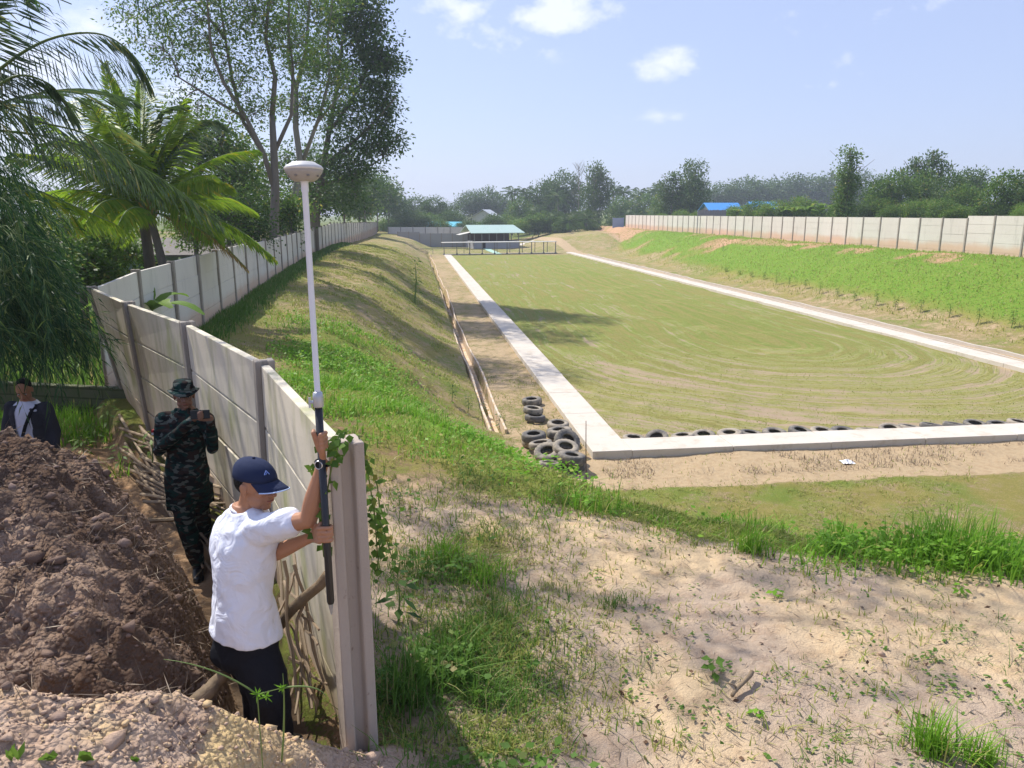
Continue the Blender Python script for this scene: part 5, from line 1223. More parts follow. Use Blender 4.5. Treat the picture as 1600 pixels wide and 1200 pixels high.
def detailed_tree(name, label, cat, stems, blobs, mbark, mleaf, seed, llen=.16, lw=.08, per=14, spread=.42, group=None, droop=.25, twig=.012):
    """stems: list of (points, radii); blobs: (centre, (rx, ry, rz), sprays). A twig runs from the nearest limb to every spray."""
    rng = np.random.RandomState(seed); base = Vector(stems[0][0][0])
    e = empty(name, base, label=label, cat=cat, group=group); m = MB(); nodes = []
    for pts, rad in stems:
        pts = [Vector(p) for p in pts]; m.tube([p - base for p in pts], rad, 9)
        for i in range(len(pts) - 1):
            for k in range(4):
                if rad[i] < .45: nodes.append(np.array(pts[i].lerp(pts[i + 1], k / 4)))
    nodes = np.array(nodes); m.build('trunk', mbark, e, True)
    br = MB(); C_, D_, = [], []
    for c, r, ns in blobs:
        c = np.array(c); hubs = []
        nh = max(3, ns // 9)
        for h in range(nh):
            d = rnd_dirs(rng, 1)[0] * rng.uniform(.2, .75); hubs.append(c + d * np.array(r))
        hubs = np.array(hubs)
        for hb_ in hubs:
            i = np.argmin(((nodes - hb_) ** 2).sum(1) + 1.2 * np.clip(nodes[:, 2] - hb_[2], 0, 9) ** 2); p = nodes[i]
            L_ = np.linalg.norm(hb_ - p); br.tube([q - base for q in curve(p, hb_, Vector((0, 0, .10 * L_)), 5)], [min(.07, .012 + .012 * L_) * (1 - .13 * k) for k in range(6)], 5, False)
        for k in range(ns):
            d = rnd_dirs(rng, 1)[0]; d = d * (rng.rand() ** .33); q = c + d * np.array(r)
            i = np.argmin(((hubs - q) ** 2).sum(1)); hb_ = hubs[i]
            br.tube([x - base for x in curve(hb_, q, Vector((0, 0, .08)), 3)], [twig, twig * .8, twig * .6, twig * .35], 4, False)
            n = rng.poisson(per) + 2; g = rng.randn(n, 3) * spread * np.array([1, 1, .55]); C_.append(q + g)
            dd = g / (np.linalg.norm(g, axis=1, keepdims=True) + .05) + rng.randn(n, 3) * .5; dd[:, 2] -= droop; D_.append(dd)
    br.build('branch', mbark, e, True)
    C_ = np.concatenate(C_) - np.array(base); D_ = np.concatenate(D_); n = len(C_)
    nn = rng.randn(n, 3) * .6; nn[:, 2] += 1
    leaves('crown', C_, D_, nn, llen * rng.uniform(.6, 1.25, n), lw * rng.uniform(.7, 1.2, n), mleaf, e, rng.rand(n))
    return e
# ---------------------------------------------------------------- the tall trees behind the left fence
def stem_px(pts, Y, r0, r1, jit=.0):
    n = len(pts); return [D(u, v, Y + j * jit) for j, (u, v) in enumerate(pts)], [r0 + (r1 - r0) * (i / (n - 1)) ** .8 for i in range(n)]
Yt = 36.0
def blob(u, v, ru, rv, Y, ns, dep=1.0):
    c = D(u, v, Y); s = Y / F; return (tuple(c), (ru * s, ru * s * dep, rv * s), ns)
b0 = D(428, 384, Yt); b0.z = 2.2
detailed_tree('tall_tree', 'tall many-stemmed tree with thin rising limbs and airy crown behind the left fence', 'tree',
    [([b0, *stem_px([(428, 372), (430, 300), (428, 240), (425, 180)], Yt, 1, 1)[0]], [.27, .23, .2, .17, .13]),
     stem_px([(430, 300), (412, 240), (385, 185), (350, 130), (330, 80), (325, 20), (322, -60)], Yt, .13, .04, -.3), stem_px([(412, 240), (380, 190), (362, 120), (352, 60), (340, -20), (338, -80)], Yt, .10, .04, .3),
     stem_px([(425, 180), (430, 120), (415, 60), (420, 0), (415, -90)], Yt, .13, .05, .1), stem_px([(385, 185), (350, 165), (310, 140), (270, 115)], Yt, .09, .03, -.4), stem_px([(352, 60), (320, 20), (290, -20)], Yt, .08, .03, .2),
     stem_px([(428, 240), (455, 180), (458, 110), (450, 40), (455, -60)], Yt, .10, .04, .3)],
    [blob(330, 40, 70, 45, Yt, 80), blob(400, 20, 60, 45, Yt, 80), blob(270, 70, 60, 40, Yt, 55), blob(350, 110, 60, 35, Yt, 60), blob(230, 30, 50, 35, Yt, 40), blob(440, 70, 45, 50, Yt, 60), blob(310, -40, 120, 50, Yt, 120), blob(430, -50, 100, 50, Yt, 110),
     blob(300, 165, 45, 35, Yt, 30), blob(395, 170, 40, 30, Yt, 35)], M_bark, M_lf_mid, 5, .19, .085, 22, .36)
Yq = 46; b0 = D(463, 372, Yq); b0.z = 2.2
detailed_tree('tall_tree', 'pale-trunked tree forking into upright limbs, right of the many-stemmed one', 'tree',
    [([b0, *stem_px([(455, 330), (470, 260), (462, 200), (462, 140)], Yq, 1, 1)[0]], [.26, .22, .19, .17, .15]),
     stem_px([(462, 140), (450, 90), (452, 30), (450, -60)], Yq, .12, .05, .2), stem_px([(462, 140), (478, 80), (482, 20), (490, -60)], Yq, .12, .05, -.2),
     stem_px([(470, 260), (500, 180), (515, 120), (512, 60), (520, 0)], Yq, .13, .04, .3), stem_px([(490, 200), (530, 150), (555, 110)], Yq, .07, .03, .3)],
    [blob(480, 50, 50, 55, Yq, 90), blob(500, -30, 80, 45, Yq, 110), blob(505, 130, 45, 40, Yq, 60), blob(460, 160, 40, 30, Yq, 30)], M_barkp, M_lf_mid, 6, .22, .11, 28, .36)
Yr = 52; b0 = D(490, 372, Yr); b0.z = 2.3
detailed_tree('tall_tree', 'dark broad-leaved tree hanging over the left fence with its clumped crown against the sky', 'tree',
    [([b0, *stem_px([(492, 330), (505, 260), (515, 200), (528, 130), (535, 60)], Yr, 1, 1)[0]], [.26, .23, .2, .16, .12, .08]),
     stem_px([(505, 260), (560, 215), (595, 180), (620, 150)], Yr, .13, .04, -.3), stem_px([(520, 200), (560, 140), (585, 80), (590, 20)], Yr, .13, .04, .2), stem_px([(500, 290), (560, 270), (610, 240)], Yr, .1, .03, -.2), stem_px([(535, 60), (555, 0), (560, -60)], Yr, .1, .04, 0)],
    [blob(545, 30, 42, 40, Yr, 150), blob(580, 60, 34, 40, Yr, 110), blob(565, 120, 48, 42, Yr, 150), blob(606, 100, 24, 20, Yr, 50), blob(600, 160, 22, 30, Yr, 60), blob(555, 190, 55, 40, Yr, 150), blob(598, 222, 34, 20, Yr, 60), blob(550, 250, 50, 35, Yr, 120),
     blob(570, -30, 50, 35, Yr, 90), blob(520, 290, 60, 40, Yr, 130), blob(510, 100, 30, 40, Yr, 50), blob(622, 215, 12, 8, Yr, 10)], M_bark, M_lf_dark, 7, .26, .15, 17, .36)
b0 = D(300, 385, Yt + 4); b0.z = 2.2
detailed_tree('leafy_tree', 'light green bushy tree filling in behind the coconut palm crown', 'tree',
    [([b0, *stem_px([(300, 340), (305, 280), (315, 230)], Yt + 4, 1, 1)[0]], [.25, .22, .18, .12]), stem_px([(305, 280), (340, 230), (360, 190)], Yt + 4, .12, .04), stem_px([(300, 300), (270, 250), (255, 220)], Yt + 4, .1, .04)],
    [blob(320, 215, 55, 38, Yt + 4, 110), blob(360, 250, 45, 40, Yt + 4, 100), blob(275, 240, 45, 35, Yt + 4, 70), blob(350, 300, 50, 35, Yt + 4, 110), blob(300, 300, 40, 35, Yt + 4, 60)], M_bark, M_lf_mid, 8, .24, .13, 18, .45)
# understorey shrubs along the outside of the left fence: (u, v centre, ru, rv, Y, material, label)
shr = [(165, 385, 46, 22, 22, M_lf_mid, 'low leafy bush in front of the plank screen behind the palm'), (120, 410, 46, 26, 19, M_lf_mid, 'leafy bush behind the left fence corner, below the drooping frond'), (40, 400, 50, 50, 17, M_lf_dark, 'dark bush behind the bamboo at the left edge'), (150, 345, 50, 34, 27, M_lf_mid, 'bushy green tree filling in left of the young coconut palm'), (300, 352, 26, 26, 29, M_lf_light, 'light bush in front of the grey yard house, right of the palm'), (95, 330, 50, 50, 30, M_lf_dark, 'dark tree behind the bamboo and the drooping palm frond'), (350, 325, 34, 38, 30, M_lf_mid, 'green shrub with orange-tipped leaves just right of the grey yard house'), (385, 340, 30, 36, 31, M_lf_dark, 'dark shrub against the foot of the many-stemmed tree'),
       (452, 342, 26, 26, 44, M_lf_light, 'small bright green bush between the tree trunks and the survey rod'), (495, 325, 34, 38, 56, M_lf_dark, 'dark bush just right of the survey rod, over the fence'),
       (535, 318, 36, 38, 74, M_lf_dark, 'dark rounded tree overtopping the middle of the left fence'), (568, 310, 34, 40, 106, M_lf_dark, 'dark tree hanging over the far third of the left fence'),
       (588, 316, 24, 36, 138, M_lf_far, 'bluish dark tree above the far end of the left fence'), (606, 325, 22, 28, 152, M_lf_far, 'small dark tree just beyond the last panel of the left fence'), (420, 320, 40, 50, 44, M_lf_dark, 'deep green tree mass behind the tall trunks'), (480, 270, 60, 50, 58, M_lf_dark, 'broad dark crown in the gap behind the pale trunk'), (375, 265, 50, 45, 50, M_lf_mid, 'mid green crown glimpsed behind the many-stemmed tree'),
       (560, 340, 14, 14, 108, M_lf_light, 'light green bush close over the far left fence panels')]
for k, (u, v, ru, rv, Y, mt, lab) in enumerate(shr):
    lo2 = .7
    if u > 440: v -= 15; rv *= .72; lo2 = .15
    c = D(u, v, Y); s = Y / F; zb = 2.3; base = Vector((c.x, c.y, zb)); st_ = [([base, Vector((c.x + .1, c.y, max(zb + .6, c.z - rv * s * .2)))], [.13, .06])]
    q = max(.14, .0045 * Y)
    detailed_tree('shrub', lab, 'shrub' if rv < 37 else 'tree', st_, [(tuple(c), (ru * s, ru * s * .8, rv * s), 150), ((c.x + ru * s * (.4 if lo2 > .5 else -.4), c.y, c.z - rv * s * lo2), (ru * s * .8, ru * s * .6, rv * s * .6), 70)], M_bark, mt, 30 + k, q, q * .55, 12, .012 * Y ** .9 + .12)
# ---------------------------------------------------------------- palms
def frond(parent, pts, leaf, mat, seed, n=60, wd=.035, hang=.5, name='frond', org=Vector()):
    """rachis through pts, two ranks of drooping leaflets"""
    rng = np.random.RandomState(seed); pts = [Vector(p) - org for p in pts]
    # smooth rachis
    P_ = []; K = 10
    for i in range(len(pts) - 1):
        p0, p1, p2, p3 = pts[max(i - 1, 0)], pts[i], pts[i + 1], pts[min(i + 2, len(pts) - 1)]
        for k in range(K):
            t = k / K; P_.append(.5 * ((2 * p1) + (p2 - p0) * t + (2 * p0 - 5 * p1 + 4 * p2 - p3) * t * t + (3 * p1 - p0 - 3 * p2 + p3) * t ** 3))
    P_.append(pts[-1]); L_ = len(P_); rad = [.028 * (1 - .85 * i / (L_ - 1)) + .002 for i in range(L_)]
    C_, D_, N_, ln = [], [], [], []
    for k in range(n):
        f = .14 + .86 * (k + rng.uniform(-.3, .3)) / n; f = min(max(f, .12), .995); i = int(f * (L_ - 1)); i = min(i, L_ - 2); ff = f * (L_ - 1) - i
        p = P_[i].lerp(P_[i + 1], ff); t = (P_[i + 1] - P_[i]).normalized(); sd_ = t.cross(Vector((0, 0, 1)))
        sd_ = sd_.normalized() if sd_.length > .1 else Vector((1, 0, 0))
        for sg in (-1, 1):
            d = (sd_ * sg * .8 + t * (.45 + .5 * f) + Vector((0, 0, -hang * rng.uniform(.5, 1.3)))).normalized()
            l = leaf * (math.sin(math.pi * min(.97, .18 + .80 * f)) ** .6) * rng.uniform(.8, 1.1)
            for seg in range(2):                  # a leaflet in two lengths so that it bends down
                C_.append(p if seg == 0 else p + d * l * .5); dd = d if seg == 0 else (d + Vector((0, 0, -.35 - hang * .5))).normalized()
                D_.append(dd); N_.append(t); ln.append(l * .55)
    fo = MB(); fo.tube(P_[::2] + ([] if (L_ - 1) % 2 == 0 else [P_[-1]]), (rad[::2] + ([] if (L_ - 1) % 2 == 0 else [rad[-1]])), 6); ro = fo.build(name, M_stem, parent, True)
    C_ = np.array([list(x) for x in C_]); n_ = len(C_); vr = np.repeat(rng.rand(n_ // 2), 2)
    leaves('leaflet', C_, np.array([list(x) for x in D_]), np.array([list(x) for x in N_]), np.array(ln), wd, mat, ro, vr, shape=.4)
    return ro
def palm(name, label, base, crown, nf, flen, mat, seed, rtrunk=.14, leaf=.8, lo=-.5, hi=1.25, extra=(), group=None, dry=2, n=55, wd=.035):
    rng = random.Random(seed); e = empty(name, base, label=label, cat='palm', group=group); org = Vector(base)
    m = MB(); pts = curve(base, crown, Vector((.12, 0, 0)), 10); m.tube([p - org for p in pts], [rtrunk * (1.35 - .5 * i / 10) for i in range(11)], 12)
    m.build('trunk', M_bark, e, True)
    m = MB()
    for k in range(14):
        a = k * 2.4; p = Vector(crown) - org + Vector((0, 0, -.35 + .03 * k)); m.tube([p, p + Vector((math.cos(a) * .25, math.sin(a) * .25, .35))], [.05, .02], 6)
    m.build('crown_shaft', M_lf_dry, e, True)
    for k in range(nf):
        a = k * 2.399 + rng.uniform(-.2, .2); el = lo + (hi - lo) * ((k + .5) / nf) ** .8; L_ = flen * rng.uniform(.85, 1.08)
        h = Vector((math.cos(a), math.sin(a), 0)); p0 = Vector(crown); sag = .75 - .45 * max(0, el)
        pts = [p0, p0 + h * L_ * .33 * math.cos(el) + Vector((0, 0, L_ * .33 * math.sin(el))), p0 + h * L_ * .66 * math.cos(el) + Vector((0, 0, L_ * .66 * math.sin(el) - L_ * .12 * sag)), p0 + h * L_ * .92 * math.cos(el) + Vector((0, 0, L_ * .92 * math.sin(el) - L_ * .36 * sag))]
        frond(e, pts, leaf, M_lf_dry if k < dry else mat, seed * 100 + k, n, wd, .35 + .3 * (el < .2), org=org)
    for k, (pl, mt, hg) in enumerate(extra): frond(e, pl, leaf * 1.05, mt, seed * 100 + 60 + k, 70, wd, hg, org=org)
    return e
pb = D(222, 402, 20); pb.z = 2.3; pc = D(220, 322, 20)
palm('coconut_palm', 'young coconut palm with bright upright fronds just beyond the left fence corner', pb, pc, 22, 3.7, M_lf_palm, 1, .13, .95, -.15, 1.5, dry=0, n=84, wd=.06,
     extra=[([pc, D(180, 250, 19.6), D(120, 220, 19), D(60, 225, 18.5)], M_lf_palm, .5), ([pc, D(262, 250, 20), D(310, 195, 20), D(338, 190, 20)], M_lf_palmd, .35), ([pc, D(270, 300, 19.6), D(310, 330, 19), D(335, 370, 18.6)], M_lf_palm, .5), ([pc, D(214, 240, 20.2), D(196, 170, 20.4), D(178, 125, 20.4)], M_lf_palm, .2), ([pc, D(235, 240, 20.2), D(250, 180, 20.4), D(285, 165, 20.6)], M_lf_palmd, .25)])
pb2 = D(258, 408, 18.5); pb2.z = 2.2; pc2 = D(232, 330, 19.2)
palm('coconut_palm', 'slimmer leaning palm trunk crossing right of the bright young coconut palm', pb2, pc2, 8, 2.8, M_lf_palm, 3, .10, .7, -.4, .9, dry=1)
Yp = 12.5; pb = Vector((D(-130, 500, Yp).x, Yp, 2.4)); pc = D(-95, 200, Yp)
palm('coconut_palm', 'large coconut palm leaning in from the left edge with long dark arching fronds', pb, pc, 9, 4.2, M_lf_palmd, 2, .2, 1.0, -.2, 1.2, dry=0, n=60, wd=.04,
     extra=[([pc, D(0, 108, Yp), D(75, 62, Yp), D(150, 52, Yp), D(200, 78, Yp), D(226, 118, Yp)], M_lf_palmd, .9), ([pc, D(-10, 165, Yp), D(60, 190, Yp), D(130, 208, Yp), D(200, 248, Yp), D(256, 315, Yp)], M_lf_palmd, 1.6),
            ([pc, D(-20, 145, Yp - .5), D(30, 118, Yp - .5), D(75, 130, Yp - .5), D(95, 150, Yp - .5)], M_lf_palmd, 1.0), ([pc, D(-30, 260, Yp - .4), D(40, 290, Yp - .3), D(100, 315, Yp), D(180, 350, Yp)], M_lf_palm, .8)])
# banana plants
def banana(base, h, n, L_, seed, label, group=None, mat=None):
    rng = random.Random(seed); e = empty('banana_plant', base, label=label, cat='banana plant', group=group); m = MB(); m.tube([(0, 0, 0), (.02, 0, h * .5), (0, .02, h)], [.10, .085, .05], 8); m.build('stem', M_stem, e, True)
    for k in range(n):
        a = k * 2.4 + rng.uniform(-.3, .3); el = rng.uniform(.5, 1.25); hd = Vector((math.cos(a), math.sin(a), 0)); l = L_ * rng.uniform(.8, 1.1); V = []; Fc = []; K = 9; var = []
        for i in range(K + 1):
            f = i / K; p = Vector((0, 0, h * .9)) + hd * (l * f * math.cos(el)) + Vector((0, 0, l * f * math.sin(el) - l * .55 * f * f)); w_ = .23 * l / 1.8 * math.sin(math.pi * min(1, .08 + .9 * f)) ** .5; s_d = Vector((-hd.y, hd.x, 0))
            j = rng.uniform(-.03, .03)
            V += [p + s_d * (w_ + j) + Vector((0, 0, w_ * .25)), p, p - s_d * (w_ - j) + Vector((0, 0, w_ * .25))]
        for i in range(K):
            a0 = i * 3; Fc += [(a0, a0 + 1, a0 + 4, a0 + 3), (a0 + 1, a0 + 2, a0 + 5, a0 + 4)]
        me = newmesh('leaf', V, Fc, mat or M_lf_light, True, {'var': [rng.uniform(.3, 1)] * len(V)}); mobj('leaf', me, e)
    return e
g = D(192, 440, 13.2); banana((g.x - .1, 14.2, 2.3), 1.6, 6, 1.5, 4, 'banana plant with broad bright leaves at the left fence corner')
g = D(205, 440, 15.5); banana((g.x - .3, 15.8, 2.3), 1.0, 5, 1.2, 9, 'smaller banana plant with bluish leaves behind the fence corner')
# ---------------------------------------------------------------- bamboo
rng = np.random.RandomState(77); rb_ = random.Random(77)
bbase = Vector((-8.6, 10.2, 2.4)); be = empty('bamboo_clump', bbase, label='dark green feathery bamboo overhanging the heap and fence corner from the left', cat='bamboo')
culms = []; cm = MB()
for k in range(15):
    a = rb_.uniform(-.9, .5); hh = rb_.uniform(6.0, 9.5); out_ = rb_.uniform(1.8, 5.0); p0 = bbase + Vector((rb_.uniform(-.9, .6), rb_.uniform(-1, .8), 0)); hd = Vector((math.cos(a), math.sin(a), 0)); pts = []
    for i in range(13): f = i / 12; pts.append(p0 + hd * out_ * f ** 2.0 + Vector((0, 0, hh * math.sin(f * 1.85) / math.sin(1.57))))
    culms.append(pts)
    if False: pass
    cm2 = MB(); cm2.tube([p - bbase for p in pts], [.04 * (1 - .8 * i / 12) for i in range(13)], 7); cm2.build('culm', M_stem, be, True)
nodes = np.array([list(p) for c in culms for p in c[2:]])
Q = []
def spray_pts(n, u0, u1, v0, v1, Ya, Yb): 
    for _ in range(n): Q.append(np.array(D(rb_.uniform(u0, u1), rb_.uniform(v0, v1), rb_.uniform(Ya, Yb))))
spray_pts(120, -160, 45, 290, 500, 7.6, 10); spray_pts(34, -120, 20, 200, 330, 8, 10.5); spray_pts(34, 0, 75, 380, 500, 7.6, 9); spray_pts(10, 70, 110, 470, 525, 7.6, 8.6); spray_pts(12, -60, 80, 480, 520, 7.2, 8.2); spray_pts(10, 20, 70, 310, 430, 8.5, 10)
nvis = len(Q)
for _ in range(120): Q.append(np.array([rb_.uniform(-9.0, -4.2), rb_.uniform(7.5, 11.5), rb_.uniform(8.3, 10.8)]))   # the upper clump, above the picture
for _ in range(140): Q.append(np.array([rb_.uniform(-5.2, -.2), rb_.uniform(8.0, 11.5), rb_.uniform(9.2, 11.6)]))
Q = np.array(Q)
hubs = Q[rng.permutation(len(Q))[:70]]; bm_ = MB()
for h_ in hubs:
    i = np.argmin(((nodes - h_) ** 2).sum(1)); p = Vector(nodes[i]); L_ = (Vector(h_) - p).length
    bm_.tube([q - bbase for q in curve(p, Vector(h_), Vector((0, 0, .12 * L_)), 6)], [.014, .013, .011, .009, .008, .006, .004], 5, False)
C_, D_, N_ = [], [], []
for q in Q:
    h_ = hubs[np.argmin(((hubs - q) ** 2).sum(1))]; bm_.tube([x - bbase for x in curve(Vector(h_), Vector(q), Vector((0, 0, .1)), 3)], [.004, .0035, .003, .002], 4, False)
    for tw in range(4):                          # four hanging twigs of leaves
        d = np.array([rng.uniform(-.2, 1), rng.uniform(-.7, .5), rng.uniform(-.9, .1)]); d /= np.linalg.norm(d); l = rng.uniform(.35, .7); n = 15
        f = (np.arange(n) + .5) / n; pos = q + np.outer(f, d) * l; pos[:, 2] -= .25 * f ** 2
        bm_.tube([Vector(q - np.array(bbase)), Vector(pos[n // 2] - np.array(bbase)), Vector(pos[-1] - np.array(bbase))], [.003, .002, .001], 3, False)
        dd = d + rng.randn(n, 3) * .55; dd[:, 2] -= .55; C_.append(pos); D_.append(dd); N_.append(rng.randn(n, 3) * .8 + np.array([0, 0, .6]))
bm_.build('branch', M_stem, be, True)
C_ = np.concatenate(C_) - np.array(bbase); n = len(C_)
leaves('foliage', C_, np.concatenate(D_), np.concatenate(N_), rng.uniform(.10, .19, n), rng.uniform(.012, .02, n), M_lf_bamboo, be, rng.rand(n), droop=.25)
# ================================================================ THE FAR TREES (each its own tree; a few crowns built once and copied)
rf2 = np.random.RandomState(9)
def crown_mesh(name, blobs, n, ll, lw, mat, seed, flat=.0, hollow=.5):
    """leaf-clump crown from ellipsoids given as (x, y, z, rx, ry, rz) in a 1 m tall tree box"""
    r = np.random.RandomState(seed); C_, D_, N_ = [], [], []
    vol = np.array([b[3] * b[5] for b in blobs]); vol = vol / vol.sum()
    for b, f in zip(blobs, vol):
        k = int(n * f); ncl = max(6, k // 16); cd = rnd_dirs(r, ncl); cr = hollow + (1 - hollow) * r.rand(ncl, 1) ** .5; cc = cd * cr * np.array(b[3:6]) + np.array(b[:3])
        i = r.randint(0, ncl, k); g = r.randn(k, 3) * np.array([.05, .05, .032]) * (1 + b[3] * 1.5); C_.append(cc[i] + g); D_.append(cd[i] + r.randn(k, 3) * .9 + np.array([0, 0, -.2])); N_.append(np.array([0, 0, 1.0]) + r.randn(k, 3) * .7)
    C_ = np.concatenate(C_); n_ = len(C_)
    return leaves(name, C_, np.concatenate(D_), np.concatenate(N_), ll * r.uniform(.6, 1.3, n_), lw * r.uniform(.7, 1.2, n_), mat, False, r.rand(n_))
def trunk_mesh(h, r, fork=3, seed=0, top=.75):
    q = random.Random(seed); m = MB(); m.tube([(0, 0, -.05), (q.uniform(-.02, .02), 0, h * .5), (0, q.uniform(-.02, .02), h)], [r, r * .75, r * .5], 7)
    for k in range(fork):
        a = q.uniform(0, 6.28); z0 = h * q.uniform(.55, 1); l = q.uniform(.18, .32); m.tube([(0, 0, z0), (math.cos(a) * l * .5, math.sin(a) * l * .5, z0 + (top - z0) * .5 + .03), (math.cos(a) * l, math.sin(a) * l, max(z0 + .1, top + q.uniform(-.1, .1)))], [r * .45, r * .3, r * .15], 5)
    return newmesh('trunk', m.v, m.f, M_bark, True, {'var': m.a})
def proto(blobs, n, ll, lw, mat, seed, th=.45, r=.018, fork=4, hollow=.5): return (trunk_mesh(th, r, fork, seed), crown_mesh('crown', blobs, n, ll, lw, mat, seed, hollow=hollow))
PT = {
 'round': proto([(0, 0, .62, .36, .34, .34), (.18, 0, .45, .26, .3, .24), (-.2, .05, .5, .26, .3, .26)], 5200, .05, .028, M_lf_far, 1, .5),
 'domed': proto([(0, 0, .72, .30, .3, .26), (.22, 0, .55, .24, .25, .2), (-.24, 0, .6, .24, .25, .2), (.05, 0, .35, .3, .3, .25)], 5200, .05, .028, M_lf_far, 2, .5),
 'tiered': proto([(0, 0, .86, .17, .17, .12), (.14, 0, .66, .2, .2, .12), (-.12, 0, .56, .22, .2, .12), (.06, 0, .38, .28, .26, .14), (-.12, 0, .2, .26, .26, .16)], 4600, .045, .024, M_lf_far, 3, .9, .014, 6, .4),
 'slender': proto([(0, 0, .88, .09, .09, .11), (.03, 0, .68, .12, .12, .12), (-.03, 0, .48, .11, .11, .14), (.02, 0, .28, .10, .1, .15), (0, 0, .12, .11, .1, .12)], 3800, .035, .022, M_lf_mid, 4, .95, .012, 8, .2),
 'open': proto([(0, 0, .85, .12, .12, .10), (.16, 0, .72, .10, .12, .08), (-.14, 0, .66, .10, .1, .08), (.08, 0, .52, .12, .12, .08), (-.06, .0, .42, .10, .1, .07)], 1900, .045, .026, M_lf_far, 5, .9, .014, 9, .2),
 'bushy': proto([(0, 0, .55, .42, .38, .36), (.3, 0, .4, .28, .3, .3), (-.3, 0, .38, .3, .3, .3)], 5200, .06, .034, M_lf_mid, 6, .3),
 'light': proto([(0, 0, .55, .42, .38, .36), (.28, 0, .42, .3, .3, .3), (-.3, 0, .38, .3, .3, .28)], 5200, .055, .032, M_lf_light, 7, .3),
}
def bare_mesh():
    q = random.Random(8); m = MB(); m.tube([(0, 0, 0), (.01, 0, .5), (0, 0, 1)], [.013, .009, .002], 6)
    for k in range(26):
        z0 = q.uniform(.35, .92); a = q.uniform(0, 6.28); l = q.uniform(.08, .22) * (1.15 - z0 * .6); p = Vector((0, 0, z0)); e_ = p + Vector((math.cos(a) * l, math.sin(a) * l, l * 1.1)); m.tube([p, p.lerp(e_, .5) + Vector((0, 0, -.01)), e_], [.004, .003, .0012], 4)
        for j in range(3): f = p.lerp(e_, q.uniform(.4, .9)); m.tube([f, f + Vector((q.uniform(-.05, .05), q.uniform(-.05, .05), q.uniform(.02, .08)))], [.0018, .0008], 3)
    return newmesh('trunk', m.v, m.f, M_barkp, True, {'var': m.a})
BARE = bare_mesh()
def palm_crown(seed, n, L_, leaf, mat, thick=.06, droop=.8):
    r = random.Random(seed); C_, D_, N_, ln = [], [], [], []; m = MB()
    for k in range(n):
        a = k * 2.4 + r.uniform(-.2, .2); el = -.5 + 1.7 * ((k + .5) / n); h = Vector((math.cos(a), math.sin(a), 0)); l = L_ * r.uniform(.85, 1.1); K = 16; P_ = []
        for i in range(K + 1): f = i / K; P_.append(h * l * f * math.cos(el) + Vector((0, 0, l * f * math.sin(el) - droop * l * .5 * f ** 2.2)))
        for i in range(2, K):
            t = (P_[i + 1] - P_[i]).normalized(); s_d = t.cross(Vector((0, 0, 1))).normalized()
            for j in range(2):
                p = P_[i].lerp(P_[i + 1], j * .5)
                for sg in (-1, 1): C_.append(list(p)); D_.append(list((s_d * sg * .9 + t * .5 + Vector((0, 0, -.55 * r.uniform(.6, 1.4)))).normalized())); N_.append(list(t)); ln.append(leaf * math.sin(math.pi * min(.95, .2 + .75 * i / K)) ** .6)
    v = np.random.RandomState(seed).rand(len(C_))
    return leaves('crown', C_, D_, N_, np.array(ln), thick, mat, False, v, shape=.35)
def palm_trunk(h, r): m = MB(); m.tube([(0, 0, -h), (.03 * h, 0, -h * .5), (0, 0, 0)], [r * 1.3, r, r * .9], 8); return newmesh('trunk', m.v, m.f, M_bark, True, {'var': m.a})
OILC = [palm_crown(s, 26, 3.6, .85, M_lf_far, .10, .9) for s in (1, 2)]; COCC = [palm_crown(s + 5, 18, 2.8, .65, M_lf_far, .09, .9) for s in (1, 2)]; OILT = palm_trunk(4, .32); COCT = palm_trunk(9, .14)
def put(name, cat, lab, group, u, vt, vb, Y, kind, wsc=1.0, rz=None):
    """a tree whose crown top is seen at (u, vt) and foot at vb, Y metres ahead"""
    top = D(u, vt, Y); ft = D(u, vb, Y); h = top.z - ft.z; zg = ft.z
    e = empty(name, (top.x, Y, zg), rf2.uniform(0, 6.28) if rz is None else rz, lab, cat, group)
    if kind in PT:
        t_m, c_m = PT[kind]; e.scale = (h * wsc, h * wsc, h); mobj('trunk', t_m, e); mobj('crown', c_m, e)
    elif kind == 'bare': e.scale = (h * wsc, h * wsc, h); mobj('trunk', BARE, e)
    elif kind in ('oil', 'coco'):
        C2, T2, up = (OILC, OILT, 2.2) if kind == 'oil' else (COCC, COCT, 1.6); c = mobj('crown', C2[rf2.randint(2)], e); t = mobj('trunk', T2, e); s = wsc; c.location = (0, 0, h - up * s); t.location = (0, 0, h - up * s); c.scale = (s, s, s); t.scale = (s, s, s)
    return e
FG = 'trees far beyond the range'
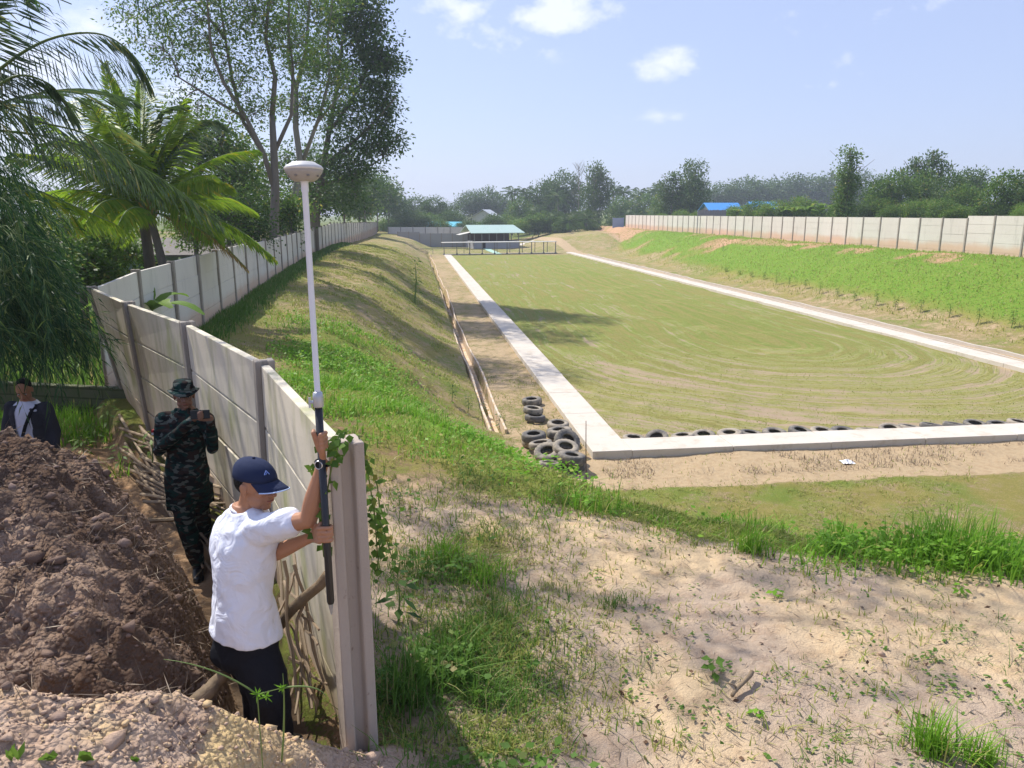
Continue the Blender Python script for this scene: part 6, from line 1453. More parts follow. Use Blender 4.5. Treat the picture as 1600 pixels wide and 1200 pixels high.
far = [
 # u, top v, foot v, Y, kind, width, name, label
 (622, 312, 362, 165, 'round', .9, 'broadleaf_tree', 'dark round tree directly right of the far end of the left fence'), (650, 305, 362, 175, 'domed', 1.0, 'broadleaf_tree', 'dark domed tree second from the left fence end in the far tree line'),
 (678, 306, 362, 170, 'domed', 1.0, 'broadleaf_tree', 'flat-domed tree above the turquoise shed roof'), (705, 318, 362, 168, 'round', .9, 'broadleaf_tree', 'smaller tree between the turquoise shed and the pale gable roof'),
 (735, 298, 355, 230, 'domed', 1.1, 'broadleaf_tree', 'hazy domed tree rising behind and left of the pale gable roof'), (760, 293, 355, 235, 'round', 1.1, 'broadleaf_tree', 'tall hazy rounded tree directly behind the pale gable roof'), (782, 302, 355, 232, 'round', 1.0, 'broadleaf_tree', 'hazy tree just right of the pale gable roof'),
 (800, 287, 362, 175, 'coco', 1.3, 'coconut_palm', 'tall coconut palm above the left end of the green-roofed building'), (822, 288, 362, 180, 'coco', 1.3, 'coconut_palm', 'coconut palm above the middle of the green-roofed building'), (812, 305, 362, 172, 'bushy', .9, 'broadleaf_tree', 'bushy tree under the two coconut palms behind the green roof'),
 (845, 285, 362, 178, 'round', .9, 'broadleaf_tree', 'rounded tree right of the green roof ridge'), (862, 279, 362, 182, 'tiered', .9, 'broadleaf_tree', 'layered tree left of the highest rounded crown near the centre'), (883, 266, 362, 185, 'domed', .8, 'broadleaf_tree', 'highest rounded crown near the centre of the tree line'),
 (873, 292, 360, 170, 'coco', 1.4, 'coconut_palm', 'coconut palm in front of the highest central crown'), (905, 255, 362, 170, 'bare', .9, 'bare_tree', 'leafless grey tree standing left of the tall open-crowned one'), (928, 252, 366, 160, 'tiered', .6, 'broadleaf_tree', 'tall open-crowned tree standing out near the road top'), (938, 262, 366, 161, 'open', .8, 'broadleaf_tree', 'sparse second stem leaning right of the tall open-crowned tree'),
 (960, 285, 360, 190, 'coco', 1.5, 'coconut_palm', 'coconut palm right of the tall open-crowned tree'), (975, 287, 360, 195, 'coco', 1.4, 'coconut_palm', 'coconut palm above the small blue-grey gate'), (998, 290, 360, 190, 'coco', 1.5, 'coconut_palm', 'dark coconut palm over the far end of the cream fence'), (1020, 288, 360, 198, 'coco', 1.5, 'coconut_palm', 'coconut palm left of the feathery pale tree'), (1030, 282, 360, 205, 'coco', 1.4, 'coconut_palm', 'coconut palm touching the feathery pale tree'),
 (1008, 300, 360, 186, 'bushy', 1.1, 'broadleaf_tree', 'dark bushy tree under the row of coconut palms'), (968, 305, 360, 184, 'bushy', 1.0, 'broadleaf_tree', 'dark bushy tree behind the gate palms'),
 (1053, 268, 352, 140, 'open', 1.1, 'broadleaf_tree', 'feathery pale tree left of the pyramid-shaped one'), (1050, 290, 352, 142, 'bushy', .9, 'broadleaf_tree', 'low crown below the feathery pale tree'), (1088, 248, 352, 138, 'tiered', .85, 'broadleaf_tree', 'tall pyramid-shaped tree left of the blue-roofed house'), (1078, 278, 352, 140, 'round', .8, 'broadleaf_tree', 'rounded tree filling the foot of the pyramid-shaped tree'),
 (1130, 285, 345, 260, 'domed', 1.3, 'broadleaf_tree', 'dark hazy crown right behind the blue-roofed house'), (1165, 277, 345, 265, 'round', 1.3, 'broadleaf_tree', 'dark blue-green crown, first hump right of the blue house'), (1195, 279, 345, 270, 'domed', 1.3, 'broadleaf_tree', 'dark blue-green crown, second hump right of the blue house'), (1232, 274, 345, 275, 'round', 1.4, 'broadleaf_tree', 'dark blue-green crown above the banana plants'),
 (1268, 273, 345, 275, 'domed', 1.4, 'broadleaf_tree', 'dark ridge crown left of the slender tree'), (1300, 270, 345, 278, 'round', 1.4, 'broadleaf_tree', 'dark ridge crown half behind the slender tree'), (1345, 265, 345, 270, 'tiered', 1.1, 'broadleaf_tree', 'dark layered crown right behind the slender tree'),
 (1330, 229, 345, 75, 'slender', 1.0, 'slender_tree', 'tall slender column-like tree above the cream fence'), (1322, 270, 348, 76, 'slender', 1.3, 'slender_tree', 'lower leafy stem at the foot of the tall slender tree'),
 (1400, 262, 345, 82, 'bushy', .8, 'broadleaf_tree', 'green bushy tree first right of the slender tree'), (1378, 276, 345, 84, 'round', .9, 'broadleaf_tree', 'rounded tree close right of the slender tree'), (1432, 245, 345, 88, 'open', .8, 'broadleaf_tree', 'thin greyish tree with see-through crown'), (1460, 234, 345, 86, 'open', .9, 'broadleaf_tree', 'tallest open-crowned tree on the right side'), (1448, 262, 345, 85, 'bushy', .8, 'broadleaf_tree', 'leafy crown below the tallest open-crowned tree'),
 (1490, 268, 345, 80, 'round', .9, 'broadleaf_tree', 'rounded tree right of the tallest open-crowned tree'), (1522, 261, 345, 90, 'domed', .9, 'broadleaf_tree', 'domed tree with a dark top left of the right-hand edge trees'), (1508, 285, 345, 76, 'bushy', .9, 'broadleaf_tree', 'dark green bushy tree low over the fence near the right'), (1578, 262, 345, 66, 'bushy', .9, 'broadleaf_tree', 'large rounded tree at the right edge over the fence'), (1625, 258, 345, 64, 'round', 1.0, 'broadleaf_tree', 'rounded tree cut by the right edge of the picture'),
]
for (u, vt, vb, Y, k, w_, nm_, lab) in far: put(nm_, 'palm' if k == 'coco' else 'tree', lab, FG, u, vt, vb, Y, k, w_ * (1.0 if k in ('coco', 'oil') else 1.0))
# oil palms by the road and shrubs in front of the tree line
for i, (u, vt, Y, s, lab) in enumerate([(862, 322, 150, 1.2, 'spreading oil palm first left of the road top'), (890, 325, 146, 1.2, 'spreading oil palm in the middle of the three by the road'), (915, 322, 150, 1.1, 'spreading oil palm third by the road, below the bare tree'), (838, 315, 160, 1.1, 'oil palm just right of the green building, farther back'), (1065, 318, 150, 1.0, 'low oil palm half behind the far cream fence'), (990, 322, 165, 1.2, 'oil palm above the far end of the cream fence'), (1025, 318, 168, 1.2, 'oil palm between the gate and the feathery tree')]):
    put('oil_palm', 'palm', lab, 'oil palms', u, vt, 362, Y, 'oil', s)
bush = []
ORD = ['first', 'second', 'third', 'fourth', 'fifth', 'sixth', 'seventh', 'eighth', 'ninth', 'tenth', 'eleventh', 'twelfth', 'thirteenth', 'fourteenth', 'fifteenth', 'sixteenth', 'seventeenth', 'eighteenth', 'nineteenth', 'twentieth', 'twenty-first', 'twenty-second', 'twenty-third', 'twenty-fourth', 'twenty-fifth', 'twenty-sixth']
rr3 = random.Random(5)
for i, u in enumerate(range(604, 960, 17)):
    bush.append((u + rr3.uniform(-4, 4), rr3.uniform(328, 345) if u < 860 else rr3.uniform(340, 350), 366, rr3.uniform(146, 158), rr3.choice(['bushy', 'round', 'light', 'bushy']), 1.5, 'end'))
for i, u in enumerate(range(1040, 1620, 24)):
    Y = float(np.interp(u, [1040, 1200, 1600], [128, 95, 56])) ; bush.append((u + rr3.uniform(-6, 6), rr3.uniform(302, 324) if u > 1150 else rr3.uniform(322, 332), 350, Y + rr3.uniform(0, 6), rr3.choice(['bushy', 'light', 'light', 'round']), 1.25, 'right'))
for k, (u, vt, vb, Y, kd, w_, wh) in enumerate(bush):
    kk = k if wh == 'end' else k - 21
    lab = ('%s shrub, %s from the left before the far tree line' if wh == 'end' else '%s shrub, %s from the left over the cream fence') % ({'bushy': 'mid green bushy', 'round': 'dark rounded', 'light': 'light green leafy'}[kd], ORD[kk])
    e = put('shrub', 'shrub', lab, 'shrubs in front of the far tree line' if wh == 'end' else 'shrubs over the right fence', u, vt, vb, Y, kd, w_)
for k, (u, Y, lab) in enumerate([(1222, 92, 'banana plant leftmost in the group over the cream fence'), (1240, 90, 'banana plant second from left over the cream fence'), (1262, 88, 'banana plant in the middle of the group over the cream fence'), (1282, 87, 'banana plant beside orange-leaved bush over the cream fence'), (1300, 84, 'banana plant closest left of the slender tree'), (1150, 104, 'banana plant right of the blue-roofed house')]):
    c = D(u, 340, Y); banana((c.x, Y, c.z - .6), 1.3, 8, 2.3, 40 + k, lab, 'banana plants over the right fence')
# drooping creeper on the right fence
c = D(1540, 352, 46.5)
# ================================================================ GRASS AND GROUND COVER
rg2 = np.random.RandomState(123)
def stuffobj(o, lab, cat): tag(o, lab, cat, kind='stuff'); return o
def blades(name, x, y, h, w_, mat, lean=.5, base_dz=-.01, seg=2, var=None, wind=(.15, -.1)):
    """curved grass blades rooted at (x, y)"""
    n = len(x); z = gsample(GZ, x, y) + base_dz; h = np.broadcast_to(h, (n,)); w_ = np.broadcast_to(w_, (n,)); a = rg2.uniform(0, 2 * math.pi, n); dx, dy = np.cos(a), np.sin(a); ln = np.abs(rg2.randn(n)) * lean * h
    V = np.empty((n, 2 * seg + 2, 3)); sx_, sy_ = -dy, dx
    for i in range(seg + 1):
        f = i / seg; cx = x + (dx * ln + wind[0] * h * .3) * f ** 1.7; cy = y + (dy * ln + wind[1] * h * .3) * f ** 1.7; cz = z + h * (f - .22 * f ** 2.5 * np.minimum(ln / h, 1.5)); ww = w_ * .5 * (1 - .92 * f ** 1.6)
        V[:, 2 * i] = np.stack([cx - sx_ * ww, cy - sy_ * ww, cz], -1); V[:, 2 * i + 1] = np.stack([cx + sx_ * ww, cy + sy_ * ww, cz], -1)
    k = 2 * seg + 2; b = np.arange(n)[:, None] * k; Fc = np.concatenate([b + np.array([[2 * i, 2 * i + 1, 2 * i + 3, 2 * i + 2]]) for i in range(seg)], 0)
    if var is None: var = rg2.rand(n)
    me = newmesh(name, V.reshape(-1, 3), Fc, mat, False, {'var': np.repeat(var, k)}); return mobj(name, me)
def scatter(n, x0, x1, y0, y1, wfun, near=True):
    """rejection sampling; density falls with distance so that it is even in the picture"""
    u = rg2.rand(n); y = (y0 * (y1 / y0) ** u) if near else y0 + (y1 - y0) * u
    x = rg2.uniform(x0, x1, n) * (y / y1 if near else 1.0) if near else rg2.uniform(x0, x1, n)
    p = wfun(x, y); k = rg2.rand(n) < p; return x[k], y[k]
def clump(x, y, n, r): i = np.repeat(np.arange(len(x)), n); return x[i] + rg2.randn(len(i)) * r, y[i] + rg2.randn(len(i)) * r
M_bank = leafmat('bank_leaf', (.15, .34, .03), (.28, .48, .06), (.42, .42, .12), .45)
# bright grass rolling over the lip of the embankment
def wlip(x, y):
    d = gsample(gd, x, y); nn_ = fbm(x, y, .8, 3, 201); w2 = .8 + .8 * sstep(7, 12, y); w3 = np.exp(-((d - 2.3) / 1.5) ** 2) * sstep(5.5, 3.0, x) * (x > -2) * (gsample(gs, x, y) < -1.3); return np.clip(np.maximum(np.exp(-((d - .5) / w2) ** 2), w3) * 1.3 * (.16 + 1.1 * sstep(.33, .55, nn_)), 0, 1) * (gsample(G['bw'], x, y) < -.4)
x, y = scatter(190000, -8, 24, 5, 24, wlip); 
print('lip', len(x)); sc_h = fbm(x, y, 1.3, 3, 205)
lo_ = stuffobj(blades('grass', x, y, rg2.uniform(.04, .15, len(x)) * (.15 + 1.7 * sstep(.3, .7, sc_h)), .009 + .0007 * y, M_grass, .9), 'bright green grass growing over the lip and slope of the embankment', 'grass')
# broad-leaved weeds mixed in on the lip (small round leaves)
x, y = scatter(110000, -8, 24, 5, 24, lambda x, y: wlip(x, y) * sstep(.40, .55, fbm(x, y, .6, 3, 207)))
z = gsample(GZ, x, y) + rg2.uniform(.03, .22, len(x)); n = len(x); print('weeds', n)
wo2 = leaves('weeds', np.stack([x, y, z], -1), rg2.randn(n, 3) * np.array([1, 1, .35]), rg2.randn(n, 3) * .4 + np.array([0, 0, 1]), rg2.uniform(.03, .06, n) + .0015 * y, rg2.uniform(.025, .045, n) + .0012 * y, M_grass, None); stuffobj(wo2, 'creeping bright green broad-leaved weeds on the embankment lip', 'weeds')
# short turf of the berm top and the toe
def wturf(x, y):
    c = gsample(gcov, x, y); return np.clip(c * 1.1 - .1, 0, 1) * (gsample(G['bw'], x, y) < -.05) * (gsample(gd, x, y) < 13) * (fbm(x, y, 2.2, 3, 211) > .44) * (gsample(gfield, x, y) < .3) * (gsample(gt, x, y) < WID)
x, y = scatter(190000, -13, 17, 3.2, 26, wturf)
x = x + 0; stuffobj(blades('turf_grass', x, y, rg2.uniform(.02, .07, len(x)) * (1 + .02 * y), .006 + .0009 * y, M_grassk, .9), 'short dry green turf on the berm top and around its foot', 'grass'); print('turf', len(x))
x = rg2.uniform(-14, 2, 120000); y = 22 + 55 * rg2.rand(len(x)); k = (gsample(G['bw'], x, y) < -.3) & (gsample(gt, x, y) < -2.4) & (fbm(x, y, 1.4, 3, 213) > .5); x, y = x[k], y[k]
stuffobj(blades('berm_grass', x, y, rg2.uniform(.04, .13, len(x)), .02 + .0006 * y, M_grassk, .9), 'patchy khaki grass along the far berm and its slope', 'grass')
# deep green patch right of the end post and along the fence foot
def wpatch(x, y):
    bw = gsample(G['bw'], x, y); return np.clip(np.exp(-((x + .25 + .10 * (y - 3)) / .42) ** 2) * sstep(2.6, 3.4, y) * sstep(9, 6.0, y) * (.12 + .9 * sstep(.45, .62, fbm(x, y, 1.5, 3, 225))) + .4 * np.exp(bw / .35) * (y > 3.3) * (y < 11), 0, 1) * (bw < -.06)
x, y = scatter(52000, -4, 2.5, 2.8, 10, wpatch); cl_n = fbm(x, y, 2.5, 2, 221)
stuffobj(blades('tall_grass', x, y, rg2.uniform(.03, .15, len(x)) * (.3 + 1.3 * cl_n), .008, M_grassd, .9, seg=3), 'deep green grass tufts between the end post and the bare sand', 'grass'); print('patch', len(x))
x, y = scatter(16000, -4, 2.2, 2.8, 9, lambda x, y: wpatch(x, y) * sstep(.48, .6, fbm(x, y, 1.8, 3, 223))); n = len(x); z = gsample(GZ, x, y) + rg2.uniform(.02, .16, n)
stuffobj(leaves('weeds', np.stack([x, y, z], -1), rg2.randn(n, 3) * np.array([1, 1, .3]), rg2.randn(n, 3) * .4 + np.array([0, 0, 1]), rg2.uniform(.03, .07, n), rg2.uniform(.025, .05, n), M_grassd, None), 'low leafy weeds around the foot of the end post', 'weeds')
# grass strip along the foot of the long left fence
y = rg2.uniform(11.5, 70, 26000); x = lwall(y) + .08 + np.abs(rg2.randn(len(y))) * .28
stuffobj(blades('verge_grass', x, y, rg2.uniform(.08, .30, len(x)), .02 + .0008 * y, M_grassd, .6), 'uncut dark green grass along the foot of the long left fence', 'grass')
# sparse tufts and runners on the bare sand
tx, ty = scatter(1150, -1.2, 9, 3.0, 7.5, lambda x, y: np.where(gsample(gd, x, y) < -.3, sstep(.47, .66, fbm(x, y, 1.0, 3, 231)) * .8 + .06, 0))
x, y = clump(tx, ty, 9, .035); stuffobj(blades('sparse_grass', x, y, rg2.uniform(.015, .07, len(x)), .005, M_grassd, 1.5), 'sparse little grass tufts on the bare sandy ground', 'grass')
tx, ty = scatter(700, -1.2, 9, 3.0, 7.0, lambda x, y: np.where(gsample(gd, x, y) < -.2, sstep(.5, .7, fbm(x, y, 1.3, 3, 233)) * .9 + .08, 0))
x, y = clump(tx, ty, 7, .05); n = len(x); z = gsample(GZ, x, y) + .012
stuffobj(leaves('ground_weeds', np.stack([x, y, z], -1), rg2.randn(n, 3) * np.array([1, 1, .2]), rg2.randn(n, 3) * .3 + np.array([0, 0, 1]), rg2.uniform(.018, .042, n), rg2.uniform(.012, .026, n), M_grassd, None), 'tiny trailing weeds scattered over the bare sand', 'weeds')
# dead leaves, straw and thin roots lying on sand and heap
tx, ty = scatter(2600, -1.0, 9, 3.0, 7.2, lambda x, y: np.where(gsample(gd, x, y) < .2, .35 + .6 * sstep(.5, .65, fbm(x, y, .9, 3, 241)), 0)); n = len(tx); z = gsample(GZ, tx, ty) + .006
dd = rg2.randn(n, 3) * np.array([1, 1, .08]); stuffobj(leaves('straw', np.stack([tx, ty, z], -1), dd, np.tile([0, 0, 1.0], (n, 1)) + rg2.randn(n, 3) * .15, rg2.uniform(.03, .16, n), rg2.uniform(.003, .007, n), M_straw, None), 'dry straw and thin dead stems lying on the sand', 'straw')
M_deadleaf = leafmat('dead_leaf', (.05, .03, .02), (.16, .09, .05), (.25, .17, .1), .1)
tx, ty = scatter(420, -1.0, 9, 3.0, 7.0, lambda x, y: np.where(gsample(gd, x, y) < .0, .8, 0)); n = len(tx); z = gsample(GZ, tx, ty) + .012
stuffobj(leaves('dead_leaves', np.stack([tx, ty, z], -1), rg2.randn(n, 3) * np.array([1, 1, .25]), np.tile([0, 0, 1.0], (n, 1)) + rg2.randn(n, 3) * .4, rg2.uniform(.02, .055, n), rg2.uniform(.012, .03, n), M_deadleaf, None), 'small dark dead leaves scattered over the sand', 'dead leaves')
def onheap(n, x0, x1, y0, y1, key, lim=.12):
    x = rg2.uniform(x0, x1, n); y = rg2.uniform(y0, y1, n); k = gsample(G[key], x, y) > lim; return x[k], y[k]
x, y = onheap(5200, -5.2, -1.0, 2.2, 6.2, 'heap'); n = len(x); z = gsample(GZ, x, y) + .008
stuffobj(leaves('roots', np.stack([x, y, z], -1), rg2.randn(n, 3) * np.array([1, 1, .45]), np.tile([0, 0, 1.0], (n, 1)) + rg2.randn(n, 3) * .5, rg2.uniform(.04, .16, n), rg2.uniform(.002, .006, n), M_straw, None), 'thin roots and straw poking out of the brown earth heap', 'roots')
# clods and stones
def clods(name, x, y, r, mat, sink=.35):
    ico = bmesh.new(); bmesh.ops.create_icosphere(ico, subdivisions=1, radius=1); bv = np.array([v.co[:] for v in ico.verts]); bf = np.array([[v.index for v in f.verts] for f in ico.faces]); ico.free()
    n = len(x); z = gsample(GZ, x, y); K = len(bv); s = r[:, None, None] * rg2.uniform(.6, 1.25, (n, 1, 3)) * np.array([1, 1, .75]); V = bv[None] * (1 + rg2.uniform(-.42, .30, (n, K, 1))) * s + rg2.uniform(-.18, .18, (n, K, 3)) * s
    a = rg2.uniform(0, 6.28, n); ca, sa = np.cos(a)[:, None], np.sin(a)[:, None]; X = V[..., 0] * ca - V[..., 1] * sa; Y_ = V[..., 0] * sa + V[..., 1] * ca; V = np.stack([X + x[:, None], Y_ + y[:, None], V[..., 2] + (z + r * (.5 - sink))[:, None]], -1)
    Fc = (bf[None] + (np.arange(n) * K)[:, None, None]).reshape(-1, 3); me = newmesh(name, V.reshape(-1, 3), Fc, mat, False, {'var': np.repeat(rg2.rand(n) ** 3, K)}); return mobj(name, me)
T = NT('clod_brown'); M_cb = T.pbr(T.mix(T.attr('var'), T.mix(T.noise(20, 5, .7), (.10, .065, .045), (.22, .15, .115)), (.28, .20, .16)), .95, T.bump(T.noise(60, 4, .7), .8, .01), spec=.08)
T = NT('clod_pale'); M_cp = T.pbr(T.mix(T.attr('var'), T.mix(T.noise(20, 5, .7), (.36, .25, .18), (.50, .36, .26)), (.58, .42, .22)), .95, T.bump(T.noise(60, 4, .7), .8, .01), spec=.08)
x, y = onheap(9000, -5.2, -1.0, 2.2, 6.4, 'heap'); stuffobj(clods('soil_clods', x, y, np.exp(rg2.randn(len(x)) * .6) * .0085, M_cb), 'lumps of dark brown earth covering the spoil heap', 'soil clods')
x, y = onheap(9000, -2.6, -.2, 1.5, 3.4, 'pale', .05); stuffobj(clods('pale_clods', x, y, np.exp(rg2.randn(len(x)) * .55) * .0050, M_cp), 'crumbs of pinkish pale soil on the near heap', 'soil clods')
x, y = scatter(900, -1.2, 9, 3.0, 7.5, lambda x, y: np.where(gsample(gd, x, y) < .0, .6, 0)); stuffobj(clods('gravel', x, y, np.exp(rg2.randn(len(x)) * .5) * .006, M_cp), 'small crumbs of soil and gravel on the sand', 'gravel')
# rough turf of the field close to us and dry grass in front of the kerb
def wf(x, y): return (gsample(gfield, x, y) > .5) * np.clip(.25 + 1.1 * sstep(.42, .6, fbm(x, y, .9, 4, 251)), 0, 1)
x, y = scatter(26000, -6, 26, 15, 30, wf); stuffobj(blades('field_grass', x, y, rg2.uniform(.02, .05, len(x)), .012 + .0008 * y, M_grassk, .8), 'short patchy grass of the range floor', 'grass')
x, y = scatter(30000, -2, 21, 11.5, 18.5, lambda x, y: ((gsample(gs, x, y) < -.15) & (gsample(gs, x, y) > -1.6) & (gsample(gt, x, y) > 0)) * sstep(.45, .6, fbm(x, y, 1.1, 3, 253))); stuffobj(blades('dry_grass', x, y, rg2.uniform(.04, .16, len(x)), .014, M_straw, 1.2), 'flattened dead grass below the near concrete strip', 'grass')
# bright creeping cover of the right bank
def wbank(x, y): return np.clip(gsample(gbank, x, y) * gsample(gcov, x, y) * 1.2, 0, 1)
x = rg2.uniform(6, 44, 260000); y = 22 + 95 * rg2.rand(len(x)) ** 1.3; k = rg2.rand(len(x)) < wbank(x, y); x, y = x[k], y[k]; n = len(x); z = gsample(GZ, x, y) + rg2.uniform(.0, .07, n) * (.3 + 1.4 * fbm(x, y, .6, 3, 271)); print('bank', n)
stuffobj(leaves('bank_cover', np.stack([x, y, z], -1), rg2.randn(n, 3) * np.array([1, 1, .5]), rg2.randn(n, 3) * .2 + np.array([0, -.05, 1]), rg2.uniform(.05, .11, n), rg2.uniform(.03, .07, n), M_bank, None), 'bright green creeping cover on the bank below the cream fence', 'ground cover')
x = rg2.uniform(6, 44, 60000); y = 22 + 110 * rg2.rand(len(x)) ** 1.3; k = (gsample(gkb, x, y) > .02) & (rg2.rand(len(x)) < .75) & (gsample(gt, x, y) > WID + 1.6) & (gsample(gt, x, y) < 36); x, y = x[k], y[k]
stuffobj(blades('bank_grass', x, y, rg2.uniform(.08, .25, len(x)), .05, M_grassk, .8), 'rough khaki grass at the foot of the far bank', 'grass')
# ---------------------------------------------------------------- plants one can count
def tuft(u, v, n, h, lab, zg=None, mat=None, r=.06, name='grass_tussock', w_=.011, lean=.7):
    p = P(u, v, 3.0) if zg is None else P(u, v, zg)
    for _ in range(4): p = P(u, v, gz(p.x, p.y))
    o = blades(name, p.x + rg2.randn(n) * r, p.y + rg2.randn(n) * r, rg2.uniform(.45, 1.1, n) * h, w_, mat or M_grass, lean, seg=4); tag(o, lab, 'grass tussock'); return p
tuft(1480, 868, 420, .42, 'big arching bright grass tussock on the embankment lip near the right edge', r=.17, w_=.013)
tuft(1560, 890, 260, .34, 'broad grass tussock right of the big arching one, cut by the right edge', r=.16)
tuft(1400, 868, 120, .28, 'smaller grass tussock just left of the big arching one', r=.08)
tuft(1165, 862, 60, .36, 'tuft of tall thin grass standing on the lip right of the shaded hollow', r=.05)
tuft(1455, 1175, 150, .24, 'tall green grass tussock near the bottom right corner', r=.045, w_=.009)
tuft(1530, 1190, 120, .20, 'second grass tussock in the bottom right corner', r=.05, w_=.008)
tuft(960, 945, 90, .12, 'grass clump left of centre on the bare sand', mat=M_grassd, r=.06, w_=.007)
tuft(755, 905, 150, .22, 'green grass clump on the sand edge right of the end post', r=.10, w_=.009)
tuft(705, 1050, 200, .26, 'deep grass clump low beside the end post', r=.12, w_=.009, mat=M_grassd)
tuft(640, 1090, 220, .34, 'tall grass clump hugging the foot of the end post', r=.10, w_=.010, mat=M_grassd)
tuft(690, 870, 160, .22, 'grass clump beside the broad-leaved weed near the fence end', r=.10, w_=.009)
tuft(1310, 1190, 30, .07, 'little tuft at the bottom edge of the sand', mat=M_grassd, r=.03, w_=.006)
def leafy(u, v, h, nl, ls, lab, mat, name='seedling', cat='plant', zg=None, hang=0, wr=.75, seed=1, base=None):
    q = random.Random(seed)
    if base is None:
        p = P(u, v, 3.0 if zg is None else zg)
        for _ in range(4): p = P(u, v, gz(p.x, p.y))
    else: p = Vector(base)
    e = empty(name, p, label=lab, cat=cat); m = MB(); m.tube([(0, 0, -.02), (h * .05, 0, h * .5), (h * .02, h * .04, h)], [h * .02 + .001, h * .015 + .001, .001], 5); C_, D_ = [], []
    for k in range(nl):
        z_ = h * (.25 + .75 * k / max(1, nl - 1)); a = k * 2.4; d = Vector((math.cos(a), math.sin(a), q.uniform(-.1, .5))); b_ = Vector((h * .04, 0, z_)); t_2 = b_ + d * ls * .35; m.tube([b_, t_2], [.0015, .001], 4); C_.append(list(t_2)); D_.append(list(d + Vector((0, 0, -.35))))
    m.build('stem', M_stem, e); C_ = np.array(C_); n = len(C_)
    leaves('foliage', C_, np.array(D_), np.tile([0, 0, 1.0], (n, 1)) + rg2.randn(n, 3) * .25, ls * rg2.uniform(.8, 1.2, n), ls * wr, mat, e, rg2.rand(n), droop=.15); return e
leafy(1112, 1058, .12, 11, .055, 'round-leaved green seedling standing on the bare sand', M_grassd, 'round_leaf_seedling', wr=.9, seed=2)
leafy(622, 975, .34, 12, .11, 'broad-leaved weed standing in the grass right of the end post', M_lf_dark, 'broad_leaf_weed', wr=.55, seed=3)
leafy(1210, 935, .08, 9, .05, 'small pale green seedling on the sand above the middle', M_grass, seed=5)
leafy(1180, 1120, .06, 8, .04, 'tiny bright seedling low on the sand, lower middle', M_grass, seed=7)
leafy(1500, 930, .08, 10, .05, 'small leafy sprout on the sand below the big tussock', M_grass, seed=8)
# saplings: row at the foot of the right bank
row = [(1129, 392, .9), (1134, 425, .5), (1155, 430, .5), (1173, 434, .6), (1193, 438, .8), (1212, 446, 1.3), (1232, 449, 1.1), (1257, 453, 1.0), (1280, 460, 1.2), (1307, 465, .8), (1334, 471, .9), (1368, 478, 1.1), (1398, 485, 1.0), (1437, 492, 1.1), (1482, 500, 1.2), (1527, 510, 1.3), (1580, 513, 1.2)]
nth = ['first', 'second', 'third', 'fourth', 'fifth', 'sixth', 'seventh', 'eighth', 'ninth', 'tenth', 'eleventh', 'twelfth', 'thirteenth', 'fourteenth', 'fifteenth', 'sixteenth', 'seventeenth']
def groundhit(u, v, Y0=20, Y1=140):
    ys = np.linspace(Y0, Y1, 400); a, f, d = ray(u, v); k = ys / f; xs = a * k; zs = CZ + d * k; g = gsample(GZ, xs, ys); i = np.argmax(zs <= g); return Vector((xs[i], ys[i], g[i]))
for i, (u, v, h) in enumerate(row):
    p = groundhit(u, v); h_ = h * (.45 + .25 * p.y / 50)
    e = leafy(0, 0, h_, 40, .13, 'young planted sapling, %s from the far end in the row on the right bank foot' % nth[i] if i else 'lone dark sapling high on the green slope of the right bank', [M_lf_mid, M_lf_mid, M_lf_light][i % 3], 'sapling', 'sapling', seed=60 + i, base=p, wr=.5); e['group'] = 'saplings planted along the right bank'
for i, (u, v, h, lab) in enumerate([(706, 628, .55, 'dark-leaved sapling farthest left above the drain end'), (731, 645, .5, 'dark sapling second from left above the drain end'), (754, 652, .45, 'dark sapling third from left above the drain end'), (780, 672, .45, 'dark sapling nearest the end of the drain')]):
    p = groundhit(u, v, 8, 25); e = leafy(0, 0, h, 26, .11, lab, M_lf_dark, 'sapling', 'sapling', seed=90 + i, base=p, wr=.45); e['group'] = 'saplings above the drain'
p = groundhit(648, 475, 20, 60); e = leafy(0, 0, 2.4, 40, .28, 'tall thin yellowish sapling on the left embankment slope beside the drain', M_lf_light, 'sapling', 'sapling', seed=99, base=p, wr=.35)
# vine on the end post
vo = D(545, 690, 3.2); ve = empty('vine', vo, label='green heart-leaved vine climbing over the top of the end post', cat='vine'); vm = MB(); C_, D_, N_ = [], [], []; rv = random.Random(6)
paths = [[(545, 672, 3.24), (525, 690, 3.10), (500, 705, 3.14), (492, 735, 3.2)], [(530, 678, 3.1), (516, 740, 3.12), (508, 790, 3.14), (500, 850, 3.16)], [(512, 760, 3.13), (498, 800, 3.14), (506, 870, 3.16)], [(560, 680, 3.22), (575, 740, 3.36), (585, 800, 3.42), (590, 870, 3.46)], [(566, 700, 3.3), (590, 760, 3.5), (596, 830, 3.5), (588, 900, 3.5)], [(540, 674, 3.15), (520, 700, 3.08), (535, 715, 3.1)], [(580, 780, 3.4), (600, 830, 3.45), (615, 880, 3.5)]]
for pl in paths:
    pp = [D(*q) for q in pl]; vm.tube([p - vo for p in pp], [.0035] * len(pp), 5)
    for a_, b_ in zip(pp[:-1], pp[1:]):
        for k in range(7 if pl[-1][0] < 580 else 12):
            p = a_.lerp(b_, rv.random()) + Vector((rv.uniform(-.03, .03), rv.uniform(-.05, .01), rv.uniform(-.03, .03))); C_.append(list(p - vo)); D_.append([rv.uniform(-1, 1), rv.uniform(-.6, .2), rv.uniform(-1.2, .2)]); N_.append([rv.uniform(-.4, .4), -1 + rv.uniform(-.4, .4), .7 + rv.uniform(-.4, .4)])
vm.build('stem', M_stem, ve, True); n = len(C_); leaves('foliage', C_, D_, N_, rg2.uniform(.025, .055, n), rg2.uniform(.022, .045, n), M_lf_mid, ve, rg2.rand(n), shape=.35)
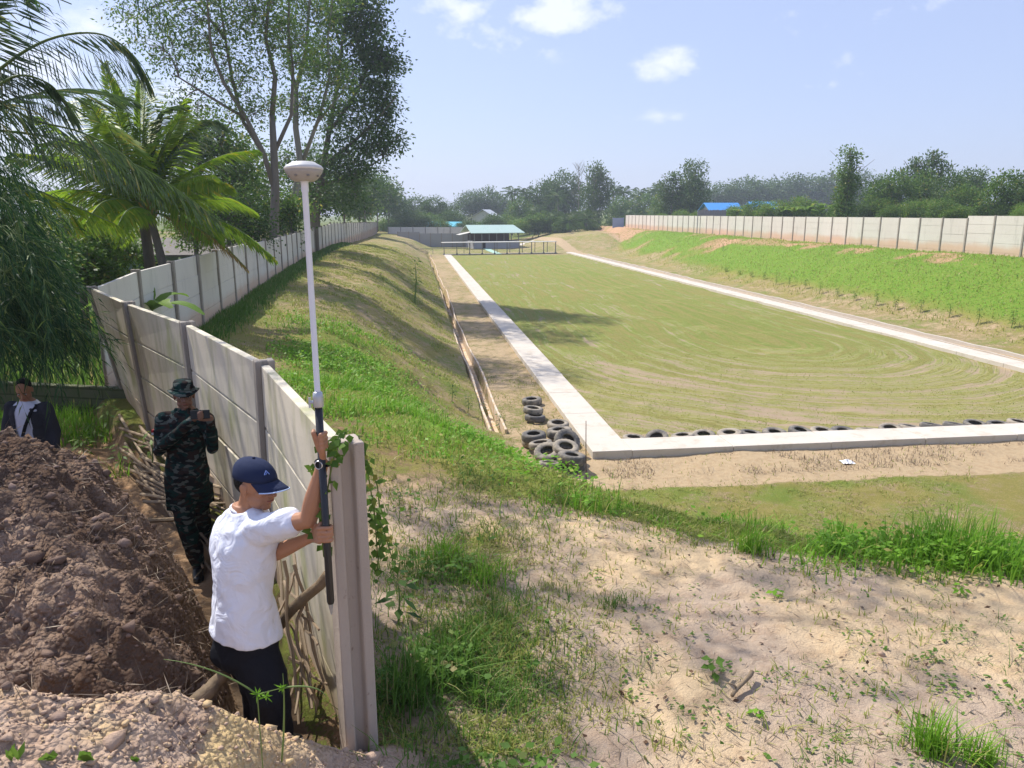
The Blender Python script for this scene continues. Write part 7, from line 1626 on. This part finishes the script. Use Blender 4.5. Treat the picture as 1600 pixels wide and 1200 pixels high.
# sedge in the foreground with its star-shaped seed head, and the leaves at the bottom left edge
so_ = D(405, 1190, 1.75); gz_ = gz(so_.x, so_.y); so_.z = gz_; se = empty('sedge', so_, label='sedge with star-shaped green seed heads rising from the near pale heap', cat='sedge'); m = MB()
hd1, hd2 = D(402, 1085, 1.7), D(440, 1075, 1.7)
m.tube([Vector((0, 0, -.03)), (hd1 - so_).lerp(Vector((0, 0, 0)), .4), hd1 - so_], [.0022, .0018, .0014], 5); m.tube([(hd1 - so_), (hd2 - so_)], [.0014, .001], 5); m.build('stem', M_stem, se)
for pl in ([hd1, D(340, 1040, 1.7), D(256, 1030, 1.7)], [hd2, D(500, 1065, 1.7), D(512, 1092, 1.7)], [D(440, 1190, 1.75), D(447, 1120, 1.72), D(442, 1052, 1.7)]):
    q = [p - so_ for p in pl]; mm = MB(); qs = [q[0].lerp(q[1], t).lerp(q[1].lerp(q[2], t), t) for t in [i / 8 for i in range(9)]]; mm.tube(qs, [.0028, .0028, .0027, .0026, .0024, .0021, .0017, .0012, .0006], 4); mm.build('blade', M_stem, se, True)
C_, D_ = [], []
for hp in (hd1, hd1.lerp(hd2, .35) + Vector((0, 0, -.012)), hd2):
    for k in range(22): d = rnd_dirs(rg2, 1)[0]; C_.append(list(hp - so_)); D_.append(list(d * np.array([1, 1, .8])))
n = len(C_); leaves('seed_head', C_, D_, rg2.randn(n, 3), rg2.uniform(.010, .024, n), .004, M_grass, se, rg2.rand(n))
for k, (u, v, h, w_, lab) in enumerate([(20, 1215, .11, .02, 'upright green blade of a plant at the bottom left corner'), (140, 1218, .09, .045, 'broad green leaf poking up at the bottom left edge'), (75, 1215, .06, .03, 'low green leaves at the bottom edge left of the broad leaf'), (215, 1222, .05, .02, 'small green leaf tip at the bottom edge right of the broad leaf')]):
    p = groundhit(u, 1192, 1.3, 3.2); g_ = p.z; e = empty('broad_leaf_plant', (p.x, p.y, g_), label=lab, cat='plant'); n = 5
    hh = h * .55; C_ = np.zeros((n, 3)); C_[:, 0] = rg2.uniform(-.02, .02, n); D2 = rg2.randn(n, 3) * .35; D2[:, 2] = 1.0
    leaves('foliage', C_, D2, np.tile([0.2, -1.0, .2], (n, 1)), hh * rg2.uniform(.75, 1.1, n), w_, M_lf_light, e, rg2.uniform(.2, .8, n), shape=.5)
# weeds and young bamboo shoots on the sunlit ground by the fence corner
for k, (u, v, h, lab) in enumerate([(150, 700, .35, 'young green shoot on the sunlit earth left of the stick pile'), (130, 712, .25, 'small green shoot beside the taller one left of the sticks'), (188, 735, .35, 'green sprout among the cut sticks'), (238, 720, .35, 'bright leafy sprout at the foot of the first fence post'), (170, 672, .4, 'leafy weed against the corner of the near fence')]):
    p = P(u, v, 2.6)
    for _ in range(3): p = P(u, v, gz(p.x, p.y))
    leafy(0, 0, h, 16, .13, lab, M_lf_light, 'shoot', 'plant', seed=120 + k, base=p, wr=.3)
x = rg2.uniform(-9, -4.6, 9000); y = rg2.uniform(8.6, 12.0, 9000); k = gsample(G['bw'], x, y) > .25; x, y = x[k], y[k]; k = fbm(x, y, 1.2, 3, 261) > .46; x, y = x[k], y[k]
stuffobj(blades('yard_grass', x, y, rg2.uniform(.05, .35, len(x)), .016, M_grass, .6), 'sunlit weeds and grass in front of the low block wall', 'grass')
x = rg2.uniform(-16, -6.5, 16000); y = rg2.uniform(12.2, 30, 16000); k = gsample(G['bw'], x, y) > .3; x, y = x[k], y[k]
stuffobj(blades('yard_grass', x, y, rg2.uniform(.10, .5, len(x)), .04, M_grassd, .6), 'tall bright weeds in the yard beyond the long left fence', 'grass')
# ================================================================ HUMID AIR
hz = NT('haze_air'); pv = hz.n('ShaderNodeVolumePrincipled'); pv.inputs['Color'].default_value = (.80, .88, 1.0, 1); pv.inputs['Density'].default_value = .00075; pv.inputs['Anisotropy'].default_value = .2
hz.t.links.new(pv.outputs[0], hz.o.inputs['Volume'])
m = MB(); m.box(-760, 960, -60, 1300, -3.5, 42); ho = m.build('haze', hz.m); tag(ho, 'thin pale blue humid haze over the whole site', 'haze', kind='stuff')
